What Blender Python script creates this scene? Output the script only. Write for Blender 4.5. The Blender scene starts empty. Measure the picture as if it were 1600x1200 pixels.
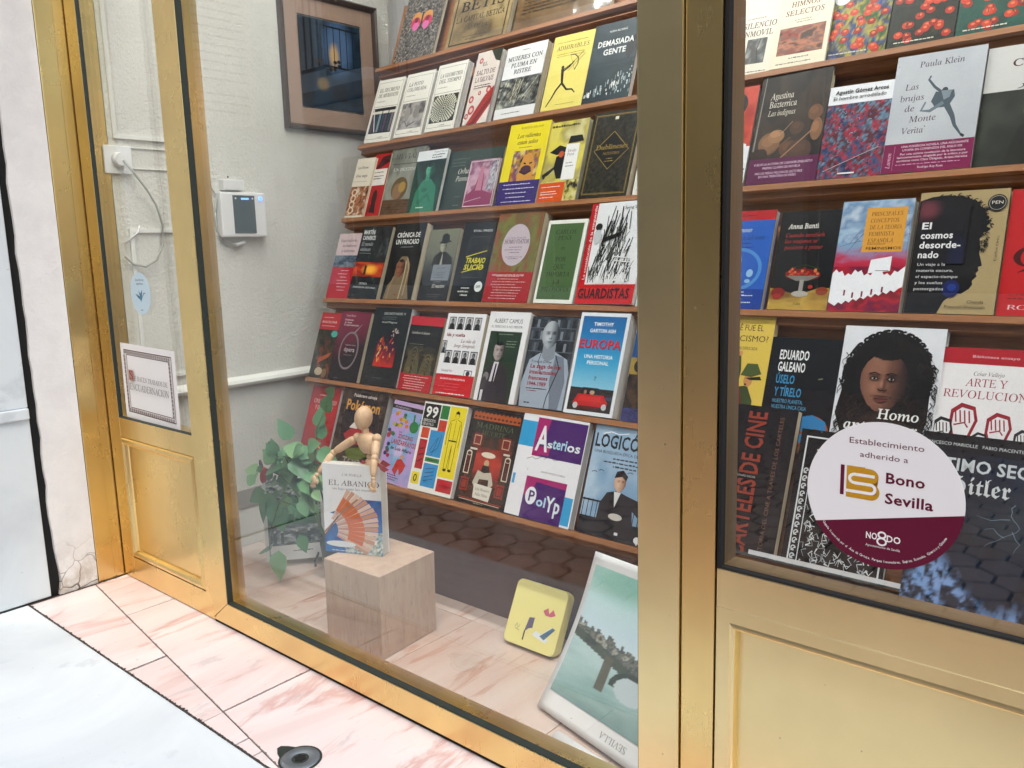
import bpy, bmesh, math, random
import numpy as np
from mathutils import Matrix, Vector
random.seed(7)
SC = bpy.context.scene
COL = SC.collection

# ------------------------------------------------------------------ camera
cd = bpy.data.cameras.new('camera'); cam = bpy.data.objects.new('camera', cd); COL.objects.link(cam)
R = Matrix(((0.75955532, -0.0874488, 0.64453738), (0.64989725, 0.14260603, -0.74652333), (-0.02663234, 0.98590883, 0.1651499)))
M = R.to_4x4(); M.translation = Vector((0, -1.077, 1.0)); cam.matrix_world = M
cd.sensor_fit = 'HORIZONTAL'; cd.sensor_width = 36; cd.lens = 36 * 1289.83 / 1600; cd.clip_start = .05; cd.clip_end = 400
SC.camera = cam

# ------------------------------------------------------------------ light
W = bpy.data.worlds.new('World'); SC.world = W; W.use_nodes = True
nt = W.node_tree; bg = nt.nodes['Background']
sky = nt.nodes.new('ShaderNodeTexSky'); sky.sky_type = 'NISHITA'; sky.sun_disc = False
SUN_EL, SUN_AZ = math.radians(58), math.radians(140)
sky.sun_elevation = SUN_EL; sky.sun_rotation = SUN_AZ; sky.dust_density = 3; sky.air_density = 1.2
nt.links.new(sky.outputs[0], bg.inputs[0]); bg.inputs[1].default_value = .13
sd = bpy.data.lights.new('sun', 'SUN'); sun = bpy.data.objects.new('sun', sd); COL.objects.link(sun)
sd.energy = .6; sd.angle = math.radians(25); sd.color = (1, .96, .9)
dv = Vector((math.cos(SUN_EL) * math.sin(SUN_AZ), math.cos(SUN_EL) * math.cos(SUN_AZ), math.sin(SUN_EL)))
sun.rotation_euler = dv.to_track_quat('Z', 'Y').to_euler()
SC.view_settings.view_transform = 'Standard'; SC.view_settings.look = 'None'; SC.view_settings.gamma = 1
SC.view_settings.use_curve_mapping = False; SC.view_settings.exposure = 1.42
LAMP_W = 12.5
SC.cycles.max_bounces = 10; SC.cycles.transparent_max_bounces = 16

# ------------------------------------------------------------------ helpers
def s2l(c):
    c = np.asarray(c, dtype=float)
    return np.where(c <= .04045, c / 12.92, ((c + .055) / 1.055) ** 2.4)
def hx(h):
    if not isinstance(h, str): return tuple(h)
    h = h.lstrip('#')
    if len(h) == 3: h = ''.join(a * 2 for a in h)
    return tuple(.86 * float(v) ** 1.2 for v in s2l([int(h[i:i + 2], 16) / 255 for i in (0, 2, 4)]))

def mat(name, col=(.5, .5, .5), rough=.5, metal=0, spec=.5, coat=0):
    m = bpy.data.materials.new(name); m.use_nodes = True
    b = m.node_tree.nodes['Principled BSDF']
    b.inputs['Base Color'].default_value = (*col, 1); b.inputs['Roughness'].default_value = rough
    b.inputs['Metallic'].default_value = metal; b.inputs['Specular IOR Level'].default_value = spec
    b.inputs['Coat Weight'].default_value = coat
    return m
class NT:
    def __init__(s, m): s.m = m; s.t = m.node_tree; s.b = s.t.nodes['Principled BSDF']; s.co = None
    def n(s, ty, **kw):
        x = s.t.nodes.new(ty)
        for k, v in kw.items():
            if k in x.inputs: x.inputs[k].default_value = v
            else: setattr(x, k, v)
        return x
    def l(s, a, b): s.t.links.new(a, b)
    def coord(s, scale=(1, 1, 1), rot=(0, 0, 0), kind='Object', world=False):
        tc = s.n('ShaderNodeNewGeometry' if world else 'ShaderNodeTexCoord')
        mp = s.n('ShaderNodeMapping'); mp.inputs['Scale'].default_value = scale; mp.inputs['Rotation'].default_value = rot
        s.l(tc.outputs['Position' if world else kind], mp.inputs[0]); return mp.outputs[0]
    def noise(s, co, scale, detail=4, rough=.55, dist=0):
        x = s.n('ShaderNodeTexNoise'); x.inputs['Scale'].default_value = scale; x.inputs['Detail'].default_value = detail
        x.inputs['Roughness'].default_value = rough; x.inputs['Distortion'].default_value = dist
        s.l(co, x.inputs['Vector']); return x.outputs['Fac']
    def ramp(s, f, stops):
        x = s.n('ShaderNodeValToRGB'); e = x.color_ramp.elements
        while len(e) < len(stops): e.new(.5)
        for i, (p, c) in enumerate(stops):
            e[i].position = p; c = (c, c, c) if isinstance(c, (int, float)) else c; e[i].color = (*c, 1)
        s.l(f, x.inputs[0]); return x.outputs[0]
    def mix(s, f, a, b, mode='MIX'):
        x = s.n('ShaderNodeMix'); x.data_type = 'RGBA'; x.blend_type = mode
        for sock, v in ((x.inputs[0], f), (x.inputs[6], a), (x.inputs[7], b)):
            if hasattr(v, 'is_linked'): s.l(v, sock)
            elif isinstance(v, (int, float)): sock.default_value = v
            else: sock.default_value = (*v, 1)
        return x.outputs[2]
    def color(s, o): s.l(o, s.b.inputs['Base Color'])
    def rough(s, o): s.l(o, s.b.inputs['Roughness'])
    def bump(s, h, strength=.3, dist=.01):
        x = s.n('ShaderNodeBump'); x.inputs['Strength'].default_value = strength; x.inputs['Distance'].default_value = dist
        s.l(h, x.inputs['Height']); s.l(x.outputs[0], s.b.inputs['Normal'])

class MB:
    """mesh builder"""
    def __init__(s): s.v = []; s.f = []; s.sm = []
    def add(s, vs, fs, smooth=False):
        o = len(s.v); s.v += [tuple(a) for a in vs]; s.f += [tuple(i + o for i in f) for f in fs]; s.sm += [smooth] * len(fs); return s
    def box(s, x0, x1, y0, y1, z0, z1):
        return s.add([(x0, y0, z0), (x1, y0, z0), (x1, y1, z0), (x0, y1, z0), (x0, y0, z1), (x1, y0, z1), (x1, y1, z1), (x0, y1, z1)],
                     [(0, 3, 2, 1), (4, 5, 6, 7), (0, 1, 5, 4), (1, 2, 6, 5), (2, 3, 7, 6), (3, 0, 4, 7)])
    def prism(s, pts, z0, z1):
        n = len(pts)
        return s.add([(x, y, z0) for x, y in pts] + [(x, y, z1) for x, y in pts],
                     [tuple(range(n))[::-1], tuple(range(n, 2 * n))] + [(i, (i + 1) % n, n + (i + 1) % n, n + i) for i in range(n)])
    def tube(s, pts, r, n=8, cap=True):
        pts = [Vector(p) for p in pts]; rs = r if isinstance(r, (list, tuple)) else [r] * len(pts)
        vs = []; fs = []; up = Vector((0.13, .3, 1)).normalized()
        for i, p in enumerate(pts):
            t = (pts[min(i + 1, len(pts) - 1)] - pts[max(i - 1, 0)]).normalized()
            a = t.cross(up);
            if a.length < .05: a = t.cross(Vector((1, 0, 0)))
            a.normalize(); b = t.cross(a)
            for k in range(n):
                q = 2 * math.pi * k / n; vs.append(p + (a * math.cos(q) + b * math.sin(q)) * rs[i])
        for i in range(len(pts) - 1):
            for k in range(n): fs.append((i * n + k, i * n + (k + 1) % n, (i + 1) * n + (k + 1) % n, (i + 1) * n + k))
        s.add(vs, fs, True)
        if cap:
            o = len(s.v) - len(vs)
            s.f += [tuple(o + k for k in range(n))[::-1], tuple(o + (len(pts) - 1) * n + k for k in range(n))]; s.sm += [False, False]
        return s
    def ell(s, c, r, n=14, m=9, rot=None):
        vs = []; fs = []; rot = rot or Matrix.Identity(3)
        for i in range(m + 1):
            th = math.pi * i / m
            for k in range(n):
                q = 2 * math.pi * k / n
                vs.append(Vector(c) + rot @ Vector((r[0] * math.sin(th) * math.cos(q), r[1] * math.sin(th) * math.sin(q), r[2] * math.cos(th))))
        for i in range(m):
            for k in range(n): fs.append((i * n + k, (i + 1) * n + k, (i + 1) * n + (k + 1) % n, i * n + (k + 1) % n))
        return s.add(vs, fs, True)
    def mitre(s, x0, x1, z0, z1, prof):
        """rectangular moulding in the XZ plane: prof = [(inset, y), ...] from outside inwards"""
        for (d0, y0), (d1, y1) in zip(prof[:-1], prof[1:]):
            a = [(x0 + d0, y0, z0 + d0), (x1 - d0, y0, z0 + d0), (x1 - d0, y0, z1 - d0), (x0 + d0, y0, z1 - d0)]
            b = [(x0 + d1, y1, z0 + d1), (x1 - d1, y1, z0 + d1), (x1 - d1, y1, z1 - d1), (x0 + d1, y1, z1 - d1)]
            s.add(a + b, [(i, (i + 1) % 4, 4 + (i + 1) % 4, 4 + i) for i in range(4)])
        return s
    def mesh(s, name, mats=None, bevel=0):
        me = bpy.data.meshes.new(name); me.from_pydata(s.v, [], s.f); me.validate(); me.update()
        if len(me.polygons) == len(s.sm): me.polygons.foreach_set('use_smooth', s.sm)
        if bevel:
            bm = bmesh.new(); bm.from_mesh(me)
            bmesh.ops.bevel(bm, geom=[e for e in bm.edges if len(e.link_faces) == 2 and e.calc_face_angle(0) > .5], offset=bevel, segments=2, affect='EDGES', profile=.6)
            bm.to_mesh(me); bm.free()
        if mats: me.materials.append(mats)
        return me
    def build(s, name, m, parent=None, bevel=0):
        o = bpy.data.objects.new(name, s.mesh(name, m, bevel)); COL.objects.link(o)
        if parent: o.parent = parent
        return o
def empty(name, loc=(0, 0, 0), mtx=None):
    o = bpy.data.objects.new(name, None); COL.objects.link(o); o.empty_display_size = .05
    if mtx is not None: o.matrix_world = mtx
    else: o.location = loc
    return o
def tag(o, label=None, cat=None, group=None, kind=None):
    if label: o['label'] = label
    if cat: o['category'] = cat
    if group: o['group'] = group
    if kind: o['kind'] = kind
    return o
def link(name, me, parent=None, loc=None):
    o = bpy.data.objects.new(name, me); COL.objects.link(o)
    if parent: o.parent = parent
    if loc: o.location = loc
    return o
def hash2(ix, iy, seed):
    h = np.sin(ix * 127.1 + iy * 311.7 + seed * 74.7) * 43758.5453
    return h - np.floor(h)
def vn(x, y, seed=0):
    ix = np.floor(x); iy = np.floor(y); fx = x - ix; fy = y - iy; fx = fx * fx * (3 - 2 * fx); fy = fy * fy * (3 - 2 * fy)
    a = hash2(ix, iy, seed); b = hash2(ix + 1, iy, seed); c = hash2(ix, iy + 1, seed); d = hash2(ix + 1, iy + 1, seed)
    return a + (b - a) * fx + (c - a) * fy + (a - b - c + d) * fx * fy
def fbm(x, y, f, seed=0, o=3):
    r = 0; w = .5; t = 0
    for k in range(o): r = r + w * vn(x * f, y * f, seed + k * 3.1); t += w; w *= .55; f *= 2.1
    return r / t

# ------------------------------------------------------------------ lettering
STY = {'r': (0x1D434, 0x1D44E, None), 'f': (0x1D56C, 0x1D586, None)}
ACC = {'Á': 'A\u0301', 'É': 'E\u0301', 'Í': 'I\u0301', 'Ó': 'O\u0301', 'Ú': 'U\u0301', 'Ñ': 'N\u0303', 'á': 'a\u0301', 'é': 'e\u0301', 'í': '\u0131\u0301', 'ó': 'o\u0301',
       'ú': 'u\u0301', 'ñ': 'n\u0303', 'à': 'a\u0300', 'ç': 'c\u0327', 'ö': 'o\u0308'}
def style(s, st):
    if st == 'n': return s
    U, L, D = STY[st]; out = ''
    for ch in s:
        for c in ACC.get(ch, ch):
            if 'A' <= c <= 'Z': out += chr(U + ord(c) - 65)
            elif 'a' <= c <= 'z': out += '\u210e' if (U == 0x1D434 and c == 'h') else chr(L + ord(c) - 97)
            elif c.isdigit() and D: out += chr(D + ord(c) - 48)
            else: out += c
    return out
_gl = {}
FAM = {'n': ('n', 0), 'b': ('n', .022), 'm': ('n', .006), 'r': ('r', 0), 'i': ('r', 0), 's': ('r', .013), 'j': ('r', .013), 'c': ('r', .006), 'f': ('f', 0)}
def glyph(ch, st):
    fam, off = FAM[st]; k = (ch, fam, off)
    if k not in _gl:
        r = []
        for al in ('LEFT', 'RIGHT'):
            cu = bpy.data.curves.new('t', 'FONT'); cu.body = style(ch, fam); cu.resolution_u = 2; cu.align_x = al; cu.offset = off
            o = bpy.data.objects.new('t', cu); me = bpy.data.meshes.new_from_object(o)
            n = len(me.vertices); co = np.zeros(n * 3); me.vertices.foreach_get('co', co); co = co.reshape(-1, 3)[:, :2].copy()
            fs = [tuple(p.vertices) for p in me.polygons]; bpy.data.objects.remove(o); bpy.data.meshes.remove(me); bpy.data.curves.remove(cu); r.append((co, fs))
        co, fs = r[0]
        _gl[k] = None if not len(co) else (co, fs, co[:, 0].max() - r[1][0][:, 0].max() + off)
    return _gl[k]
def glyphs(s, st):
    vs = []; fs = []; x = 0; o = 0; sl = -.21 if st in 'rsc' else 0
    for ch in s:
        g = None if ch == ' ' else glyph(ch, st)
        if g is None: x += .27; continue
        q = g[0].copy(); q[:, 0] += x + g[0][:, 1] * sl
        vs.append(q); fs += [tuple(i + o for i in f) for f in g[1]]; o += len(q); x += g[2]
    if not vs: return np.zeros((0, 2)), [], 1
    co = np.concatenate(vs); co[:, 0] -= co[:, 0].min(); return co, fs, co[:, 0].max()
CAP = .70

class Art:
    """flat print: shapes in 0..1 x 0..1 of a W x H face, stacked a hair apart"""
    def __init__(s, Wd, H): s.W = Wd; s.H = H; s.v = []; s.f = []; s.c = []; s.z = .00025; s.dz = .00001
    def _c(s, c): return hx(c)
    def face(s, pts, cols):
        s.z += s.dz; o = len(s.v); s.v += [(x * s.W, y * s.H, s.z) for x, y in pts]; s.f.append(tuple(range(o, o + len(pts)))); s.c.append(cols if isinstance(cols, list) else [cols] * len(pts))
    def rect(s, x0, y0, x1, y1, c, c2=None):
        a = s._c(c); b = s._c(c2) if c2 is not None else a
        s.face([(x0, y0), (x1, y0), (x1, y1), (x0, y1)], [a, a, b, b])
    def poly(s, pts, c): s.face(pts, s._c(c))
    def ell(s, cx, cy, rx, ry, c, n=22, a0=0, a1=360):
        full = abs(a1 - a0) >= 360; k = n if full else n + 1
        s.poly([(cx + rx * math.cos(math.radians(a0 + (a1 - a0) * i / n)), cy + ry * math.sin(math.radians(a0 + (a1 - a0) * i / n))) for i in range(k)], c)
    def ring(s, cx, cy, rx, ry, w, c, n=26, a0=0, a1=360):
        p = [(cx + rx * math.cos(math.radians(a0 + (a1 - a0) * i / n)), cy + ry * math.sin(math.radians(a0 + (a1 - a0) * i / n))) for i in range(n + 1)]
        s.line(p, w, c)
    def line(s, p, w, c, w1=None):
        """polyline of width w (fraction of W)"""
        c = s._c(c); s.z += s.dz; o = len(s.v); n = len(p)
        P = [Vector((x * s.W, y * s.H)) for x, y in p]
        for i in range(n):
            t = (P[min(i + 1, n - 1)] - P[max(i - 1, 0)]);
            if t.length < 1e-9: t = Vector((1, 0))
            t.normalize(); ww = (w + ((w1 if w1 is not None else w) - w) * i / max(1, n - 1)) * s.W / 2
            q = Vector((-t.y, t.x)) * ww
            s.v += [(P[i].x + q.x, P[i].y + q.y, s.z), (P[i].x - q.x, P[i].y - q.y, s.z)]
        for i in range(n - 1): s.f.append((o + 2 * i, o + 2 * i + 1, o + 2 * i + 3, o + 2 * i + 2)); s.c.append([c] * 4)
    def frame(s, x0, y0, x1, y1, w, c):
        h = w * s.W / s.H
        s.rect(x0, y0, x1, y0 + h, c); s.rect(x0, y1 - h, x1, y1, c); s.rect(x0, y0, x0 + w, y1, c); s.rect(x1 - w, y0, x1, y1, c)
    def img(s, x0, y0, x1, y1, fn, nx=26, ny=34, mask=None):
        s.z += s.dz * 2; X, Y = np.meshgrid(np.linspace(0, 1, nx + 1), np.linspace(0, 1, ny + 1))
        C = .86 * np.clip(fn(X, Y), 0, 1) ** 1.2; o = len(s.v)
        s.v += [((x0 + (x1 - x0) * a) * s.W, (y0 + (y1 - y0) * b) * s.H, s.z) for a, b in zip(X.ravel(), Y.ravel())]
        C = C.reshape(-1, 3); ok = mask(X, Y) if mask else None
        for j in range(ny):
            for i in range(nx):
                if ok is not None and ok[j, i] + ok[j, i + 1] * 1 + ok[j + 1, i] + ok[j + 1, i + 1] * 1 < 2: continue
                q = (j * (nx + 1) + i, j * (nx + 1) + i + 1, (j + 1) * (nx + 1) + i + 1, (j + 1) * (nx + 1) + i)
                s.f.append(tuple(o + k for k in q)); s.c.append([tuple(C[k]) for k in q])
    def text(s, t, x0, y, h, c, st='n', x1=None, sh=0, al='l', rot=0, w=1):
        """h = cap height (fraction of H); x1 given: stretch to fit x0..x1"""
        if h * s.H < .0085 and st in 'bsjc': st = 'n' if st == 'b' else 'r'
        co, fs, wid = glyphs(t, st)
        if not fs: return
        sy = h * s.H / CAP; sx = sy * w
        if x1 is not None and not rot: sx = (x1 - x0) * s.W / wid
        elif x1 is not None: sx = x1 * s.H / wid
        q = co.copy(); q[:, 0] = q[:, 0] * sx + q[:, 1] * sy * sh; q[:, 1] *= sy
        if x1 is None:
            if al == 'c': q[:, 0] -= wid * sx / 2
            if al == 'r': q[:, 0] -= wid * sx
        if rot:
            a = math.radians(rot); q = np.stack([q[:, 0] * math.cos(a) - q[:, 1] * math.sin(a), q[:, 0] * math.sin(a) + q[:, 1] * math.cos(a)], 1)
        s.z += s.dz; o = len(s.v); px = x0 * s.W; py = y * s.H
        s.v += [(px + a, py + b, s.z) for a, b in q]; c = s._c(c)
        for f in fs: s.f.append(tuple(o + i for i in f)); s.c.append([c] * len(f))
    def lines(s, x0, x1, ys, h, c, seed=0, al='l'):
        """rows of print too small to read"""
        rn = random.Random(seed)
        for y in ys:
            x = x0 + (rn.random() * .25 * (x1 - x0) if al == 'c' else 0); end = x1 - rn.random() * .3 * (x1 - x0)
            while x < end:
                l = min((.02 + .05 * rn.random()), end - x); s.rect(x, y, x + l, y + h * (.6 + .4 * rn.random()), c); x += l + .012
    def person(s, cx, y, k, skin, hair, coat, neck=True):
        """head-and-shoulders figure, k = size (fraction of W)"""
        r = s.W / s.H
        s.poly([(cx - k * .95, y), (cx - k * .9, y + k * .75 * r), (cx - k * .35, y + k * 1.15 * r), (cx + k * .35, y + k * 1.15 * r), (cx + k * .9, y + k * .72 * r), (cx + k * .95, y)], coat)
        s.poly([(cx - k * .2, y + k * 1.0 * r), (cx, y + k * .62 * r), (cx + k * .2, y + k * 1.0 * r), (cx + k * .17, y + k * 1.5 * r), (cx - k * .17, y + k * 1.5 * r)], skin)
        s.ell(cx, y + k * 1.9 * r, k * .42, k * .56 * r, hair)
        s.ell(cx, y + k * 1.78 * r, k * .33, k * .48 * r, skin)
        s.rect(cx - k * .2, y + k * 1.84 * r, cx - k * .06, y + k * 1.9 * r, hair); s.rect(cx + k * .06, y + k * 1.84 * r, cx + k * .2, y + k * 1.9 * r, hair)
        s.rect(cx - k * .1, y + k * 1.5 * r, cx + k * .1, y + k * 1.54 * r, (.15, .05, .04))
    def head(s, cx, cy, rx, tones, hair=None, top=.30, side=.0, turn=.12, nx=30, ny=38):
        """softly shaded face: oval, sockets, nose, mouth, optional hair"""
        ry = rx * 1.34 * s.W / s.H
        def fn(X, Y):
            x = X * 2 - 1; y = Y * 2 - 1; xx = x - turn
            l = .80 - .42 * (x * .8 + .25) ** 2 - .28 * np.clip(x, 0, 1) - .15 * np.clip(-y - .3, 0, 1) + .06 * fbm(X, Y, 7, 3)
            g = lambda a, b, ra, rb, k: k * np.exp(-(((xx - a) / ra) ** 2 + ((y - b) / rb) ** 2))
            l = l - g(-.34, .10, .20, .085, .42) - g(.34, .10, .18, .085, .42) - g(-.34, .22, .24, .035, .35) - g(.34, .22, .22, .035, .35)
            l = l - g(.10, -.10, .07, .24, .22) - g(0, -.26, .17, .05, .28) + g(-.02, -.10, .07, .2, .14) - g(0, -.50, .28, .035, .50) - g(0, -.60, .2, .05, .14) + g(-.35, -.25, .2, .2, .08)
            C = pal(tones, l)
            if hair:
                h = (y > 1 - top * 2 + .25 * x * x + .1 * (fbm(X, Y, 9, 4) - .5)) | (np.abs(x) > 1 - side)
                C = np.where(h[..., None], C3(hair) * (.7 + .6 * fbm(X * 3, Y, 9, 5))[..., None], C)
            return C
        s.img(cx - rx, cy - ry, cx + rx, cy + ry, fn, nx, ny, lambda X, Y: ((X * 2 - 1) / (1 - .16 * np.clip(1 - 2 * Y, 0, 1))) ** 2 + (Y * 2 - 1) ** 2 < 1)
    def build(s, name, m, parent, bend=None, Wb=None):
        bm = bmesh.new(); vs = [bm.verts.new(v) for v in s.v]; L = bm.loops.layers.float_color.new('Col')
        for f, c in zip(s.f, s.c):
            if len(set(f)) < 3: continue
            try: F = bm.faces.new([vs[i] for i in f])
            except ValueError: continue
            for lp, cc in zip(F.loops, c): lp[L] = (*cc, 1)
        bmesh.ops.triangulate(bm, faces=[f for f in bm.faces if len(f.verts) > 4])
        if bend:
            for k in range(1, 8):
                bmesh.ops.bisect_plane(bm, geom=bm.verts[:] + bm.edges[:] + bm.faces[:], dist=1e-7, plane_co=(s.W * k / 8, 0, 0), plane_no=(1, 0, 0))
            for v in bm.verts: v.co.z += bend(v.co.x, v.co.y)
        for f in bm.faces:
            f.normal_update()
            if f.normal.z < 0: f.normal_flip()
        me = bpy.data.meshes.new(name); bm.to_mesh(me); bm.free(); me.materials.append(m)
        o = bpy.data.objects.new(name, me); COL.objects.link(o); o.parent = parent
        return o

def C3(h): return s2l([int(h.lstrip('#')[i:i + 2], 16) / 255 for i in (0, 2, 4)])
def pal(cols, t):
    """piecewise blend of a palette by t in 0..1 arrays"""
    cols = [C3(c) for c in cols]; t = np.clip(t, 0, .9999) * (len(cols) - 1); i = np.floor(t).astype(int); f = (t - i)[..., None]
    A = np.array(cols); return A[i] * (1 - f) + A[np.minimum(i + 1, len(cols) - 1)] * f
def painting(cols, f=6, seed=0, k=1.6, stretch=(1, 1), warp=.25):
    def fn(X, Y):
        a = fbm(X, Y, f * .7, seed + 9); t = fbm(X * stretch[0] + a * warp, Y * stretch[1] - a * warp, f, seed)
        return pal(cols, (t - .5) * k + .5)
    return fn
def blob(X, Y, cx, cy, rx, ry, soft=.15):
    d = np.sqrt(((X - cx) / rx) ** 2 + ((Y - cy) / ry) ** 2); return np.clip((1 - d) / soft + .5, 0, 1)[..., None]
def put(C, m, h): return C * (1 - m) + C3(h) * m

# ------------------------------------------------------------------ materials
def m_print():
    m = mat('printed_paper', rough=.42, spec=.3, coat=.0); t = NT(m)
    a = t.n('ShaderNodeVertexColor', layer_name='Col'); nz = t.noise(t.coord((1, 1, 1)), 260, 3)
    t.color(t.mix(.10, a.outputs[0], t.ramp(nz, [(.3, .55), (.7, 1.3)]), 'MULTIPLY'))
    t.bump(t.noise(t.coord((1, 1, 1)), 14, 2), .08, .01); return m
PRINT = m_print()
def m_gold(name='gold_anodised_aluminium', col=(.86, .63, .27), rough=.27, specks=True):
    m = mat(name, col, rough, 1.0); t = NT(m); co = t.coord(world=True)
    big = t.noise(co, 3.2, 4); fine = t.noise(t.coord((1, 1, 9), world=True), 240, 2)
    c = t.mix(t.ramp(big, [(.35, 0), (.7, 1)]), tuple(x * .9 for x in col), tuple(min(1, x * 1.06) for x in col))
    if specks:
        v = t.n('ShaderNodeTexVoronoi'); v.inputs['Scale'].default_value = 30; t.l(co, v.inputs['Vector'])
        mask = t.n('ShaderNodeMath', operation='MULTIPLY')
        t.l(t.ramp(v.outputs['Distance'], [(.035, 1), (.065, 0)]), mask.inputs[0]); t.l(t.ramp(t.noise(co, 11, 3), [(.52, 0), (.60, 1)]), mask.inputs[1])
        c = t.mix(mask.outputs[0], c, (.16, .10, .04)); t.color(c)
        mt = t.n('ShaderNodeMath', operation='SUBTRACT'); mt.inputs[0].default_value = 1; t.l(mask.outputs[0], mt.inputs[1]); t.l(mt.outputs[0], t.b.inputs['Metallic'])
    else: t.color(c)
    st_ = t.noise(t.coord((70, 70, 1.3), world=True), 1.6, 4, .7); t.rough(t.ramp(t.mix(.12, t.noise(co, 6, 4), st_), [(.25, rough - .02), (.75, rough + .04)]))
    t.bump(t.noise(co, 1.7, 1), .12, .02); return m
GOLD = m_gold(); GOLD_LIT = m_gold('lit_gold_aluminium', (.88, .72, .38), .33)  # same gold metal; the second carries the paleness of strong light in its colour
def m_glass():
    m = bpy.data.materials.new('window_glass'); m.use_nodes = True; t = m.node_tree; t.nodes.clear()
    o = t.nodes.new('ShaderNodeOutputMaterial'); mx = t.nodes.new('ShaderNodeMixShader'); tr = t.nodes.new('ShaderNodeBsdfTransparent'); gl = t.nodes.new('ShaderNodeBsdfGlossy')
    tr.inputs[0].default_value = (.955, .97, .965, 1); gl.inputs['Roughness'].default_value = .004; gl.inputs[0].default_value = (.95, 1, 1, 1)
    lw = t.nodes.new('ShaderNodeLayerWeight'); lw.inputs[0].default_value = .5
    p = t.nodes.new('ShaderNodeMath'); p.operation = 'POWER'; p.inputs[1].default_value = 5; t.links.new(lw.outputs['Facing'], p.inputs[0])
    q = t.nodes.new('ShaderNodeMath'); q.operation = 'MULTIPLY_ADD'; q.inputs[1].default_value = .957; q.inputs[2].default_value = .043; t.links.new(p.outputs[0], q.inputs[0])
    t.links.new(q.outputs[0], mx.inputs[0]); t.links.new(tr.outputs[0], mx.inputs[1]); t.links.new(gl.outputs[0], mx.inputs[2]); 
    g = t.nodes.new('ShaderNodeNewGeometry'); mp = t.nodes.new('ShaderNodeMapping'); mp.inputs['Scale'].default_value = (5, 5, 1.6); t.links.new(g.outputs['Position'], mp.inputs[0])
    n1 = t.nodes.new('ShaderNodeTexNoise'); n1.inputs['Scale'].default_value = 1.5; n1.inputs['Detail'].default_value = 7; n1.inputs['Distortion'].default_value = 1.2; t.links.new(mp.outputs[0], n1.inputs['Vector'])
    r1 = t.nodes.new('ShaderNodeMapRange'); r1.inputs[1].default_value = .5; r1.inputs[2].default_value = .8; r1.inputs[3].default_value = .0; r1.inputs[4].default_value = .022; t.links.new(n1.outputs['Fac'], r1.inputs[0])
    vo = t.nodes.new('ShaderNodeTexVoronoi'); vo.inputs['Scale'].default_value = 34; t.links.new(g.outputs['Position'], vo.inputs['Vector'])
    r2 = t.nodes.new('ShaderNodeMapRange'); r2.inputs[1].default_value = .03; r2.inputs[2].default_value = .05; r2.inputs[3].default_value = .35; r2.inputs[4].default_value = 0; t.links.new(vo.outputs['Distance'], r2.inputs[0])
    n2 = t.nodes.new('ShaderNodeTexNoise'); n2.inputs['Scale'].default_value = 9; t.links.new(g.outputs['Position'], n2.inputs['Vector'])
    r3 = t.nodes.new('ShaderNodeMapRange'); r3.inputs[1].default_value = .58; r3.inputs[2].default_value = .62; t.links.new(n2.outputs['Fac'], r3.inputs[0])
    ml_ = t.nodes.new('ShaderNodeMath'); ml_.operation = 'MULTIPLY'; t.links.new(r2.outputs[0], ml_.inputs[0]); t.links.new(r3.outputs[0], ml_.inputs[1])
    ad = t.nodes.new('ShaderNodeMath'); ad.operation = 'ADD'; t.links.new(r1.outputs[0], ad.inputs[0]); t.links.new(ml_.outputs[0], ad.inputs[1])
    df = t.nodes.new('ShaderNodeBsdfDiffuse'); df.inputs[0].default_value = (.75, .76, .78, 1); m2 = t.nodes.new('ShaderNodeMixShader')
    t.links.new(ad.outputs[0], m2.inputs[0]); t.links.new(mx.outputs[0], m2.inputs[1]); t.links.new(df.outputs[0], m2.inputs[2]); t.links.new(m2.outputs[0], o.inputs[0]); return m
GLASS = m_glass()
def m_plaster(name, c0, c1, sc=60, st=.6, dist=.006, stain=None):
    m = mat(name, c0, .85); t = NT(m); co = t.coord(world=True)
    t.color(t.mix(t.ramp(t.noise(co, 3, 5), [(.35, 0), (.7, 1)]), c0, c1))
    h = t.noise(co, sc, 5, .65); t.bump(h, st, dist); return m
def m_marble(name, base, vein, veinamt=.5, stretch=(7, 1.1, 7), rot=.25, world=True, rough=.28, rnd=True, mott=None):
    m = mat(name, base, rough); t = NT(m); co = t.coord(stretch, (0, 0, rot), world=world)
    if rnd:
        oi = t.n('ShaderNodeObjectInfo'); mu = t.n('ShaderNodeVectorMath', operation='SCALE'); mu.inputs['Scale'].default_value = 13.0
        cx = t.n('ShaderNodeCombineXYZ'); [t.l(oi.outputs['Random'], cx.inputs[i]) for i in range(3)]; t.l(cx.outputs[0], mu.inputs[0])
        ad = t.n('ShaderNodeVectorMath', operation='ADD'); t.l(co, ad.inputs[0]); t.l(mu.outputs[0], ad.inputs[1]); co = ad.outputs[0]
    n1 = t.noise(co, 1.0, 7, .6, 1.2); n2 = t.noise(co, 2.6, 6, .6, .8); n3 = t.noise(t.coord(world=True), 2.2, 3)
    c = t.mix(t.ramp(n1, [(.42, 0), (.72, 1)]), base, tuple(b * .55 + v * .45 for b, v in zip(base, vein)))
    c = t.mix(t.ramp(n2, [(.56, 0), (.63, veinamt), (.70, 0)]), c, vein)
    if mott:
        c = t.mix(t.ramp(t.noise(co, .6, 4, .6, .5), [(.45, 0), (.75, .7)]), c, mott); c = t.mix(t.ramp(t.noise(co, 5.5, 5, .65, .6), [(.60, 0), (.66, .35), (.72, 0)]), c, (.35, .30, .33))
    v = t.noise(t.coord(world=True), 60, 4); c = t.mix(t.ramp(v, [(.70, 0), (.76, .5)]), c, (.16, .13, .12))
    t.color(c); t.rough(t.ramp(n3, [(.3, rough), (.7, rough + .2)])); return m
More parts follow.
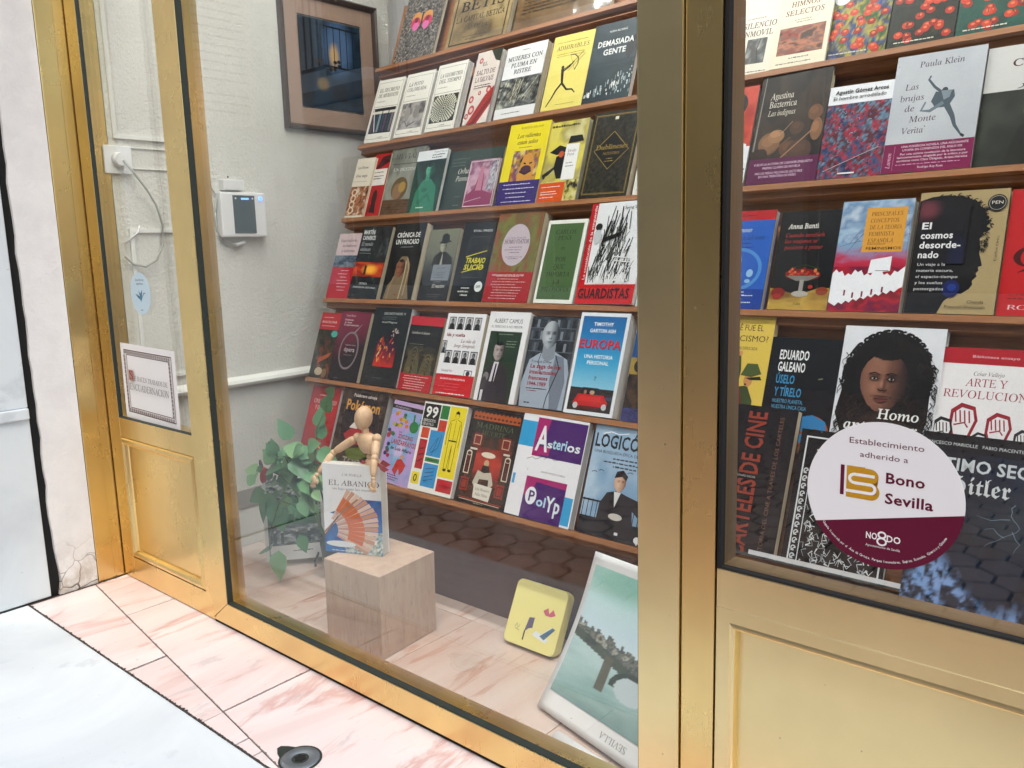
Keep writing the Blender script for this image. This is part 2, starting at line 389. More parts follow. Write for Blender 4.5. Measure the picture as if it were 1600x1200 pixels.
def m_wood(name, c0, c1, stretch=(1.5, 22, 22), rough=.45, sc=3.0):
    m = mat(name, c0, rough); t = NT(m); co = t.coord(stretch, world=True)
    n = t.noise(co, sc, 6, .6, .6); n2 = t.noise(t.coord(tuple(x * 3 for x in stretch), world=True), sc * 2, 3)
    c = t.mix(t.ramp(n, [(.3, 0), (.7, 1)]), c0, c1); c = t.mix(t.ramp(n2, [(.55, 0), (.75, .45)]), c, tuple(x * .45 for x in c0))
    t.color(c); t.bump(n2, .12, .002); return m
PLASTER_IN = m_plaster('rough_cream_plaster', (.60, .59, .53), (.70, .69, .64), 115, .75, .007)
PLASTER_OUT = mat('white_limewash', (.76, .78, .78), .8); _t = NT(PLASTER_OUT); _c = _t.coord(world=True)
_g = _t.n('ShaderNodeSeparateXYZ'); _t.l(_c, _g.inputs[0]); _z = _t.ramp(_g.outputs[2], [(.0, 1), (.17, 0)])
_m = _t.n('ShaderNodeMath', operation='MULTIPLY'); _t.l(_z, _m.inputs[0]); _t.l(_t.ramp(_t.noise(_c, 22, 6, .7), [(.36, 0), (.62, 1)]), _m.inputs[1])
_v = _t.n('ShaderNodeTexVoronoi', feature='DISTANCE_TO_EDGE'); _v.inputs['Scale'].default_value = 15
_w = _t.n('ShaderNodeMix', data_type='VECTOR'); _w.inputs[0].default_value = .12; _t.l(_c, _w.inputs[4]); _nn = _t.n('ShaderNodeTexNoise'); _nn.inputs['Scale'].default_value = 9; _t.l(_c, _nn.inputs['Vector']); _t.l(_nn.outputs['Color'], _w.inputs[5]); _t.l(_w.outputs[1], _v.inputs['Vector'])
_k = _t.n('ShaderNodeMath', operation='MULTIPLY'); _t.l(_t.ramp(_v.outputs['Distance'], [(.012, 1), (.03, 0)]), _k.inputs[0]); _t.l(_z, _k.inputs[1])
_t.color(_t.mix(_k.outputs[0], _t.mix(_m.outputs[0], _t.mix(_t.ramp(_t.noise(_c, 6, 6, .65), [(.45, 0), (.75, .55)]), (.77, .78, .78), (.58, .58, .60)), (.46, .40, .33)), (.10, .08, .06)))
_t.bump(_t.noise(_c, 90, 5, .7), .5, .004)
MARBLE_WHITE = m_marble('white_marble', (.66, .73, .77), (.40, .45, .51), .40, (1.3, 1.8, 1.3), .5, rnd=False, rough=.35)
MARBLE_PINK = m_marble('pink_veined_marble', (.74, .69, .69), (.50, .24, .21), .7, (3.0, .7, 3.0), mott=(.68, .56, .55))
MARBLE_IN = m_marble('worn_rose_marble', (.60, .48, .42), (.40, .17, .10), .6, (6, 1.2, 6), -.35)
GROUT = mat('dark_joint', (.05, .04, .035), .95); MORTAR = mat('joint_mortar', (.17, .13, .12), .95)
WOOD = m_wood('varnished_reddish_wood', (.25, .095, .032), (.38, .165, .062))
WOOD_B = m_wood('deep_red_brown_wood', (.075, .022, .012), (.11, .036, .018))
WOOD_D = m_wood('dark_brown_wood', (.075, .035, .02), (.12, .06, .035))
BLOCKM = m_wood('pale_raw_wood', (.45, .31, .23), (.53, .39, .30), (6, 6, 1.0), .7, 5)
MANNW = m_wood('pale_beech_wood', (.62, .40, .24), (.70, .48, .30), (5, 5, 1), .45, 9)
RUBBER = mat('dark_green_seal', (.018, .026, .022), .55)
BLACK = mat('black_gap', (.006, .006, .006), .9)
WHITEP = mat('white_plastic', (.72, .72, .72), .4); GREYP = mat('grey_plastic', (.30, .31, .33), .35); DARKP = mat('dark_glossy_screen', (.05, .07, .08), .2)
CABLE = mat('grey_cable', (.32, .32, .28), .5); STEEL = mat('brushed_steel', (.30, .34, .40), .48, 1)
PAPER = mat('white_paper', (.78, .78, .78), .6); INSETM = mat('dark_metal', (.05, .05, .055), .5, .6)
def pages(name, c):
    m = mat(name, c, .85); t = NT(m); n = t.noise(t.coord((1, 1, 900)), 1, 2); t.color(t.mix(t.ramp(n, [(.35, 0), (.65, 1)]), tuple(x * .72 for x in c), c)); return m
PG_W = pages('white_page_edges', (.70, .68, .63)); PG_C = pages('cream_page_edges', (.66, .57, .40)); PG_G = pages('grey_page_edges', (.50, .49, .47))
LEAF = mat('green_leaf', (.05, .16, .06), .4); _t = NT(LEAF); _o = _t.n('ShaderNodeObjectInfo')
_t.color(_t.mix(.3, _t.ramp(_o.outputs['Random'], [(0, (.05, .17, .08)), (.5, (.12, .30, .15)), (1, (.30, .48, .24))]), _t.ramp(_t.noise(_t.coord(), 30, 3), [(.3, (.05, .15, .06)), (.7, (.16, .34, .14))])))
LEAF.node_tree.nodes['Principled BSDF'].inputs['Subsurface Weight'].default_value = .0
STEM = mat('green_stem', (.10, .16, .05), .6); PETAL = mat('crimson_petal', (.50, .02, .05), .5)
_cc = {}
def flat(c, rough=.4):
    if c not in _cc: _cc[c] = mat('book_cover_' + c.strip('#'), hx(c), rough)
    return _cc[c]

# ------------------------------------------------------------------ setting: ground, street, houses
tag(MB().box(-60, 60, -60, 60, -.30, -.16).build('ground', mat('earth', (.12, .1, .08), .9)), kind='structure')
PAV = mat('red_brown_paver', (.14, .075, .055), .75); _t = NT(PAV); _o = _t.n('ShaderNodeObjectInfo')
_t.color(_t.mix(.5, _t.ramp(_o.outputs['Random'], [(0, (.44, .29, .23)), (1, (.62, .46, .38))]), _t.ramp(_t.noise(_t.coord(world=True), 25, 5), [(.3, (.38, .24, .19)), (.7, (.64, .47, .39))])))
_t.bump(_t.noise(_t.coord(world=True), 120, 4), .4, .004)
pav = tag(MB().box(-22, 12, -4.98, -.765, -.15, -.132).build('pavement', mat('paver_joint_sand', (.012, .010, .009), .95)), kind='structure')
hr = .078; dx = hr * math.sqrt(3); dy = hr * 1.5; spots = []
j = 0; y = -.80
while y > -4.9:
    x = -14 + (dx / 2 if j % 2 else 0)
    while x < 4: spots.append((x, y)); x += dx
    y -= dy; j += 1
def hexp(b, x, y, r=hr - .0085, z=-.132):
    pts = [(r * math.cos(math.radians(30 + 60 * k)), r * math.sin(math.radians(30 + 60 * k))) for k in range(6)]
    r2 = r - .004; p2 = [(a * r2 / r, c * r2 / r) for a, c in pts]
    return b.add([(x + a, y + c, z) for a, c in pts] + [(x + a, y + c, z + .009) for a, c in pts] + [(x + a, y + c, z + .012) for a, c in p2],
                 [(i, (i + 1) % 6, 6 + (i + 1) % 6, 6 + i) for i in range(6)] + [(6 + i, 6 + (i + 1) % 6, 12 + (i + 1) % 6, 12 + i) for i in range(6)] + [tuple(range(12, 18))])
near = sorted(spots, key=lambda p: math.hypot((p[0] + 1.35) * .8, p[1] + 1.45)); hm = hexp(MB(), 0, 0, z=0).mesh('paver', PAV)
for x, y in near[:290]:
    o = link('paver', hm, pav, (x, y, -.132 + random.uniform(-.0015, .0015))); o.rotation_euler = (random.uniform(-.01, .01), random.uniform(-.01, .01), 0)
b = MB()
for x, y in near[290:]: hexp(b, x, y)
o = b.build('paver_field', PAV, pav); o['kind'] = 'stuff'
# white marble step slab and threshold
tag(MB().box(-2.578, 4.0, -.76, -.286, -.131, 0).build('marble_step', MARBLE_WHITE, bevel=.003), kind='structure')
th = tag(MB().box(-2.66, 4.0, -.283, .02, -.131, -.006)  .build('threshold', MORTAR), kind='structure')
ml = lambda x: -.098 - (x + 2.554) * .1405
up = [(-2.575, -2.272), (-2.268, -1.603), (-1.598, -.93), (-.926, -.25), (-.246, .6)]
for a, c in up:
    pts = [(a, max(ml(a) + .0015, -.281))] + ([(-1.2515, -.281)] if a < -1.2515 < c else []) + [(c, max(ml(c) + .0015, -.281)), (c, .018), (a, .018)]
    MB().prism(pts, -.006, 0 + random.uniform(-.0006, .0006)).build('tile', MARBLE_PINK, th, bevel=.0007)
for a, c in ((-2.572, -1.953), (-1.948, -1.60), (-1.597, -1.468), (-1.463, -1.405), (-1.401, -1.26)):
    MB().prism([(a, -.2815), (c, -.2815), (c, max(ml(c) - .0015, -.2805)), (a, max(ml(a) - .0015, -.2800))], -.006, random.uniform(-.0008, .0004)).build('tile', MARBLE_PINK, th, bevel=.0005)
# dirt packed in the broken joints
def jag(p0, p1, w0, w1, n, seed, z=.0014):
    r_ = random.Random(seed); vs = []; L0 = Vector(p0); L1 = Vector(p1); q = (L1 - L0).normalized(); nn = Vector((-q.y, q.x)); ph = 0
    for i in range(n + 1):
        p = L0.lerp(L1, i / n); a_ = r_.uniform(w0, w1) * (1 if r_.random() > .12 else 2.2); b_ = r_.uniform(w0, w1); vs += [(p.x + nn.x * a_, p.y + nn.y * a_, z), (p.x - nn.x * b_, p.y - nn.y * b_, z)]
    return MB().add(vs, [(2 * i, 2 * i + 1, 2 * i + 3, 2 * i + 2) for i in range(n)])
for a_ in (((-2.575, -.2845), (-.9, -.2845), .0008, .0032, 420, 1), ((-.9, -.2845), (.6, -.2845), .0008, .002, 200, 2), ((-2.56, ml(-2.56)), (-1.26, ml(-1.26)), .0003, .0016, 260, 3), ((-2.573, -.28), (-2.573, -.02), .001, .005, 90, 4), ((-1.95, -.283), (-1.95, ml(-1.95)), .0006, .002, 30, 5), ((-1.6, ml(-1.6)), (-1.6, .0), .0004, .0012, 60, 6)):
    o = jag(*a_).build('joint_dirt', MORTAR if a_[5] in (3, 6) else GROUT, th); o['kind'] = 'stuff'
# interior floor
fl = tag(MB().box(-2.6, 1.4, .022, 3.0, -.12, -.005).build('shop_floor', GROUT), kind='structure')
xs = [-2.498, -1.953, -1.468, -.985, -.49, .0, .5, 1.38]
for y0, y1 in ((.024, .4325), (.4345, .62)):
    for a, c in zip(xs[:-1], xs[1:]): MB().box(a + .001, c - .001, y0, y1, -.005, .0 + random.uniform(-.0005, .0005)).build('tile', MARBLE_IN, fl, bevel=.0006)

# own building
wp = empty('marble_wall_panel', (-2.578, -.5, 0)); tag(wp, 'white marble slab facing of the left wall, beside the black gap', 'wall facing')
for z0, z1, n in ((.004, .545, 'lower_slab'), (.578, 2.9, 'upper_slab')):
    MB().box(-.06, .0, -.265, .280, z0, z1).build(n, MARBLE_WHITE, wp, bevel=.004)
MB().box(-.06, .009, -.265, .279, .5455, .5775).build('joint_moulding', MARBLE_WHITE, wp, bevel=.004)
# the slab has a broken, uneven edge: chips along the gap
b = MB(); rn = random.Random(3)
bw = tag(MB().box(-3.4, -2.64, -.765, 3.0, -.13, 5.2).build('building_wall', m_plaster('house_render', (.7, .69, .66), (.76, .75, .73), 40, .4)), 'tall white rendered house wall left of the shopfront', 'wall')
gp = tag(MB().box(-2.64, -2.592, -.235, -.19, .0, 2.9).build('wall_gap', BLACK), 'black open joint between the marble slab and the white reveal', 'gap')
# white plaster reveal with an uneven broken outer edge
b = MB(); N = 60; zz = [0.0 + 2.9 * (i / N) for i in range(N + 1)]
ed = [-.197 + .006 * (rn.random() - .5) + (.010 * math.exp(-((z - .06) / .05) ** 2)) for z in zz]
vs = []; 
for z, e in zip(zz, ed): vs += [(-2.64, e, z), (-2.579, e, z), (-2.5785, -.084, z), (-2.64, -.084, z)]
fs = []
for i in range(N): fs += [(4 * i + k, 4 * i + (k + 1) % 4, 4 * (i + 1) + (k + 1) % 4, 4 * (i + 1) + k) for k in range(4)]
fs += [(3, 2, 1, 0), (4 * N, 4 * N + 1, 4 * N + 2, 4 * N + 3)]
b.add(vs, fs); tag(b.build('plaster_reveal', PLASTER_OUT), 'narrow white plaster reveal between the black gap and the gold frame, cracked at its foot', 'wall')
# dirt line at the foot
tag(MB().box(-3.4, 4, .0, .25, 2.36, 5.2).build('shop_lintel_wall', bpy.data.materials['house_render']), 'white rendered wall above the shop window', 'wall')
tag(MB().box(.48, 4, -.02, .25, -.13, 2.36).build('shop_pier', bpy.data.materials['house_render']), 'white rendered wall pier right of the shop door', 'wall')

# opposite houses: white facades, dark openings, balconies
FAC = m_plaster('facade_white', (.74, .74, .73), (.80, .80, .79), 12, .3, .01)
def facade(name, x0, x1, H, ops, lab, m=FAC):
    e = empty(name, (x0, -5.0, -.14)); tag(e, lab, 'house')
    xs = sorted({x0, x1, *[o[0] for o in ops], *[o[1] for o in ops]}); b = MB()
    for a, c in zip(xs[:-1], xs[1:]):
        cut = sorted([(o[2], o[3]) for o in ops if o[0] <= a and o[1] >= c]); z = -.14
        for p, q in cut:
            if p > z: b.box(a - x0, c - x0, -.35, 0, z + .14, p + .14)
            z = q
        b.box(a - x0, c - x0, -.35, 0, z + .14, H)
    w = b.build('wall', m, e); w['kind'] = 'structure'
    gm = mat('dark_window_glass', (.015, .018, .02), .1); fm = mat('brown_window_frame', (.08, .05, .035), .5); im = mat('black_iron', (.01, .01, .01), .5)
    for a, c, p, q, k in ops:
        f = MB().mitre(a - x0, c - x0, p + .14, q + .14, [(0, -.13), (.0, -.10), (.07, -.10), (.07, -.14)]).build('window' if k else 'door', fm, e)
        MB().box(a - x0 + .07, c - x0 - .07, -.16, -.15, p + .21, q + .07).build('pane', gm, f)
        MB().box((a + c) / 2 - x0 - .03, (a + c) / 2 - x0 + .03, -.145, -.11, p + .21, q + .07).build('glazing_bar', fm, f)
        if k == 2:
            bl = MB().box(a - x0 - .3, c - x0 + .3, .002, .65, p + .02, p + .13).build('balcony', FAC, e)
            r = MB(); n = int((c - a + .6) / .11)
            for z in (.22, 1.1): r.box(a - x0 - .28, c - x0 + .28, .60, .63, p + z, p + z + .03)
            for i in range(n + 1):
                xx = a - x0 - .27 + i * (c - a + .54) / n; r.tube([(xx, .615, p + .25), (xx, .615, p + 1.1)], .009, 5)
            for yy in (.1, .22, .34, .46): 
                for xx in (a - x0 - .27, c - x0 + .27): r.tube([(xx, yy, p + .13), (xx, yy, p + 1.1)], .009, 5)
            o = r.build('balcony_railing', im, bl)
    b = MB().box(0, x1 - x0, .002, .14, 2.62, 2.74).box(0, x1 - x0, .002, .10, 5.7, 5.8); b.build('cornice', FAC, e)
    MB().box(0, x1 - x0, .002, .03, 0, .75).build('plinth', mat('grey_stone_plinth', (.35, .34, .32), .7), e)
facade('house', -17, -5.45, 8.2, [(-15.2, -14.0, 0, 2.3, 0), (-12.6, -11.5, -.13, 2.25, 0), (-9.6, -8.9, .9, 2.2, 1), (-7.85, -6.5, -.13, 2.05, 0), (-8.05, -6.75, 2.75, 4.9, 2), (-11.6, -10.4, 2.75, 4.9, 2), (-15.0, -13.9, 2.75, 4.9, 2)],
       'tall white house across the street with dark balcony doors and iron railings')
facade('house', -5.4, 2.2, 7.4, [(-4.9, -3.2, -.13, 2.3, 0), (-2.4, -.9, -.13, 2.3, 0), (-.2, 1.4, -.13, 2.3, 0), (-4.6, -3.5, 2.8, 4.8, 2), (-2.2, -1.1, 2.8, 4.8, 2), (.2, 1.2, 2.8, 4.8, 2)],
       'cream house across the street with three wide shop doors', m_plaster('facade_cream', (.36, .31, .23), (.42, .36, .27), 12, .3, .01))
facade('house', 2.25, 12, 8.6, [(3.2, 4.4, -.13, 2.3, 0), (6, 7.4, -.13, 2.3, 0), (3.2, 4.3, 2.8, 4.8, 2), (6.2, 7.3, 2.8, 4.8, 2)], 'pale house furthest right across the street', FAC)

# ------------------------------------------------------------------ shopfront
def leaf_panel(parent, x0, x1, z0, z1, m, m2):
    MB().mitre(x0, x1, z0, z1, [(0, .012), (0, .003), (.004, -.002), (.012, -.004), (.019, -.001), (.024, .006), (.027, .016)]).build('panel_moulding', m, parent)
    MB().box(x0 + .026, x1 - .026, .010, .020, z0 + .026, z1 - .026).build('kick_panel', m2, parent)
def seal(parent, x0, x1, z0, z1, y0=.0005):
    MB().mitre(x0, x1, z0, z1, [(0, .02), (0, y0), (.0022, y0 + .001), (.0032, .011)]).build('rubber_seal', RUBBER, parent)
    MB().mitre(x0 + .003, x1 - .003, z0 + .003, z1 - .003, [(0, .012), (.0, .016), (.0, .05)]).build('inner_bead', GOLD, parent)
jf = empty('shopfront_frame', (-2.578, 0, 0)); tag(jf, 'gold anodised door frame post against the white reveal at the far left', 'door frame')
# jamb: stepped profile on the reveal
MB().box(-.06, .0, -.082, -.030, .0, 2.34).build('jamb_face', GOLD, jf, bevel=.002)
MB().box(-.06, -.004, -.0298, .05, .0, 2.34).build('jamb_rebate', GOLD, jf, bevel=.001)
MB().box(-.0035, 3.06, -.004, .06, 2.28, 2.34).build('head_rail', GOLD, jf)
# narrow fixed leaf at the left
dl = empty('narrow_shop_door', (-2.575, 0, 0)); tag(dl, 'narrow gold metal door leaf with glass top at the far left of the shopfront', 'door'); ox = 2.575
def leaf(e, ox, x0, x1, stl, str_, m, m2, zb=.075):
    MB().box(x0 + ox, x0 + stl + ox, 0, .035, .004, 2.27).build('stile', m, e, bevel=.0008)
    MB().box(x1 - str_ + ox, x1 + ox, 0, .035, .004, 2.27).build('stile', m, e, bevel=.0008)
    for z0, z1, n in ((.004, zb, 'bottom_rail'), (.460, .5195, 'middle_rail'), (2.2, 2.27, 'top_rail')):
        MB().box(x0 + stl + ox + .0004, x1 - str_ + ox - .0004, .0006, .034, z0, z1).build(n, m, e, bevel=.0008)
    leaf_panel(e, x0 + stl + ox + .001, x1 - str_ + ox - .001, zb + .002, .458, m, m2)
    seal(e, x0 + stl + ox, x1 - str_ + ox, .5195, 2.2)
    MB().box(x0 + stl + ox + .002, x1 - str_ + ox - .002, .014, .020, .522, 2.198).build('glass', GLASS, e)
leaf(dl, ox, -2.575, -2.037, .070, .036, GOLD, GOLD)
# main shop window
wf = empty('display_window', (-2.035, 0, 0)); tag(wf, 'large gold framed display window in the middle with clear glass', 'window')
def wb(x0, x1, z0, z1, n, m=GOLD, y0=-.006): return MB().box(x0 + 2.035, x1 + 2.035, y0, .045, z0, z1).build(n, m, wf, bevel=.0012)
def mit(pts, n, m=GOLD): return MB().add([(x + 2.035, -.006, z) for x, z in pts] + [(x + 2.035, .045, z) for x, z in pts], [(0, 1, 2, 3), (7, 6, 5, 4), (0, 4, 5, 1), (1, 5, 6, 2), (2, 6, 7, 3), (3, 7, 4, 0)]).build(n, m, wf, bevel=.0010)
mit([(-2.034, .013), (-1.955, .073), (-1.955, 2.2), (-2.034, 2.27)], 'frame_post')
mit([(-2.032, .012), (-.6705, .012), (-.6705, .0725), (-1.954, .0725)], 'bottom_rail')
mit([(-2.032, 2.271), (-1.954, 2.2015), (-.6705, 2.2015), (-.6705, 2.271)], 'top_rail')
MB().box(.002, 1.364, .0, .03, .001, .0115).build('gasket', BLACK, wf)
wb(-.670, -.5965, .004, 2.271, 'pillar_face', GOLD_LIT)  # lit copy of the gold: the face's brighter light is put into the colour
wb(-.5945, -.5395, .004, 2.271, 'pillar_side_post', GOLD, -.001)
MB().box(-2.03 + 2.035, -.60 + 2.035, .002, .04, .0005, .012).build('sill_packing', BLACK, wf)
seal(wf, .080, 1.365, .0728, 2.2, -.004)
MB().box(.082, 1.363, .014, .020, .075, 2.198).build('glass', GLASS, wf)
# right door leaf
dr = empty('shop_door', (-.537, 0, 0)); tag(dr, 'wide gold shop door at the right with glass above a moulded kick panel', 'door')
leaf(dr, .537, -.537, .44, .0, .07, GOLD_LIT, GOLD_LIT) if False else None
ox = .537
MB().box(.0, .0285, .001, .035, .004, .459).build('stile', GOLD_LIT, dr, bevel=.0008)  # door metal is the gold too, overexposed light painted in as a paler tone
MB().box(.0, .0022, .001, .035, .5195, 2.27).build('stile', BLACK, dr)
MB().box(.91, .98, 0, .035, .004, 2.27).build('stile', GOLD_LIT, dr, bevel=.0008)
for z0, z1, n in ((.459, .5185, 'middle_rail'), (2.2, 2.27, 'top_rail')): MB().box(.0004, .9096, .0006, .034, z0, z1).build(n, GOLD_LIT, dr, bevel=.0010)
MB().box(.029, .9096, .0006, .034, .004, .075).build('bottom_rail', GOLD_LIT, dr, bevel=.0008)
# deep rounded moulding
MB().mitre(.0008, .9092, .050, .4585, [(0, .012), (0, .0016), (.001, .0008), (.021, .0006), (.024, -.0008), (.027, -.0012), (.0295, .0006), (.0312, .006), (.032, .020)]).build('panel_moulding', GOLD_LIT, dr)
MB().box(.031, .878, .012, .022, .081, .4265).build('kick_panel', GOLD_LIT, dr)
MB().mitre(.0022, .9098, .5187, 2.1995, [(0, .02), (0, .0015), (.003, .0025), (.004, .012)]).build('rubber_seal', BLACK, dr)
MB().mitre(.0062, .906, .5225, 2.196, [(0, .013), (.0, .05)]).build('inner_bead', mat('brown_inner_bead', (.22, .15, .08), .45, .5), dr)
MB().box(.004, .908, .014, .020, .521, 2.198).build('glass', GLASS, dr)

# notice plate on the marble (seen mirrored in the window)
e = empty('wall_notice', (-2.576, -.45, 1.66)); tag(e, 'white printed notice sheet fixed on the marble wall, seen mirrored in the window', 'notice')
MB().box(.0, .003, -.115, .115, -.24, .24).build('sheet', PAPER, e)
b = MB()
for r in range(15):
    z = .20 - r * .027 - (.02 if r > 11 else 0); x = -.09
    while x < .085:
        l = random.uniform(.01, .035); b.box(.0031, .0034, x, min(x + l, .09), z, z + .006); x += l + .006
o = b.build('print', mat('faded_print', (.25, .25, .25), .7), e); o['kind'] = 'stuff'

# ------------------------------------------------------------------ interior shell
iw = tag(MB().box(-2.62, -2.5, .052, 1.155, -.02, 2.6).build('display_side_wall', PLASTER_IN), 'rough cream plaster wall on the left inside the window', 'wall')
TRIM = m_plaster('painted_trim', (.66, .66, .62), (.72, .72, .68), 40, .2)
b = MB().add([(0, 0, 0), (.022, 0, .004), (.026, 0, .014), (.020, 0, .024), (0, 0, .034), (0, 1.1, 0), (.022, 1.1, .004), (.026, 1.1, .014), (.020, 1.1, .024), (0, 1.1, .034)],
             [(0, 5, 6, 1), (1, 6, 7, 2), (2, 7, 8, 3), (3, 8, 9, 4), (0, 1, 2, 3, 4), (9, 8, 7, 6, 5)])
o = b.build('dado_moulding', TRIM, iw); o.location = (-2.4995, .053, .555)
MB().box(-2.4995, -2.492, .053, 1.15, .001, .135).build('skirting_plinth', TRIM, iw, bevel=.001)
MB().box(-2.4995, -2.488, .053, 1.15, .1355, .200).build('skirting_board', WOOD_D if False else mat('grey_brown_skirting', (.30, .27, .24), .6), iw, bevel=.001)
def xmould(parent, y0, y1, z0, z1, w=.012, d=.007):
    b = MB()
    for a, c, p, q in ((y0, y1, z0, z0 + w), (y0, y1, z1 - w, z1), (y0, y0 + w, z0 + w, z1 - w), (y1 - w, y1, z0 + w, z1 - w)): b.box(-2.4998, -2.4995 + d, a, c, p, q)
    return b.build('panel_bead', TRIM, parent, bevel=.001)
xmould(iw, .065, .27, 1.34, 2.3); xmould(iw, .085, .27, .62, 1.08); xmould(iw, .065, .27, 1.255, 1.318, .003, .004)
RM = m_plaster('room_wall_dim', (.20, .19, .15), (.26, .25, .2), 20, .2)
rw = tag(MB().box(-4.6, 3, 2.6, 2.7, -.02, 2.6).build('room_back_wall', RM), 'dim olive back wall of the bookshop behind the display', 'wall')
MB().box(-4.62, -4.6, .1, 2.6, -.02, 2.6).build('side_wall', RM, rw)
cl = tag(MB().box(-4.6, 3, .26, 2.7, 2.6, 2.66).build('ceiling', mat('white_ceiling', (.75, .75, .72), .8)), kind='structure')
bc = empty('bookcase', (-3.6, 1.9, 0)); tag(bc, 'dark bookcase in the dim room beyond the end of the plaster wall', 'bookcase')
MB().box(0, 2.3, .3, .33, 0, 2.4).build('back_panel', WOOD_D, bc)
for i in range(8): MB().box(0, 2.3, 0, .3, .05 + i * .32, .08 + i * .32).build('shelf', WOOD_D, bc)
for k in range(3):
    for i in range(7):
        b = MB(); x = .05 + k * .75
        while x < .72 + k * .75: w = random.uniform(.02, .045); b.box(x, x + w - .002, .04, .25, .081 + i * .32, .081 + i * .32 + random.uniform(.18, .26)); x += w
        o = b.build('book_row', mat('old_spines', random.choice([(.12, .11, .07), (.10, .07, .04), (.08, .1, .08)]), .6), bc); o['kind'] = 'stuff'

# fluorescent battens over the display
for x0, x1 in ((-2.1, -.75), (-.45, .9)):
    e = empty('strip_lamp', ((x0 + x1) / 2, .30, 2.55)); tag(e, 'white fluorescent strip lamp fixed under the ceiling over the %s' % ('main display' if x0 < -1 else 'books behind the right door'), 'lamp'); h = (x1 - x0) / 2
    MB().box(-h, h, -.03, .03, .0, .049).build('housing', WHITEP, e, bevel=.004)
    tm = mat('lit_tube', (.9, .9, .9), .5); tm.node_tree.nodes['Principled BSDF'].inputs['Emission Color'].default_value = (1, .93, .82, 1); tm.node_tree.nodes['Principled BSDF'].inputs['Emission Strength'].default_value = 4
    MB().tube([(-h + .03, 0, -.018), (h - .03, 0, -.018)], .013, 12).build('tube', tm, e)
    ad = bpy.data.lights.new('strip_light', 'AREA'); ad.shape = 'RECTANGLE'; ad.size = 2 * h; ad.size_y = .06; ad.energy = LAMP_W * h; ad.color = (.97, .97, .95)
    lo_ = bpy.data.objects.new('strip_light', ad); COL.objects.link(lo_); lo_.parent = e; lo_.location = (0, 0, -.035); lo_.rotation_euler = (math.radians(12), 0, 0)

# framed picture on the plaster wall
pf = empty('framed_picture', (-2.499, .871, 1.651)); tag(pf, 'dark framed picture of a lit balcony with wide tan mount, hung on the plaster wall', 'picture')
def rotx(mb):  # XZ-plane builder -> wall plane (x=const), local X->Y, y depth -> -x
    mb.v = [(-v[1], v[0], v[2]) for v in mb.v]; return mb
FR = mat('dark_walnut_frame', (.05, .028, .018), .35)
rotx(MB().mitre(-.213, .213, -.232, .232, [(0, 0), (0, -.018), (.006, -.024), (.014, -.020), (.020, -.010), (.020, -.004)])).build('frame', FR, pf)
rotx(MB().mitre(-.195, .195, -.214, .214, [(0, -.006), (.058, -.006)])).build('mount', mat('tan_mount', (.33, .22, .16), .8), pf)
def apic(a):
    def fn(X, Y):
        C = pal(['#10161c', '#1d2f3d', '#2e4a5e', '#16222c'], fbm(X, Y, 5, 4) * 1.3 - .15)
        C = put(C, blob(X, Y, .62, .72, .22, .3, .6), '#5c7ba0'); C = put(C, blob(X, Y, .55, .62, .07, .12, .8), '#d9b98a'); C = put(C, blob(X, Y, .35, .28, .09, .07, .6), '#8f7a4a'); C = put(C, blob(X, Y, .08, .6, .16, .6, .4), '#080b0e'); return C
    a.img(0, 0, 1, 1, fn, 30, 36)
    for i in range(7): a.line([(.24 + i * .105, .95), (.24 + i * .105, .50)], .012, '#0b0d10')
    a.line([(.2, .95), (.95, .93)], .02, '#0b0d10'); a.line([(.2, .5), (.98, .48)], .025, '#0b0d10')
    for i in range(14): a.ell(.25 + random.random() * .4, .46 + random.random() * .1, .03, .02, random.choice(['#2a2418', '#4b3c22', '#0d0d0d']))
pe = Art(.272, .30); apic(pe); o = pe.build('picture', PRINT, pf); o.matrix_local = Matrix(((0, 0, 1, .005), (1, 0, 0, -.136), (0, 1, 0, -.150), (0, 0, 0, 1)))

# router, power box, socket, cable, conduit
rt = empty('router', (-2.499, .458, 1.124)); tag(rt, 'white wall mounted router with a dark grey front panel and blue lights', 'router')
MB().box(0, .032, -.083, .083, -.072, .072).build('casing', WHITEP, rt, bevel=.006)
MB().box(.0322, .034, -.040, .040, -.060, .062).build('front_panel', DARKP, rt, bevel=.0006)
bl = mat('blue_indicator', (.05, .1, .6), .4); bl.node_tree.nodes['Principled BSDF'].inputs['Emission Color'].default_value = (.1, .25, 1, 1); bl.node_tree.nodes['Principled BSDF'].inputs['Emission Strength'].default_value = 1.2
MB().box(.0342, .0348, -.010, .018, .048, .054).build('indicator_light', bl, rt); MB().ell((.034, .062, .052), (.001, .007, .008)).build('badge', bl, rt)
MB().ell((.0345, -.030, .052), (.0008, .003, .003)).build('screw', WHITEP, rt); MB().ell((.0345, .032, .052), (.0008, .003, .003)).build('screw', WHITEP, rt)
MB().tube([(.012, -.085, .05), (.012, -.098, .0), (.012, -.094, -.05), (.012, -.07, -.085), (.012, -.03, -.098), (.014, .0, -.092)], .0028).build('lead', CABLE, rt)
MB().tube([(.014, -.03, -.098), (.014, .004, -.088)], .006).build('plug', WHITEP, rt)
MB().tube([(.006, -.082, .065), (.006, -.12, .115), (.006, -.15, .17)], .0018).build('lead', CABLE, rt)
jb = empty('junction_box', (-2.499, .431, 1.214)); tag(jb, 'small white junction box on the wall just above the router', 'junction box')
MB().box(0, .028, -.037, .037, -.012, .022).build('box', WHITEP, jb, bevel=.003); MB().ell((.003, -.005, .032), (.003, .003, .003)).build('screw', INSETM, jb)
sk = empty('wall_socket', (-2.499, .072, 1.279)); tag(sk, 'white wall socket with a round plug behind the narrow door glass', 'socket')
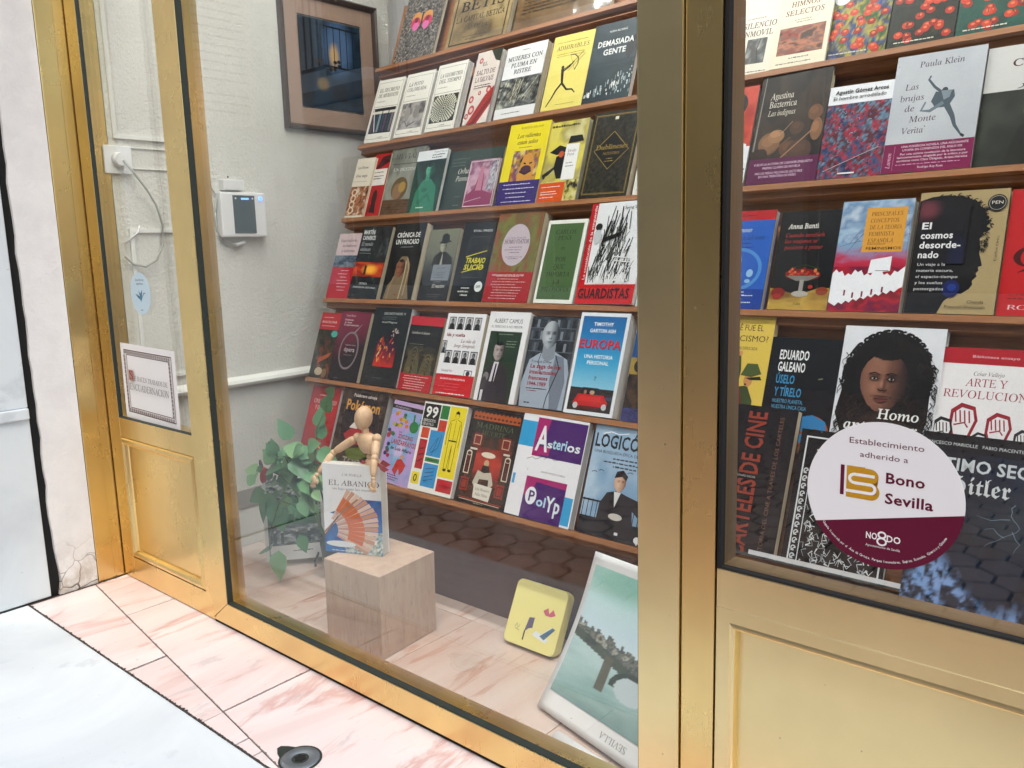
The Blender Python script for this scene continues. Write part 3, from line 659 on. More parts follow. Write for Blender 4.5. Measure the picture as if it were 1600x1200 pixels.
MB().box(0, .010, -.04, .04, -.04, .04).build('plate', WHITEP, sk, bevel=.002); MB().tube([(.010, 0, 0), (.030, 0, 0)], [.022, .018], 20).build('plug', WHITEP, sk)
cb = tag(MB().tube([(-2.468, .075, 1.276), (-2.46, .10, 1.24), (-2.465, .135, 1.195), (-2.475, .165, 1.15), (-2.485, .185, 1.09), (-2.487, .18, 1.03), (-2.487, .155, .985), (-2.487, .12, .967), (-2.487, .085, .975), (-2.487, .06, 1.0)], .0035).build('cable', CABLE), 'grey cable looping down from the wall plug', 'cable')
tag(MB().tube([(-2.492, .115, 1.09), (-2.49, .11, 1.07), (-2.492, .07, 1.04)], .003).build('cable', WHITEP), 'short white cable end on the wall below the socket', 'cable')

# ------------------------------------------------------------------ stickers and notice on the door glass
nz = empty('paper_notice', (-2.312, .0125, .633)); tag(nz, 'white paper sign with brown key border and bookbinding text in the narrow door', 'sign')
MB().box(-.161, .161, -.0006, 0, -.112, .112).build('sheet', PAPER, nz)
a = Art(.322, .224); br = '#6b4038'
for (x0, y0, x1, y1) in ((.06, .08, .94, .92),):
    a.frame(x0, y0, x1, y1, .008, br); a.frame(x0 + .045, y0 + .062, x1 - .045, y1 - .062, .006, br)
    n = 22
    for i in range(n):
        x = x0 + .01 + (x1 - x0 - .02) * (i + .5) / n
        for yy in (y0 + .035, y1 - .035):
            a.frame(x - .014, yy - .018, x + .010, yy + .018, .005, br); a.rect(x - .003, yy - .004, x + .014, yy + .006, br)
    for i in range(14):
        y = y0 + .06 + (y1 - y0 - .12) * (i + .5) / 14
        for xx in (x0 + .024, x1 - .024): a.frame(xx - .012, y - .022, xx + .012, y + .016, .005, br); a.rect(xx - .004, y - .006, xx + .012, y + .006, br)
a.rect(.145, .52, .235, .66, '#c79a90'); a.text('S', .155, .54, .11, '#8a4a40', 's', x1=.225)
a.text('E HACEN TRABAJOS DE', .25, .53, .062, '#6d625f', 'r', x1=.86); a.text('ENCUADERNACIÓN', .145, .40, .085, '#57504e', 'r', x1=.87)
o = a.build('print', PRINT, nz); o.matrix_local = Matrix(((1, 0, 0, -.161), (0, 0, -1, -.0007), (0, 1, 0, -.112), (0, 0, 0, 1)))
nz.rotation_euler = (0, math.radians(1.2), 0)
def disc(name, c, r, col, label, cat, paint, y=.0136):
    e = empty(name, (c[0], y, c[1])); tag(e, label, cat)
    n = 72; b = MB(); b.prism([(r * math.cos(2 * math.pi * k / n), r * math.sin(2 * math.pi * k / n)) for k in range(n)], 0, .0003)
    b.v = [(v[0], -v[2], v[1]) for v in b.v]; b.build('vinyl', flat(col, .3), e)
    a = Art(2 * r, 2 * r); a.z = .0004; paint(a); o = a.build('print', PRINT, e); o.matrix_local = Matrix(((1, 0, 0, -r), (0, 0, -1, 0), (0, 1, 0, -r), (0, 0, 0, 1)))
    return e
def p_crane(a):
    a.text('Zona libre de', .5, .80, .055, '#1c2a33', 'b', al='c'); a.text('algoritmos', .5, .71, .055, '#1c2a33', 'b', al='c')
    a.poly([(.30, .50), (.46, .42), (.42, .36)], '#3d7392'); a.poly([(.46, .42), (.40, .58), (.50, .50)], '#6ea2bd'); a.poly([(.50, .50), (.60, .60), (.56, .40)], '#4f88a6')
    a.poly([(.42, .40), (.50, .52), (.58, .40), (.50, .30)], '#5c96b4'); a.line([(.58, .42), (.68, .52), (.74, .50)], .02, '#2a4f66'); a.line([(.42, .38), (.26, .48)], .02, '#2a4f66')
    a.rect(.44, .10, .56, .115, '#4b6e80')
disc('oval_sticker', (-2.312, .895), .059, '#cfe6f2', 'small round pale blue sticker with an origami bird on the narrow door glass', 'sticker', p_crane)
MAR = '#7a1c45'
def p_bono(a):
    r = .5; pts = [(.5 + r * math.cos(math.radians(t)), .5 + r * math.sin(math.radians(t))) for t in np.linspace(210.5, 355.5, 60)]
    a.poly([(x, y) for x, y in pts], MAR)
    D = .195
    def X(v): return .5 + v / D
    a.text('Establecimiento', X(-.0435), X(.0655), .041, MAR, 'b', x1=X(.0475)); a.text('adherido a', X(-.0295), X(.0485), .038, MAR, 'b', x1=X(.0295))
    a.rect(X(-.0535), X(-.0065), X(-.0485), X(.0345), MAR)
    g = '#d9aa35'; x0, x1, y0, y1 = X(-.0455), X(-.003), X(-.0085), X(.0345)
    a.rect(x0, y0, x0 + .12, y1, g); ym = (y0 + y1) / 2
    for cy in (y0 + (ym - y0) * .52, y1 - (y1 - ym) * .52):
        pass
    a.poly([(x0, y0), (x1 - .05, y0)] + [(x1 - .055 + .055 * math.sin(t), y0 + .058 - .058 * math.cos(t)) for t in np.linspace(0, math.pi, 12)] + [(x1 - .07, ym)] + [(x1 - .065 + .055 * math.sin(t), ym + .052 - .052 * math.cos(t)) for t in np.linspace(0, math.pi, 12)] + [(x0, y1)], g)
    h = (y1 - y0); sx0 = x0 + .035
    S = [(x1 - .035, y1 - .055)] + [(sx0 + .02 - .035 * math.sin(t), y1 - .055 - .03 + .03 * math.cos(t)) for t in np.linspace(0, math.pi, 9)] + [(x1 - .06 + .03 * math.sin(t), ym - .03 + .03 * math.cos(t) - .004) for t in np.linspace(0, math.pi, 9)] + [(x0 - .001, ym - .065)]
    a.line(S, .021, '#ffffff')
    a.text('Bono', X(.004), X(.0185), .070, MAR, 'b', x1=X(.0505)); a.text('Sevilla', X(.004), X(-.0085), .070, MAR, 'b', x1=X(.0615))
    a.text('NO', X(-.0175), X(-.0600), .045, '#ffffff', 'b', x1=X(-.0035)); a.text('DO', X(.0085), X(-.0600), .045, '#ffffff', 'b', x1=X(.0255))
    a.ring(X(.0025), X(-.0525), .023, .020, .012, '#ffffff'); a.ring(X(.0025), X(-.0615), .028, .024, .012, '#ffffff')
    a.text('Ayuntamiento de Sevilla', X(-.0175), X(-.0705), .016, '#ffffff', 'b', x1=X(.0255))
    s = 'Campaña financiada por el Área de Cartuja, Parques Innovadores, Empleo, Economía, Comercio y Consumo'; n = len(s)
    for i, ch in enumerate(s):
        if ch == ' ': continue
        t = 213 + (333 - 213) * i / n; rr = .458
        a.text(ch, .5 + rr * math.cos(math.radians(t)), .5 + rr * math.sin(math.radians(t)), .017, '#ffffff', 'b', rot=t + 91)
disc('round_sticker', (-.313, .667), .0975, '#fdfdff', 'large round white and maroon voucher campaign sticker on the right door glass', 'sticker', p_bono)

# ------------------------------------------------------------------ display stand
CU, SU = .3416, .9398
def P(u, v, off=0): return (u, .541 + v * CU - SU * off, .584 + v * SU + CU * off)
ROW = {'Z': (1.122, .022), 'A': (.838, .020), 'B': (.565, .009), 'C': (.279, .004), 'D': (.000, -.003), 'E': (-.278, -.004)}
def rv(k, u): return ROW[k][0] + ROW[k][1] * (u + 1.3)
st = empty('book_stand', (-2.3, .5, 0)); tag(st, 'stepped reddish wood book stand with narrow ledges filling the display window', 'display stand')
def part(pts, faces, name, m):
    b = MB().add([(x + 2.3, y - .5, z) for x, y, z in pts], faces); return b.build(name, m, st)
HEX = [(0, 3, 2, 1), (4, 5, 6, 7), (0, 1, 5, 4), (1, 2, 6, 5), (2, 3, 7, 6), (3, 0, 4, 7)]
def slab(u0, u1, va0, va1, vb0, vb1, o0, o1, name, m):
    """v = va at u0 and vb at u1"""
    return part([P(u0, va0, o0), P(u1, vb0, o0), P(u1, vb0, o1), P(u0, va0, o1), P(u0, va1, o0), P(u1, vb1, o0), P(u1, vb1, o1), P(u0, va1, o1)], HEX, name, m)
UL, UR = -2.303, .36
for k in 'ZABCDE':
    a, c = rv(k, UL), rv(k, UR)
    slab(UL, UR, a - .014, a - .001, c - .014, c - .001, -.046, .005, 'ledge', WOOD)
    slab(UL + .004, UR, a - .0145, a - .028, c - .0145, c - .028, -.046, -.012, 'ledge_cleat', WOOD)
ks = ['E', 'D', 'C', 'B', 'A', 'Z']
for k, k2 in zip(ks, ks[1:] + [None]):
    t0 = rv(k2, UL) - .015 if k2 else 1.36; t1 = rv(k2, UR) - .015 if k2 else 1.36
    slab(UL + .012, UR, rv(k, UL) - .0005, t0, rv(k, UR) - .0005, t1, -.060, -.0465, 'back_board', WOOD)
part([(-2.291, .50, .0), (UR, .50, .0), (UR, .515, .0), (-2.291, .515, .0), (-2.291, .50, .300), (UR, .50, .300), (UR, .515, .300), (-2.291, .515, .300)], HEX, 'base_board', WOOD_B)
lo = P(0, -.29, -.0605); hi = P(0, 1.36, -.0605)
part([(-2.291, lo[1], lo[2]), (-2.291, hi[1], hi[2]), (-2.291, 1.5, hi[2]), (-2.291, 1.1, 0), (-2.291, .516, 0),
      (-2.275, lo[1], lo[2]), (-2.275, hi[1], hi[2]), (-2.275, 1.5, hi[2]), (-2.275, 1.1, 0), (-2.275, .516, 0)], [(0, 4, 3, 2, 1), (5, 6, 7, 8, 9)] + [(i, (i + 1) % 5, 5 + (i + 1) % 5, 5 + i) for i in range(5)], 'side_board', WOOD)
ba = part([P(-.79, -.236, .012), P(-.36, -.236, .012), P(-.36, -.236, .10), P(-.79, -.236, .10), P(-.79, -.2335, .012), P(-.36, -.2335, .012), P(-.36, -.2335, .10), P(-.79, -.2335, .10)], HEX, 'acrylic_shelf', DARKP)
part([P(-.655, -.2325, .0965), P(-.36, -.2325, .0965), P(-.36, -.2325, .1), P(-.655, -.2325, .1), P(-.655, -.2240, .0965), P(-.36, -.2240, .0965), P(-.36, -.2240, .1), P(-.655, -.2240, .1)], HEX, 'acrylic_lip', mat('acrylic_edge', (.55, .56, .58), .2))
pl = tag(MB().box(-.56, .43, .06, .430, .001, .367).build('plinth', WOOD_D, bevel=.002), 'low dark wooden plinth inside, behind the right door kick panel', 'plinth')

# ------------------------------------------------------------------ books
TILT = math.atan2(SU, CU)
def book_mtx(u, v, off, ang):
    x, y, z = P(u, v, off); return Matrix.Translation((x, y, z)) @ Matrix.Rotation(TILT, 4, 'X') @ Matrix.Rotation(math.radians(ang), 4, 'Z')
def make_book(mtx, Wd, H, T, label, col, pg, paint, bend=.002, group='books standing on the display ledges', spine=None, cat='book', top_bend=0.0):
    e = empty('book', mtx=mtx); tag(e, label, cat, group)
    bf = lambda x, y: bend * (max(0, x) / Wd) ** 2.2 + bend * .35 * math.sin(math.pi * min(1, max(0, x) / Wd)) + top_bend * (max(0, y) / H) ** 3
    t = .0007; n = 8; b = MB(); vs = []; m = 4
    for j in range(m + 1):
        for i in range(n + 1):
            x = Wd * i / n; y = H * j / m; z = bf(x, y); vs += [(x, y, z), (x, y, z - t)]
    fs = []; idx = lambda i, j, k: 2 * (j * (n + 1) + i) + k
    for j in range(m):
        for i in range(n):
            fs += [(idx(i, j, 0), idx(i + 1, j, 0), idx(i + 1, j + 1, 0), idx(i, j + 1, 0)), (idx(i, j, 1), idx(i, j + 1, 1), idx(i + 1, j + 1, 1), idx(i + 1, j, 1))]
    for i in range(n): fs += [(idx(i, 0, 1), idx(i + 1, 0, 1), idx(i + 1, 0, 0), idx(i, 0, 0)), (idx(i, m, 0), idx(i + 1, m, 0), idx(i + 1, m, 1), idx(i, m, 1))]
    for j in range(m): fs += [(idx(n, j, 0), idx(n, j, 1), idx(n, j + 1, 1), idx(n, j + 1, 0)), (idx(0, j, 1), idx(0, j, 0), idx(0, j + 1, 0), idx(0, j + 1, 1))]
    b.add(vs, fs)
    b.box(0, Wd, 0, H, -T, -T + t); b.box(-.0006, .0006, 0, H, -T + t, -t)
    b.build('cover', flat(col), e)
    MB().box(.0007, Wd - .0015, .0012, H - .0012, -T + t + .0001, -t - .0001 if bend < .0001 else -t - .0001).build('pages', pg, e)
    a = Art(Wd, H); paint(a); a.build('cover_print', PRINT, e, bend=bf)
    return e

WH = '#f4f4f2'; BK_ = '#141416'
def grad(c0, c1):
    return lambda X, Y: pal([c0, c1], Y)
def band(a, y1, c, txt='#ffffff', rows=5, seed=1, h=.011, x0=.08, x1=.92):
    a.rect(0, 0, 1, y1, c)
    for i in range(rows): a.lines(x0, x1, [y1 * (.86 - .74 * i / max(1, rows - 1)) - h * .5], h, txt, seed + i, 'c')
def bw(a, x0, y0, x1, y1, seed=0, f=6, lo='#1b1d1e', hi='#c9cccc', **k): a.img(x0, y0, x1, y1, painting([lo, '#55595a', '#8b8f8f', hi], f, seed, 1.8), **k)

# --- top row
def z1(a):
    def fn(X, Y):
        t = hash2(np.floor(X * 61), np.floor(Y * 79), 3); C = pal(['#1b1a1c', '#4c4742', '#8d857b', '#d8d0c4'], t ** 1.4)
        return C
    a.img(0, 0, 1, 1, fn, 60, 78)
    for sx in (-1, 1):
        a.ell(.5 + sx * .14, .60, .13, .10, '#d9a15d'); a.ell(.5 + sx * .15, .55, .12, .08, '#d23f6c'); a.ell(.5 + sx * .13, .50, .08, .06, '#e27fb4'); a.ell(.5 + sx * .14, .59, .05, .04, '#8d2d3a')
    a.ell(.5, .56, .02, .13, '#3a2a20')
def z2(a):
    a.img(0, 0, 1, 1, painting(['#6f5f44', '#a38f68', '#b9a67e', '#5d4d36'], 3, 5), 18, 24); a.frame(.05, .04, .95, .96, .02, '#4a3b28')
    a.text('BETIS', .14, .52, .14, '#2c2118', 's', x1=.86); a.text('LA CAPITAL BÉTICA', .10, .37, .075, '#3a2c1f', 's', x1=.90); a.text('EL LIBRO DEL', .25, .71, .04, '#3a2c1f', 'r', x1=.75); a.text('SEVILLA', .34, .24, .05, '#3a2c1f', 'r', x1=.66); a.lines(.25, .75, [.14, .10], .012, '#4a3b28', 3, 'c')
def z3(a):
    a.img(0, 0, 1, 1, painting(['#6d5335', '#94744a', '#83653f', '#a98a5c'], 4, 8), 18, 20); a.lines(.08, .92, [.9 - .05 * i for i in range(14)], .016, '#3d2d1c', 6)
# --- row A
def meredith(title, pic):
    def f(a):
        a.rect(0, 0, 1, 1, '#f3f0e6'); a.frame(.05, .05, .95, .95, .007, '#38342f'); a.rect(.06, .56, .94, .565, '#38342f')
        for i, t in enumerate(title): a.text(t, .12, .80 - i * .085, .055, '#242220', 'j', x1=.12 + min(.76, .075 * len(t)), sh=-.1)
        a.lines(.12, .6, [.64], .010, '#7a756c', 2); pic(a); a.text('j', .45, .065, .02, '#222', 's'); a.lines(.5, .68, [.068], .010, '#222', 4)
    return f
def pA1(a):
    a.rect(.08, .14, .92, .54, '#1d2024')
    for i, c in enumerate(['#5b4a66', '#2f4d63', '#8da0a8', '#3c5f73', '#6a5270', '#355', '#8a7f8c']): a.rect(.12 + i * .115, .16, .2 + i * .115, .48, c)
    a.rect(.08, .45, .92, .49, '#e9e4d8'); a.line([(.1, .53), (.3, .16)], .03, '#e9e4d8'); a.line([(.45, .53), (.5, .16)], .03, '#0d0d0d'); a.line([(.7, .53), (.66, .16)], .03, '#0d0d0d')
def pA2(a): a.img(.08, .12, .92, .53, painting(['#4b4a4a', '#8e8b89', '#c3bfbb', '#6f6c6b'], 4, 12), 20, 16); a.ell(.33, .36, .10, .10, '#a9a5a0'); a.ell(.64, .37, .10, .10, '#99958f'); a.line([(.3, .24), (.4, .16), (.66, .22)], .02, '#333')
def pA3(a):
    a.rect(.08, .12, .92, .53, '#20241c')
    for r in range(1, 9):
        n = 6 + r * 4
        for k in range(n):
            t = 2 * math.pi * (k + .5 * (r % 2)) / n; x = .5 + r * .052 * math.cos(t); y = .325 + r * .0275 * math.sin(t)
            if .10 < x < .90 and .135 < y < .515: a.ell(x, y, .013 + r * .0016, .008 + r * .0011, '#e8e7d6', 7)
def A4(a):
    a.rect(0, 0, 1, 1, '#e8ddd5'); a.poly([(.55, 1), (1, 1), (1, .82), (.8, .85)], '#3d4436'); a.poly([(.15, 0), (.6, 0), (1, .25), (1, .5), (.7, .38)], '#b5382f'); a.poly([(.3, 0), (.5, 0), (1, .30), (1, .38)], '#8d2a26')
    for x, y, r in ((.15, .35, .1), (.25, .2, .13), (.1, .12, .08), (.2, .88, .08), (.8, .45, .1), (.45, .42, .06)): a.ell(x, y, r, r * .5, '#c9545a'); a.ell(x, y, r * .5, r * .25, '#ead0c8')
    a.text('EL', .4, .80, .05, '#5a2c3c', 's', al='c')
    for i, t in enumerate(['SALTO DE', 'LA SALVAJE']): a.text(t, .12, .68 - i * .10, .065, '#5a2c3c', 's', x1=.88)
    a.lines(.15, .85, [.52, .49], .016, '#5a2c3c', 1)
def A5(a):
    a.rect(0, 0, 1, 1, '#ececec'); bw(a, .0, .14, 1, .55, 21, 9, '#1a1b17', '#d6d6c4')
    rn = random.Random(5)
    for i in range(34): x = rn.uniform(.0, .95); a.line([(x, .15 + rn.random() * .1), (min(1, x + rn.uniform(.05, .4)), .52)], .012, rn.choice(['#dcd9c6', '#8b8870', '#1c1c18', '#3a3a30']))
    for i, t in enumerate(['MUJERES CON', 'PLUMA EN', 'RISTRE']): a.text(t, .5, .80 - i * .095, .058, '#26262a', 's', al='c')
    a.lines(.3, .7, [.93], .009, '#555', 2, 'c'); a.lines(.15, .85, [.06], .012, '#333', 8, 'c')
def A6(a):
    a.rect(0, 0, 1, 1, '#efe285'); a.text('ADMIRABLES', .10, .80, .058, '#3a2a22', 'r', x1=.90); a.lines(.1, .9, [.9], .008, '#6a5c30', 3); a.lines(.15, .85, [.74, .71], .007, '#8c7d40', 4)
    k = '#2e2a22'; a.ell(.36, .56, .035, .022, k); a.line([(.36, .54), (.40, .40), (.42, .34)], .07, k, .05); a.line([(.38, .50), (.52, .55), (.62, .62)], .028, k); a.line([(.37, .52), (.6, .60)], .02, k)
    a.line([(.42, .35), (.30, .26), (.22, .16), (.12, .05)], .05, k, .02); a.line([(.42, .34), (.56, .25), (.70, .24), (.78, .19)], .05, k, .018)
    a.line([(.50, .71), (.60, .71), (.70, .66), (.72, .58), (.66, .50)], .018, k); a.line([(.50, .71), (.66, .50)], .005, k); a.line([(.45, .52), (.82, .74)], .01, k); a.line([(.5, .5), (.86, .70)], .008, k); a.lines(.35, .85, [.06], .008, '#7d6e38', 7)
def A7(a):
    a.img(0, 0, 1, 1, painting(['#2c3a40', '#35454c', '#3f525a', '#27343a'], 3, 31, 1.2), 14, 18); a.poly([(.72, .62), (1, .86), (1, .62), (.84, .48)], '#222b2f')
    a.text('NURIA ALCARAZ', .34, .87, .026, '#e8ecec', 'm', x1=.72); a.text('DEMASIADA', .13, .70, .072, '#f2f4f2', 'b', x1=.90); a.text('GENTE', .28, .585, .072, '#f2f4f2', 'b', x1=.76)
    rn = random.Random(2)
    for i in range(70):
        x = rn.random(); y = .04 + .34 * x * rn.random() + .02; a.rect(x, y, min(1, x + .012 + rn.random() * .02), y + .012 + rn.random() * .05, rn.choice(['#eef1ee', '#c7d0d0', '#8fa0a4']))
# --- row B
def B1(a): a.rect(0, 0, 1, 1, '#efe6d6'); a.text('Las Diosas', .12, .82, .045, '#3c3430', 's', x1=.7); a.text('Una saga', .12, .68, .045, '#3c3430', 'j', x1=.75); a.rect(.1, .60, .8, .604, '#655'); a.img(.0, .03, 1, .52, painting(['#efe0c8', '#8d4a2e', '#c88a5a', '#5a2b22'], 9, 41, 2.2), 22, 20); [a.ring(.25, .12 + i * .10, .12, .05, .05, '#f0e0c6') for i in range(4)]
def B2(a): a.rect(0, 0, 1, 1, '#c5202c'); a.poly([(.1, .72), (.5, .95), (1, .98), (1, .86), (.5, .78)], '#511018'); a.rect(.05, .50, .95, .76, '#f3eee6'); a.lines(.12, .8, [.70, .64, .60], .016, '#44302c', 3); a.ell(.5, .30, .16, .13, '#4c0d14'); a.poly([(.3, .08), (.7, .06), (.62, .25), (.4, .24)], '#3a0a10'); a.line([(.3, .2), (.2, .05)], .05, '#4c0d14')
def B3(a): a.img(0, 0, 1, 1, painting(['#8f9288', '#a7a99f', '#7e8078', '#9a9b90'], 3, 51, 1.2)); a.text('MI VIAJE', .14, .84, .075, '#4c5048', 'r', x1=.86); a.lines(.1, .9, [.76], .014, '#4c5048', 3); a.text('UN DESTINO', .16, .66, .045, '#e9e9e2', 'r', x1=.84); a.ell(.45, .40, .23, .17, '#7a6642'); a.ell(.40, .36, .14, .12, '#a07f63'); a.ell(.52, .42, .1, .08, '#b99a5a'); a.img(0, 0, 1, .24, painting(['#5e4632', '#7d5f45', '#6b503a'], 8, 52), 14, 6); a.lines(.05, .95, [.05, .09, .13, .17, .21], .006, '#3e2d20', 2)
def B4(a):
    a.img(0, 0, 1, .84, painting(['#1f3d34', '#27584a', '#1a2f2b', '#2f6a58'], 3, 61, 1.3)); a.rect(0, .84, 1, 1, '#eef1f2'); a.text('Madrid Terror', .55, .95, .028, '#20303a', 'b', x1=.97); a.lines(.5, .95, [.91, .87], .018, '#20303a', 3)
    a.poly([(.12, .0), (.18, .34), (.36, .52), (.62, .53), (.84, .40), (.92, .0)], '#3f8f74'); a.poly([(.42, .5), (.56, .5), (.55, .62), (.44, .62)], '#4f9f82'); a.head(.5, .67, .105, ['#16382e', '#2f6a56', '#5aa98b', '#8accb0'], '#12302a', .2, nx=18, ny=22); a.ell(.46, .36, .10, .04, '#2f7862'); a.line([(.3, .15), (.6, .28), (.72, .16)], .09, '#357f68'); a.rect(.3, .07, .55, .085, '#e8ece6')
def B5(a): a.img(0, 0, 1, 1, painting(['#3f4f49', '#4b5b54', '#384741'], 3, 71, 1.2), 12, 12); a.text('Orhan', .26, .62, .085, '#e6e4da', 'i', x1=.50); a.text('Pamuk', .24, .50, .085, '#e6e4da', 'i', x1=.50); a.lines(.12, .46, [.86, .80, .75], .022, '#6f7d76', 4); a.lines(.28, .42, [.24, .10], .014, '#8c9a92', 2)
def B6(a): a.img(0, 0, 1, 1, painting(['#b98fa6', '#d8b3c2', '#8d4f74', '#e3ccd0'], 4, 81, 1.7)); a.poly([(0, 0), (1, 0), (1, .25), (.6, .35), (.55, .7), (.42, .78), (.3, .4), (0, .22)], '#9c3f6b'); a.poly([(.35, .35), (.55, .35), (.52, .85), (.4, .86)], '#c98ba0'); a.img(.72, .35, 1, .95, painting(['#5a6672', '#d9dde0', '#8a5a80'], 12, 82, 2.2), 9, 16); a.line([(.05, .12), (.6, .2)], .01, '#f4e7ea'); a.frame(.02, .02, .98, .98, .02, '#e6d3d6')
def B7(a):
    a.rect(0, 0, 1, 1, '#f2e233'); a.text('ROBERTO SOLANO', .28, .93, .026, '#35301c', 's', x1=.82); a.text('Los valientes', .22, .82, .05, '#27231a', 'j', x1=.80); a.text('están solos', .26, .74, .05, '#27231a', 'j', x1=.76); a.lines(.3, .7, [.695], .01, '#7a7030', 3, 'c')
    a.img(.22, .25, .88, .66, painting(['#2c2a2c', '#d6b052', '#b06a38', '#6f4a86', '#e6cf7a'], 4, 91, 2.4), 24, 18); a.poly([(.42, .25), (.78, .25), (.8, .48), (.68, .62), (.5, .60), (.42, .42)], '#d9a24c'); a.ell(.6, .42, .13, .05, '#5a3450'); a.line([(.45, .40), (.6, .36), (.74, .40)], .035, '#3a2130'); a.line([(.52, .50), (.58, .49)], .03, '#2a1c20'); a.line([(.66, .49), (.73, .50)], .03, '#2a1c20')
    band(a, .285, '#3f2a80', '#efeaff', 5, 3)
def B8(a):
    a.rect(0, 0, 1, 1, '#ded48c'); a.img(0, .25, 1, 1, painting(['#d8cf83', '#e9dc66', '#b9ae6c', '#e6dfae'], 3, 101, 1.5)); a.lines(.05, .95, [.93], .03, '#3a3a30', 5)
    a.poly([(.1, .62), (.34, .70), (.55, .66), (.5, .60), (.3, .58)], '#17181c'); a.poly([(.58, .80), (.88, .80), (.95, .72), (.55, .71)], '#1b1c20'); a.poly([(.4, .28), (.28, .42), (.3, .56), (.5, .60), (.6, .5), (.72, .28)], '#14151a'); a.poly([(.0, .34), (.3, .44), (.3, .40), (.05, .28)], '#20242a'); a.ell(.42, .585, .07, .04, '#cf6a3c'); a.ell(.75, .66, .12, .05, '#cf9a3a'); a.poly([(.06, .22), (.36, .3), (.3, .36), (.1, .32)], '#c9c06c')
    a.rect(.52, .26, .86, .70, '#f5f5f2'); a.text('Desde', .58, .60, .035, '#333', 's'); a.text('París', .58, .555, .035, '#333', 's'); a.lines(.58, .8, [.46, .42], .014, '#888', 2); a.img(.62, 0, 1, .25, painting(['#20242a', '#c9c06c', '#e6dfae'], 5, 102, 2)); a.rect(0, 0, .66, .235, '#e2661f'); a.lines(.06, .58, [.18, .12, .09, .05], .009, '#fff', 3)
def B9(a):
    a.img(0, 0, 1, 1, painting(['#14130f', '#3b382b', '#232119', '#4f4a36', '#0f0f0c'], 16, 111, 2.4, warp=.5), 36, 52)
    g = '#b59a52'; a.frame(.05, .035, .95, .965, .009, g); a.frame(.07, .048, .93, .952, .004, g); a.line([(.5, .76), (.86, .54), (.5, .32), (.14, .54), (.5, .76)], .012, g); a.poly([(.5, .74), (.83, .54), (.5, .34), (.17, .54)], '#1a1914'); a.text('Dublineses', .17, .555, .055, g, 'c', x1=.83); a.text('NUESTRO', .34, .49, .03, g, 's', x1=.68); a.lines(.36, .64, [.44, .41], .01, g, 2, 'c'); a.rect(.46, .90, .53, .935, '#e9e4d0')
def B10(a): a.rect(0, 0, 1, 1, '#e9e7de'); a.rect(.1, .1, .9, .12, '#555'); a.text('T', .15, .5, .12, '#333', 's')
# --- row C
def C1(a): a.rect(0, 0, 1, 1, '#dcc8ca'); a.text('Exploradores,', .12, .87, .048, '#453c40', 'n', x1=.86); a.text('soñadores', .25, .79, .048, '#453c40', 'n', x1=.86); a.text('y ladrones', .25, .71, .048, '#453c40', 'n', x1=.84); a.img(0, .47, 1, .66, painting(['#26303a', '#5d7184', '#8b97a2', '#1c242c'], 4, 121)); a.rect(0, 0, 1, .48, '#c61f36'); [a.lines(.3, .9, [.42 - .05 * i], .014, '#f2c9cf', i, 'c') for i in range(7)]
def C2(a):
    a.img(0, 0, 1, 1, painting(['#121315', '#34383b', '#1d2022', '#565b5e'], 9, 131, 1.9)); a.img(0, .30, 1, .50, lambda X, Y: put(put(pal(['#3a0f0a', '#b3361a', '#e0641f', '#8c2a14'], fbm(X, Y, 4, 5)), blob(X, Y, .55, .5, .22, .3, .9), '#ffc24a'), blob(X, Y, .4, .45, .05, .35, .2), '#1a0b08'))
    a.text('MARTÍN', .06, .89, .058, '#eef0f0', 'b', x1=.44); a.text('CAPARRÓS', .06, .81, .058, '#eef0f0', 'b', x1=.50); a.text('El mundo', .06, .73, .05, '#b8bdc0', 'j', x1=.46); a.text('entonces', .06, .655, .05, '#b8bdc0', 'j', x1=.42); a.rect(.06, .62, .46, .626, '#9aa'); a.text('CRÓNICA', .30, .19, .03, '#eef0f0', 'b', x1=.58); a.text('ANAGRAMA HISTORIAS', .12, .14, .025, '#dfe3e3', 'b', x1=.9)
def C3b(a):
    a.rect(0, 0, 1, 1, '#101114'); a.text('CRÓNICA DE', .12, .815, .062, '#f2f2f0', 'b', x1=.86); a.text('UN FRACASO', .12, .725, .062, '#f2f2f0', 'b', x1=.86); a.lines(.3, .7, [.91], .014, '#2e3946', 3, 'c'); a.lines(.28, .72, [.68], .012, '#9aa0a4', 4, 'c')
    a.poly([(.08, 0), (.14, .18), (.3, .28), (.3, .46), (.42, .56), (.60, .56), (.74, .46), (.78, .2), (.9, 0)], '#8d7a60'); a.head(.45, .405, .15, ['#1c100c', '#5a3426', '#8d5a42', '#b07a5c'], '#15100e', .17, .06, -.1); a.line([(.62, .54), (.72, .40), (.70, .05)], .03, '#b8a888'); a.line([(.60, .5), (.62, .30), (.58, 0)], .03, '#c9ba9c'); a.line([(.3, .30), (.22, .15), (.2, 0)], .03, '#a8946f'); a.rect(.42, .05, .50, .065, '#b03326')
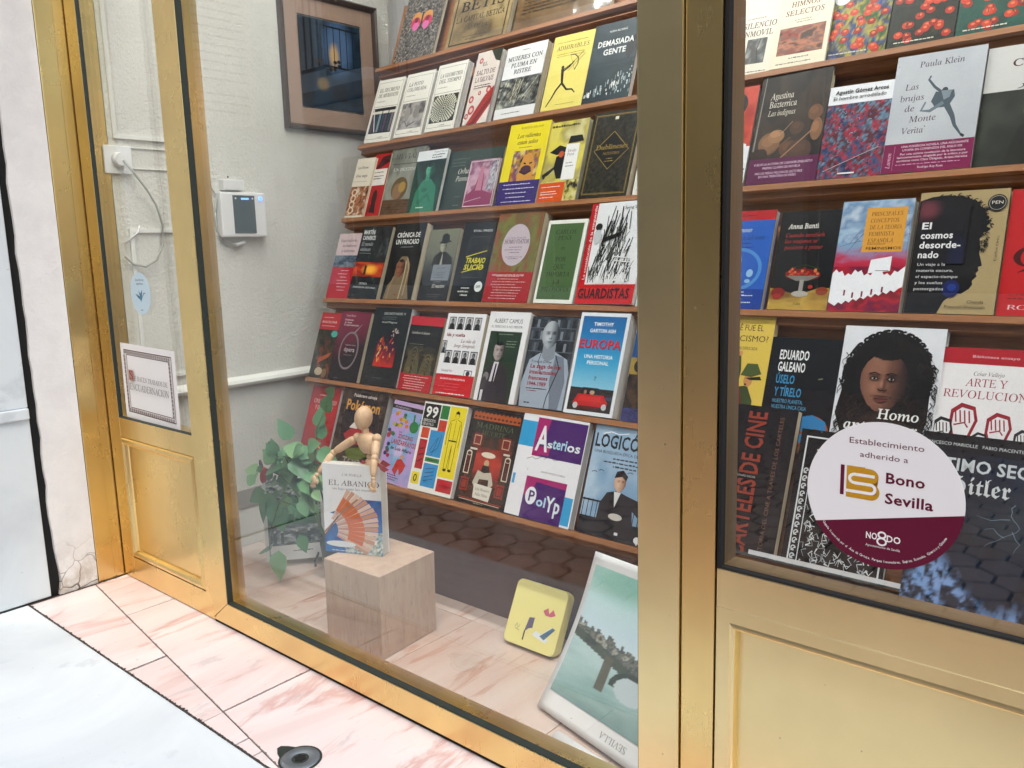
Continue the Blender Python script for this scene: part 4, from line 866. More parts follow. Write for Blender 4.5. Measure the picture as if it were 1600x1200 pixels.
def C4(a):
    a.img(0, 0, 1, 1, lambda X, Y: pal(['#26282a', '#34383a', '#7d8071', '#8b8d78'], Y * 1.1 + .2 * fbm(X, Y, 3, 3) - .15)); k = '#2a2b26'
    a.poly([(.25, .48), (.30, .62), (.46, .68), (.66, .68), (.88, .60), (.95, .48)], k); a.head(.54, .755, .105, ['#2a2b26', '#6a6858', '#a09e8a', '#c4c2b0'], None, nx=18, ny=22); a.poly([(.36, .80), (.44, .83), (.45, .92), (.56, .94), (.68, .91), (.70, .84), (.80, .82), (.56, .79)], k); a.poly([(.52, .5), (.56, .68), (.60, .5)], '#b5b3a2')
    a.rect(.33, .28, .92, .50, '#8f969e'); a.text('EL CASO', .5, .44, .02, '#444b52', 'b', x1=.74); [a.lines(.4, .86, [.39 - i * .025], .009, '#5a636c', i, 'c') for i in range(4)]; a.text('El nuestro', .42, .18, .048, '#dcdcd4', 'j', x1=.84); a.lines(.45, .8, [.255], .012, '#9a9a92', 2); a.lines(.3, .8, [.08, .05], .008, '#777', 3)
def C5(a):
    a.rect(0, 0, 1, 1, '#121413'); a.text('EYAL PRESS', .32, .88, .028, '#dfe3e0', 'm', x1=.9); a.frame(.25, .30, .86, .82, .018, '#53574f'); a.img(.28, .32, .83, .80, painting(['#0c0e0d', '#2e3330', '#171a19', '#454b46'], 5, 141, 2)); a.poly([(.22, .44), (.86, .52), (.88, .63), (.24, .55)], '#20231b')
    a.line([(.24, .56), (.86, .64)], .018, '#e3d93a'); a.line([(.20, .365), (.84, .44)], .018, '#e3d93a'); a.text('TRABAJO', .26, .485, .065, '#e8de3c', 'b', x1=.86, sh=.15); a.text('SUCIO', .24, .40, .065, '#e8de3c', 'b', x1=.84, sh=.15); a.ell(.82, .19, .12, .065, '#e6eaea'); [a.line([(.75, .175 + i * .012), (.88, .185 + i * .012)], .01, '#444') for i in range(3)]; [a.lines(.2, .66, [.16 - i * .045], .022, '#cfd4d0', i, 'c') for i in range(3)]
def C6(a):
    a.img(0, .0, 1, 1, painting(['#7a5640', '#8d8a4c', '#7c7f4a', '#a35a48', '#6e7446'], 5, 151, 2.2), 26, 34); a.ell(.50, .64, .30, .235, '#cfc3cc', 40); a.text('La Tierra Prometida', .28, .71, .02, '#5a4f58', 'i', x1=.70); a.text('HOMO VIATOR', .24, .655, .045, '#4a4048', 's', x1=.78); [a.lines(.26, .76, [.61 - i * .03], .009, '#7a6c78', i, 'c') for i in range(3)]; a.lines(.3, .7, [.50, .48], .008, '#7a6c78', 4, 'c'); band(a, .335, '#b3202c', '#f3cfd2', 9, 5, .008); a.text('NUEVA BREVE HISTORIA DE UN VIAJE', .12, .29, .018, '#fff', 'b', x1=.82)
def C7(a):
    a.rect(0, 0, 1, 1, '#f2f4ec'); a.rect(.06, .045, .94, .955, '#5d7a50'); k = '#26301f'
    for t, y in (('CARLOS', .83), ('PEÑA', .755), ('POR', .50), ('QUÉ', .41), ('IMPORTA', .32), ('LA', .23), ('FILOSOFÍA', .14)): a.text(t, .5, y, .052, k, 'r', al='c')
    a.ring(.5, .655, .04, .012, .008, k); a.text('T', .48, .065, .03, k, 's')
def C8(a):
    a.rect(0, 0, 1, 1, '#eef0f2'); a.rect(0, 0, .12, 1, '#c8242e'); a.rect(0, 0, 1, .19, '#d62a2c'); a.text('La constitución rusa en el arte', .075, .22, .045, '#f6f6f6', 'b', x1=.96, rot=90) if False else None
    a.text('La constitución de la vanguardia', .10, .24, .03, '#f6f6f6', 'b', x1=.74, rot=90); rn = random.Random(9)
    for i in range(150):
        t = rn.random(); x = .50 + (rn.random() - .5) * (.30 + .46 * (1 - t)); y = .20 + t * .52; dx_ = rn.uniform(-.03, .10); a.line([(x, y), (min(.95, max(.13, x + dx_)), min(.95, y + rn.uniform(.06, .22)))], rn.uniform(.006, .018), rn.choice(['#1f2220', '#3b3f3a', '#5b6058', '#2a2e2c', '#8a8f86']))
    a.line([(.36, .70), (.44, .96)], .012, '#2a2c2a'); a.line([(.58, .70), (.57, .95)], .02, '#2a2c2a'); a.line([(.74, .72), (.72, .90)], .012, '#2a2c2a'); a.poly([(.30, .60), (.62, .66), (.60, .70), (.30, .645)], '#1a1c1a'); a.ell(.20, .76, .06, .035, '#222'); a.ell(.20, .66, .07, .07, '#cfd4d6'); a.line([(.55, .46), (.85, .44)], .018, '#f0f0ee'); a.line([(.56, .42), (.86, .40)], .014, '#f0f0ee'); a.line([(.8, .44), (.78, .24)], .014, '#e0e0de')
    a.text('Sjeng Scheijen', .60, .925, .028, '#3a3a3a', 'n', x1=1.0); a.text('LOS', .30, .20, .055, '#f4f4f4', 'b', x1=.44, sh=.15); a.text('VAN-', .50, .20, .085, '#f4f4f4', 'b', x1=.86, sh=.1); a.text('GUARDISTAS', .04, .055, .095, '#571014', 'b', x1=.93)
def C9(a): a.rect(0, 0, 1, 1, '#e6e7e6'); a.frame(.06, .04, .94, .5, .02, '#444')
# --- row D
def D1(a): a.rect(0, .74, 1, 1, '#c3282c'); a.lines(.12, .85, [.92], .014, '#f0b9b9', 2); a.text('BARCELONA', .1, .84, .035, '#f6e3e3', 'b', x1=.85); a.lines(.1, .85, [.79], .014, '#f0b9b9', 3); a.img(0, 0, 1, .74, painting(['#14110c', '#2e2c1c', '#5a4a2a', '#1c2a20', '#8c4a24'], 9, 161, 2.2)); a.ell(.85, .68, .16, .05, '#5db7a8'); a.poly([(.3, .3), (.9, .4), (.8, .32), (.3, .22)], '#b4603a'); a.ell(.45, .1, .2, .06, '#c9b8a0'); a.ell(.75, .08, .12, .07, '#8d7458')
def D2(a):
    a.img(0, 0, 1, 1, lambda X, Y: pal(['#141214', '#2b161f', '#7a2440', '#8d2a4a'], np.clip(Y * 1.1 - X * .25 + .1 * fbm(X, Y, 3, 2), 0, 1)), 14, 18); a.text('Tomás Rivero', .16, .93, .028, '#e3d9dc', 'i', x1=.5); [a.text(t, .16, .87 - i * .038, .026, '#f3eef0', 'b', x1=.16 + w) for i, (t, w) in enumerate((('El demonio', .28), ('y sus', .24), ('la representación', .5)))]
    a.ring(.50, .44, .30, .26, .045, '#8d8286', 44); a.line([(.58, .70), (.78, .83)], .035, '#a79ca0', .01); a.text('historia de la', .36, .51, .022, '#c9bfc3', 'n', x1=.70); a.text('ópera', .34, .425, .065, '#d9d2d5', 'n', x1=.70); a.lines(.36, .66, [.37], .012, '#8d8286', 3); a.lines(.2, .4, [.03], .01, '#8d8286', 2)
def D3(a):
    a.rect(0, 0, 1, 1, '#17201f'); a.text('DESCARTE MADRE 10', .28, .91, .030, '#d8dedc', 'b', x1=.86, sh=.1); a.lines(.26, .8, [.875, .85], .010, '#7a8583', 2); a.text('Ariel Magnus', .26, .80, .026, '#c6cecb', 'b', x1=.68)
    a.poly([(.22, .28), (.24, .5), (.4, .68), (.72, .70), (.80, .35), (.6, .22), (.36, .22)], '#2a1626'); a.img(.25, .24, .80, .66, lambda X, Y: pal(['#c8321a', '#8d2130', '#5a1c48', '#1f1a24'], Y * 1.2 + .6 * fbm(X, Y, 4, 3) - .35), 16, 18)
    rn = random.Random(4)
    for i in range(26): x = .3 + rn.random() * .42; y = .28 + rn.random() * .3; a.line([(x, y), (x + rn.uniform(-.04, .06), y + rn.uniform(.02, .08))], .02, rn.choice(['#ef7a2a', '#f6b04a', '#e04a20', '#f2d8a8']))
    for i in range(8): x = .62 + rn.random() * .1; y = .62 + rn.random() * .1; a.line([(x, y), (x + rn.uniform(-.05, .08), y + rn.uniform(-.02, .05))], .016, '#d9c9c4')
    a.lines(.3, .7, [.09], .012, '#5f6b68', 2)
def D4(a):
    a.rect(0, 0, 1, 1, '#191a17'); a.rect(0, .88, 1, 1, '#c9223a'); a.text('Gershom Scholem', .10, .76, .035, '#dcdcd2', 'i', x1=.64); a.lines(.08, .7, [.62], .008, '#8a8a78', 2); g = '#8d8458'
    a.img(0, .22, 1, .60, painting(['#1a1913', '#4a442c', '#2e2b1e', '#6a6240'], 7, 171, 2)); 
    for i in range(5): a.ring(.30, .22, .05 + i * .035, .16 + i * .05, .012, g, 18, 0, 180); a.ring(.74, .22, .04 + i * .03, .08 + i * .05, .012, g, 18, 0, 180)
    band(a, .225, '#bd1f2b', '#f6d6d6', 6, 7, .010)
def D5(a):
    a.rect(0, 0, 1, 1, '#f0f0f3')
    def st_(x, y, w=.18, h=.155): a.rect(x, y, x + w, y + h, '#1f2024'); a.rect(x + .012, y + .01, x + w - .012, y + h - .01, '#c9c9cc'); a.poly([(x + .02, y + .01), (x + .03, y + h * .42), (x + w * .5, y + h * .55), (x + w - .03, y + h * .4), (x + w - .02, y + .01)], '#222428'); a.ell(x + w * .5, y + h * .68, w * .2, h * .2, '#1d1e22'); a.ell(x + w * .48, y + h * .64, w * .13, h * .14, '#8d8d90')
    for i in range(4): st_(.07 + i * .22, .80)
    for i in range(4): st_(.13 + i * .22, .39)
    st_(-.0 + .01, .505, .12); a.text('Ida y vuelta', .08, .715, .042, '#a3242e', 'b', x1=.56, sh=.1); a.text('La vida de', .48, .645, .04, '#7c2630', 'i', x1=.86); a.text('Jorge Semprún', .32, .585, .04, '#7c2630', 'i', x1=.86); a.text('Soledad Fox', .12, .285, .028, '#334', 'r', x1=.42); a.frame(.72, .22, .92, .32, .012, '#334'); a.ell(.82, .28, .05, .03, '#556'); a.rect(0, 0, 1, .255, '#d31f2c'); a.text('BIOGRAFÍA DE JORGE SEMPRÚN', .14, .19, .022, '#fff', 'b', x1=.78); [a.lines(.1, .85, [.14 - i * .035], .009, '#e9747c', i, 'c') for i in range(3)]; a.lines(.1, .9, [.02], .012, '#fff', 4)
def D6(a):
    a.rect(0, 0, 1, 1, '#f0f0f2'); a.text('ALBERT CAMUS', .14, .875, .048, '#26262a', 'n', x1=.84); a.text('EL DERECHO A NO MENTIR', .10, .82, .028, '#3a3a3e', 'n', x1=.86); a.rect(.10, .0, .88, .78, '#2e4630'); a.lines(.3, .75, [.745], .008, '#a9b7a4', 3, 'c'); a.lines(.55, .82, [.67, .64, .61], .008, '#a9b7a4', 3)
    a.poly([(.10, 0), (.10, .24), (.22, .36), (.34, .45), (.5, .44), (.68, .36), (.78, .2), (.8, 0)], '#3b353c'); a.poly([(.30, .22), (.34, .44), (.46, .44), (.42, .22)], '#dcd6dc'); a.poly([(.36, .2), (.385, .42), (.42, .42), (.41, .2)], '#2a2630'); a.head(.40, .56, .135, ['#1a1618', '#6a5e5e', '#a39896', '#cfc4c0'], '#17141a', .22, .08, .1)
    a.ell(.20, .27, .07, .05, '#8d8789'); a.ell(.18, .19, .06, .08, '#4a464a'); a.rect(.14, 0, .20, .12, '#e0dde2')
def D7(a):
    a.img(0, 0, 1, 1, painting(['#1c1f24', '#2e333a', '#555d66', '#20242a'], 8, 181, 1.8)); 
    for j in range(3):
        for i in range(9): x = .02 + i * .11; y = .62 + j * .13; a.rect(x, y, x + .055, y + .09, ['#3a4048', '#6a727a', '#20242a', '#8d959c'][(i + j) % 4])
        a.rect(0, .61 + j * .13, 1, .62 + j * .13, '#6d757d')
    a.poly([(.05, 0), (.0, .25), (.1, .52), (.32, .60), (.62, .62), (.92, .54), (1, .4), (1, 0)], '#aeb9c6'); a.poly([(.72, 0), (.62, .3), (.66, .58), (.84, .56), (.95, .3), (.9, 0)], '#868f9c'); a.line([(.66, .58), (.78, .44), (.62, .12), (.6, 0)], .018, '#2c3038'); a.line([(.34, .60), (.30, .5), (.42, .36)], .014, '#39404a')
    a.poly([(.36, .55), (.36, .72), (.62, .72), (.64, .55), (.5, .5)], '#98a0a8'); a.head(.47, .80, .185, ['#1a1c20', '#565b62', '#9aa1a8', '#dfe3e6'], None, turn=.05)
    a.text('François Dosse', .16, .49, .028, '#26282e', 'b', x1=.60); 
    for t, y, x in (('La saga de los', .43, .82), ('intelectuales', .365, .74), ('franceses', .30, .58), ('1944-1989', .235, .56)): a.text(t, .15, y, .045, '#a51f30', 'b', x1=x)
    a.lines(.14, .62, [.20], .012, '#333', 3); a.lines(.16, .4, [.175], .01, '#a33', 4); a.lines(.15, .3, [.04], .016, '#333', 5)
def D8(a):
    a.rect(0, 0, 1, 1, '#eef2f6'); a.img(.06, .26, .94, .965, lambda X, Y: pal(['#9ad2e8', '#4fb4dc', '#1f8fc8', '#1573b0'], Y), 4, 12); a.img(.06, .035, .94, .26, painting(['#1a1d1c', '#34302a', '#4a4038', '#22282c', '#5a3030'], 8, 191, 2)); a.text('TIMOTHY', .30, .87, .036, '#eef6fa', 'b', x1=.70); a.text('GARTON ASH', .24, .805, .036, '#eef6fa', 'b', x1=.76); a.text('EUROPA', .08, .645, .085, '#5c2a52', 'b', x1=.925); a.text('EUROPA', .07, .65, .085, '#dc2438', 'b', x1=.915); a.text('UNA HISTORIA', .22, .55, .036, '#eef6fa', 'b', x1=.80); a.text('PERSONAL', .30, .49, .036, '#eef6fa', 'b', x1=.74); a.text('T', .50, .34, .035, '#16324a', 's')
    a.poly([(.28, .20), (.32, .265), (.64, .265), (.70, .20)], '#23282c'); a.ell(.38, .22, .03, .02, '#b08a70'); a.ell(.52, .22, .05, .02, '#c9b090'); a.poly([(.16, .11), (.24, .20), (.76, .20), (.86, .13), (.84, .085), (.18, .075)], '#cf2a26'); a.poly([(.24, .13), (.30, .18), (.70, .18), (.76, .13)], '#dd3a32'); a.rect(.30, .055, .70, .088, '#6a2c24'); a.ell(.22, .085, .05, .03, '#cfd3d2'); a.ell(.80, .09, .05, .03, '#cfd3d2'); a.rect(.80, .16, .94, .19, '#46506a')
def D9(a): a.img(0, 0, 1, .68, painting(['#141210', '#3a2c20', '#6a5238', '#1c1a24'], 6, 201, 2)); a.rect(0, .66, 1, 1, '#1f5f9c'); a.text('Vi', .2, .86, .05, '#fff', 'b'); a.lines(.15, .9, [.80, .76, .72], .015, '#cfe0f0', 4); a.rect(.0, .50, .6, .68, '#b39a4c'); a.ell(.3, .59, .18, .07, '#3a3020'); a.img(0, 0, 1, .14, painting(['#20244a', '#5a5f9a', '#2a2e50'], 14, 202, 2))
# --- row E
def E1(a): a.img(0, 0, 1, 1, lambda X, Y: pal(['#301018', '#a83038', '#b0202c', '#c42a30', '#8c1c28'], Y * .9 + .2 * fbm(X, Y, 3, 7)), 12, 16); a.lines(.3, .6, [.88], .014, '#f0c0c0', 2); a.text('CINE FANTÁSTICO', .14, .78, .05, '#f6e6e2', 'r', x1=.92); a.text('Y DE TERROR', .22, .70, .05, '#f6e6e2', 'r', x1=.84); [a.lines(.2, .85, [.60 - i * .03], .009, '#f0b0b0', i, 'c') for i in range(3)]; a.ring(.5, .12, .26, .13, .04, '#f2b070', 24, 0, 180); a.ell(.5, .10, .20, .10, '#c4352c')
def E2(a):
    a.img(0, 0, 1, 1, lambda X, Y: pal(['#1c1412', '#4a3a30', '#6a5a4c', '#241a18'], hash2(np.floor(X * 17), np.floor(Y * 21), 3)), 34, 42); a.ell(.5, .56, .40, .36, '#1d1420', 30)
    a.text('Palabrero salvaje', .26, .86, .035, '#e6d9d0', 'b', x1=.76); a.text('Pokémon', .15, .70, .12, '#2f4a86', 'b', x1=.88); a.text('Pokémon', .14, .705, .115, '#e0a830', 'b', x1=.87); a.poly([(.2, .42), (.45, .55), (.8, .5), (.75, .35), (.35, .30)], '#b02a35'); a.poly([(.3, .5), (.42, .6), (.48, .5)], '#e6e2dc'); a.poly([(.55, .40), (.8, .46), (.85, .38)], '#203a6a'); a.text('TODO', .3, .08, .09, '#a9a69c', 'b', x1=.85)
    a.poly([(.3, .25), (.6, .3), (.8, .22), (.6, .15), (.4, .16)], '#6a7a34')
def E3(a):
    a.rect(0, 0, 1, 1, '#c9b0d6'); a.rect(0, .90, 1, .95, '#20202a'); a.text('MUNDODISCO', .08, .912, .022, '#d8d0e0', 'b', x1=.55); a.img(.0, .02, 1, .89, painting(['#8fb0e0', '#c9a8de', '#7fb6d8', '#dcc6ea'], 3, 211, 1.5)); rn = random.Random(8)
    for i in range(16): a.ell(.12 + rn.random() * .42, .70 + rn.random() * .16, .05, .022, rn.choice(['#5d9a3a', '#c9b83a', '#3c7a30', '#d98a2a']))
    a.ell(.75, .72, .13, .07, '#2f8a4e'); a.line([(.72, .76), (.70, .87)], .05, '#2f8a4e'); a.line([(.85, .74), (.93, .80), (.88, .84)], .03, '#2f8a4e'); a.text('Los', .36, .62, .03, '#3a2a5a', 'b'); a.text('ZIGZAG', .36, .555, .05, '#b92f3a', 'b', x1=.80); a.text('LANZARRAYOS', .20, .475, .06, '#b92f3a', 'b', x1=.94); a.text('de Luis Alfaro', .22, .405, .04, '#20202a', 'b', x1=.84)
    for i in range(14): a.ell(.05 + rn.random() * .16, .25 + rn.random() * .4, .05, .025, rn.choice(['#2f3a6a', '#b9344a', '#3a7a5a']))
    a.poly([(.42, .16), (.50, .30), (.62, .32), (.78, .26), (.74, .18), (.66, .12), (.60, .20), (.54, .11)], '#c8352c'); a.ell(.62, .34, .05, .025, '#d9a27a'); [a.lines(.30, .68, [.10 - i * .028], .012, '#3a3050', i) for i in range(3)]
def E4(a):
    a.rect(0, 0, 1, 1, '#f2f2ee'); a.rect(.02, .72, .40, .98, '#161618'); a.text('99', .07, .83, .12, '#f4f4f0', 'b', x1=.35); a.text('EJERCICIOS', .05, .775, .032, '#f4f4f0', 'b', x1=.33); a.text('DE ESTILO', .05, .735, .028, '#f4f4f0', 'b', x1=.30)
    a.rect(.42, .83, .60, .98, '#2f8a45'); a.rect(.42, .66, .60, .815, '#cf4a2c'); a.rect(.62, .20, .985, .985, '#f0df2c'); a.rect(.06, .59, .24, .71, '#d85a30'); a.rect(.06, .24, .24, .575, '#c0283c'); a.rect(.27, .40, .60, .69, '#3a9fd6'); a.rect(.27, .335, .60, .385, '#3f9a55'); a.rect(.27, .06, .60, .32, '#3a9fd6'); a.rect(.04, .07, .22, .20, '#f0df2c'); a.rect(.64, .04, .985, .18, '#c8283c')
    k = '#2a2a20'; a.ell(.80, .895, .045, .045, k); a.ell(.80, .888, .036, .036, '#f0df2c'); a.rect(.757, .905, .845, .928, k)
    for s_ in (-1, 1):
        a.line([(.80 + s_ * .03, .845), (.80 + s_ * .12, .82), (.80 + s_ * .15, .68), (.80 + s_ * .14, .55)], .009, k); a.line([(.80 + s_ * .10, .80), (.80 + s_ * .09, .60)], .008, k); a.line([(.80 + s_ * .09, .60), (.80 + s_ * .085, .30), (.80 + s_ * .02, .30), (.80, .56)], .009, k); a.ell(.80 + s_ * .055, .285, .04, .016, k)
    a.rect(.71, .60, .89, .615, k); a.line([(.80, .84), (.80, .61)], .006, k); a.ring(.13, .135, .03, .035, .02, k)
    a.line([(.33, .46), (.45, .60), (.55, .65), (.50, .50), (.36, .44)], .008, k); a.line([(.4, .42), (.48, .62)], .008, k); a.line([(.31, .36), (.56, .36)], .02, '#1c5a30'); [a.line([(.33, .12 + i * .045), (.53, .16 + i * .04)], .012, '#215f8a') for i in range(4)]; a.text('MATT MADDEN', .70, .09, .03, '#6a1420', 'b', x1=.95); [a.line([(.10, .32 + i * .07), (.21, .36 + i * .06)], .02, '#701525') for i in range(3)]
def E5(a):
    a.rect(0, 0, 1, 1, '#1c1f1a'); a.img(.10, .05, .93, .93, painting(['#2a2218', '#5a3018', '#38301e', '#7a3a1a'], 6, 221, 1.8)); a.rect(.05, .885, .97, .955, '#b8642a')
    for i in range(12): a.poly([(.05 + i * .077, .955), (.09 + i * .077, .975), (.125 + i * .077, .955)], '#b8642a'); a.rect(.07 + i * .077, .905, .115 + i * .077, .925, '#5a2412')
    a.rect(.08, .72, .94, .88, '#20281e'); a.text('MADRINA', .14, .80, .055, '#6f7a5c', 'r', x1=.88); a.text('MUERTE', .28, .73, .048, '#6f7a5c', 'r', x1=.74)
    for x in (.14, .70): a.rect(x, .60, x + .18, .74, '#8a2c1e'); a.frame(x + .02, .62, x + .16, .72, .012, '#d8bfa0'); a.rect(x - .02, .56, x + .2, .58, '#e3dccb')
    a.img(.26, .28, .78, .60, lambda X, Y: pal(['#3a2a1c', '#a8341e', '#c6452a', '#7a2a18'], Y * .8 + .4 * fbm(X, Y, 4, 3))); a.ell(.5, .53, .14, .03, '#e9dfcc')
    for x in (.07, .83): a.rect(x, .30, x + .11, .52, '#5e1c18'); a.frame(x, .30, x + .11, .52, .014, '#eadfca'); a.ell(x + .055, .52, .055, .03, '#eadfca'); a.ell(x + .055, .515, .04, .02, '#5e1c18')
    a.ell(.50, .44, .05, .04, '#cdb38f'); a.poly([(.40, .30), (.44, .42), (.56, .42), (.62, .30)], '#26201a'); a.poly([(.30, .22), (.36, .36), (.48, .34), (.62, .36), (.70, .24), (.62, .17), (.6, .28), (.42, .27), (.38, .16)], '#cfc7b8')
    for x in (.06, .76): a.rect(x, .12, x + .16, .26, '#a03a20'); a.frame(x + .02, .14, x + .14, .24, .012, '#2a1810')
    a.poly([(.36, .07), (.68, .06), (.70, .21), (.34, .22)], '#e6e2d8'); a.text('Sofía Montalvo', .38, .155, .03, '#2a2420', 'c', x1=.66); a.text('Julia Nieto', .40, .10, .03, '#2a2420', 'c', x1=.64); a.rect(.08, .045, .94, .055, '#b03a24'); a.rect(.1, .03, .9, .037, '#d8cdb8'); a.lines(.4, .6, [.012], .01, '#b8b09c', 3)
def E6(a):
    a.rect(0, 0, 1, 1, '#f1f1f5'); a.rect(0, .68, .24, .93, '#36aede'); a.rect(.24, .60, .99, .975, '#57207c'); a.poly([(.24, .60), (.24, .975), (.44, .975), (.36, .60)], '#b5187a'); a.rect(.24, .62, .50, .70, '#b5187a'); a.rect(.28, .70, .9, .76, '#4a1c74')
    a.text('A', .27, .66, .24, '#f0f4f8', 'b', x1=.46); a.text('teri', .53, .70, .10, '#bfe3f2', 'b', x1=.74); a.text('os', .75, .70, .085, '#f0f4f8', 'b', x1=.94); a.text('s', .45, .70, .07, '#e8f2f8', 'b', x1=.53)
    k = '#4a4a5a'; a.line([(.18, .56), (.26, .585), (.32, .57), (.40, .60)], .006, k); a.line([(.45, .585), (.52, .62), (.60, .59), (.66, .60)], .006, k); a.text('DAVID MAZZUCCHELLI', .44, .455, .016, k, 'n', x1=.80)
    a.rect(.86, .02, .985, .28, '#36aede'); a.rect(.24, .0, .86, .40, '#57207c'); a.poly([(.24, .22), (.24, .40), (.86, .40), (.86, .34), (.40, .36), (.36, .2)], '#b5187a'); a.ell(.36, .22, .085, .085, '#f0f4f8', 24); a.text('P', .33, .17, .10, '#57207c', 'b', x1=.42); a.text('ol', .46, .14, .09, '#bfe3f2', 'b', x1=.60); a.text('Yp', .60, .11, .14, '#e8f2f8', 'b', x1=.82); a.rect(.02, .30, .06, .40, '#36aede')
def E7(a):
    a.img(0, .0, 1, 1, lambda X, Y: pal(['#a8c4da', '#c2d6e6', '#8fb2cf', '#b4cde0'], fbm(X, Y, 2.5, 4) * 1.2), 12, 16); a.text('LOGICÓMIX', .03, .80, .12, '#10181e', 'b', x1=.98) ; a.text('UNA BÚSQUEDA ÉPICA DE LA VERDAD', .04, .745, .026, '#1a242c', 'b', x1=.99); [a.lines(.18, .9, [.70 - i * .035], .016, '#3a4a58', i, 'c') for i in range(3)]; a.line([(.12, .92), (.24, .945), (.36, .93), (.5, .95)], .01, '#fff')
    for x, y in ((.1, .56), (.2, .58), (.8, .55), (.85, .50), (.62, .60)): a.line([(x - .04, y), (x, y + .012), (x + .04, y + .004)], .008, '#20303e')
    a.rect(0, .0, 1, .16, '#26303a'); k = '#1a222c'
    for i in range(15): a.rect(.02 + i * .068, .12, .03 + i * .068, .32, k)
    a.rect(0, .30, 1, .315, k); a.rect(0, .12, 1, .13, k)
    a.poly([(.24, .06), (.26, .30), (.34, .40), (.48, .43), (.64, .40), (.90, .36), (.96, .26), (.86, .22), (.74, .28), (.80, .06)], '#1e242e'); a.poly([(.44, .42), (.48, .28), (.54, .42)], '#e6e6e6'); a.head(.50, .505, .085, ['#6a4a3c', '#b08a74', '#d6b49c', '#ecd0bc'], None, nx=14, ny=18); a.poly([(.41, .54), (.43, .60), (.52, .62), (.60, .57), (.58, .53), (.52, .56)], '#15161a'); a.ell(.52, .20, .1, .03, '#d9d4cc'); a.rect(.55, .045, .60, .07, '#f0f0f0'); a.ell(.88, .045, .05, .03, '#f4f4f4'); a.poly([(.86, .02), (.9, .02), (.88, .0)], '#f4f4f4')
# --- right section
def RA1(a): a.rect(0, 0, 1, 1, '#efeadb'); a.text('SILENCIO', .14, .52, .06, '#5a2a2a', 's', x1=.9); a.text('INMÓVIL', .14, .43, .06, '#5a2a2a', 's', x1=.86); a.lines(.2, .8, [.62], .010, '#8a7a6a', 2); bw(a, .30, .13, .76, .40, 231, 4, '#6a625c', '#c9c2b8', nx=10, ny=10); a.line([(.6, .4), (.55, .28), (.6, .15)], .02, '#3a3430'); a.lines(.1, .9, [.04], .010, '#6a5a50', 4)
def RA2(a): a.rect(0, 0, 1, 1, '#efe9d4'); a.text('HIMNOS', .22, .64, .055, '#7a2a26', 's', x1=.74); a.text('SELECTOS', .14, .55, .055, '#7a2a26', 's', x1=.84); a.lines(.3, .7, [.49, .465], .009, '#8a7a5a', 3, 'c'); a.img(.08, .13, .92, .42, painting(['#3a2a26', '#b0503a', '#7a6a60', '#d08a6a', '#5a4238'], 4, 241, 2.2)); a.lines(.3, .7, [.085], .012, '#555', 4, 'c'); a.lines(.1, .9, [.035], .010, '#6a5a50', 5)
def floral(title, base, seed):
    def f(a):
        a.img(0, 0, 1, 1, painting(base, 7, seed, 2.3), 28, 34); rn = random.Random(seed)
        for i in range(26): x, y = rn.random() * .84 + .07, rn.random() * .5 + .05; a.ell(x, y, .07, .033, rn.choice(['#c23a22', '#d8502e', '#a82c20'])); a.ell(x, y + .01, .03, .012, '#e88a5a')
        for i in range(20): x, y = rn.random() * .8 + .1, rn.random() * .6 + .03; a.line([(x, y), (x + rn.uniform(-.07, .07), y + .05)], .018, rn.choice(base), .004)
        if title:
            a.ell(.18, .60, .13, .06, '#eef0ee'); a.ell(.82, .60, .13, .06, '#eef0ee'); a.rect(.12, .58, .88, .98, '#eef0ee')
            for i, (t, x0, x1) in enumerate(title): a.text(t, x0, .74 - i * .09, .052, '#4a5a50', 's', x1=x1)
            a.lines(.3, .7, [.60], .01, '#7a8a80', 2, 'c')
        a.lines(.1, .9, [.05], .012, '#e8e4d4', 6)
    return f
def RB1(a): a.rect(0, 0, 1, 1, '#eceef2'); a.img(0, .40, 1, 1, painting(['#c8422e', '#d8604a', '#b03424'], 3, 251)); a.ell(.45, .82, .30, .12, '#23201f'); a.poly([(.3, .75), (.6, .8), (.7, .5), (.4, .48)], '#3a2a26'); a.poly([(.0, .46), (.4, .5), (.9, .42), (.9, .4), (0, .38)], '#f0f2f6'); a.lines(.6, .9, [.245], .02, '#333', 2); a.text('NOCTÁMBULA FE', .0, .10, .085, '#23406e', 'b', x1=.96); a.line([(.7, .45), (.85, .30)], .015, '#33405a'); a.rect(.0, .0, .9, .02, '#a83a26')
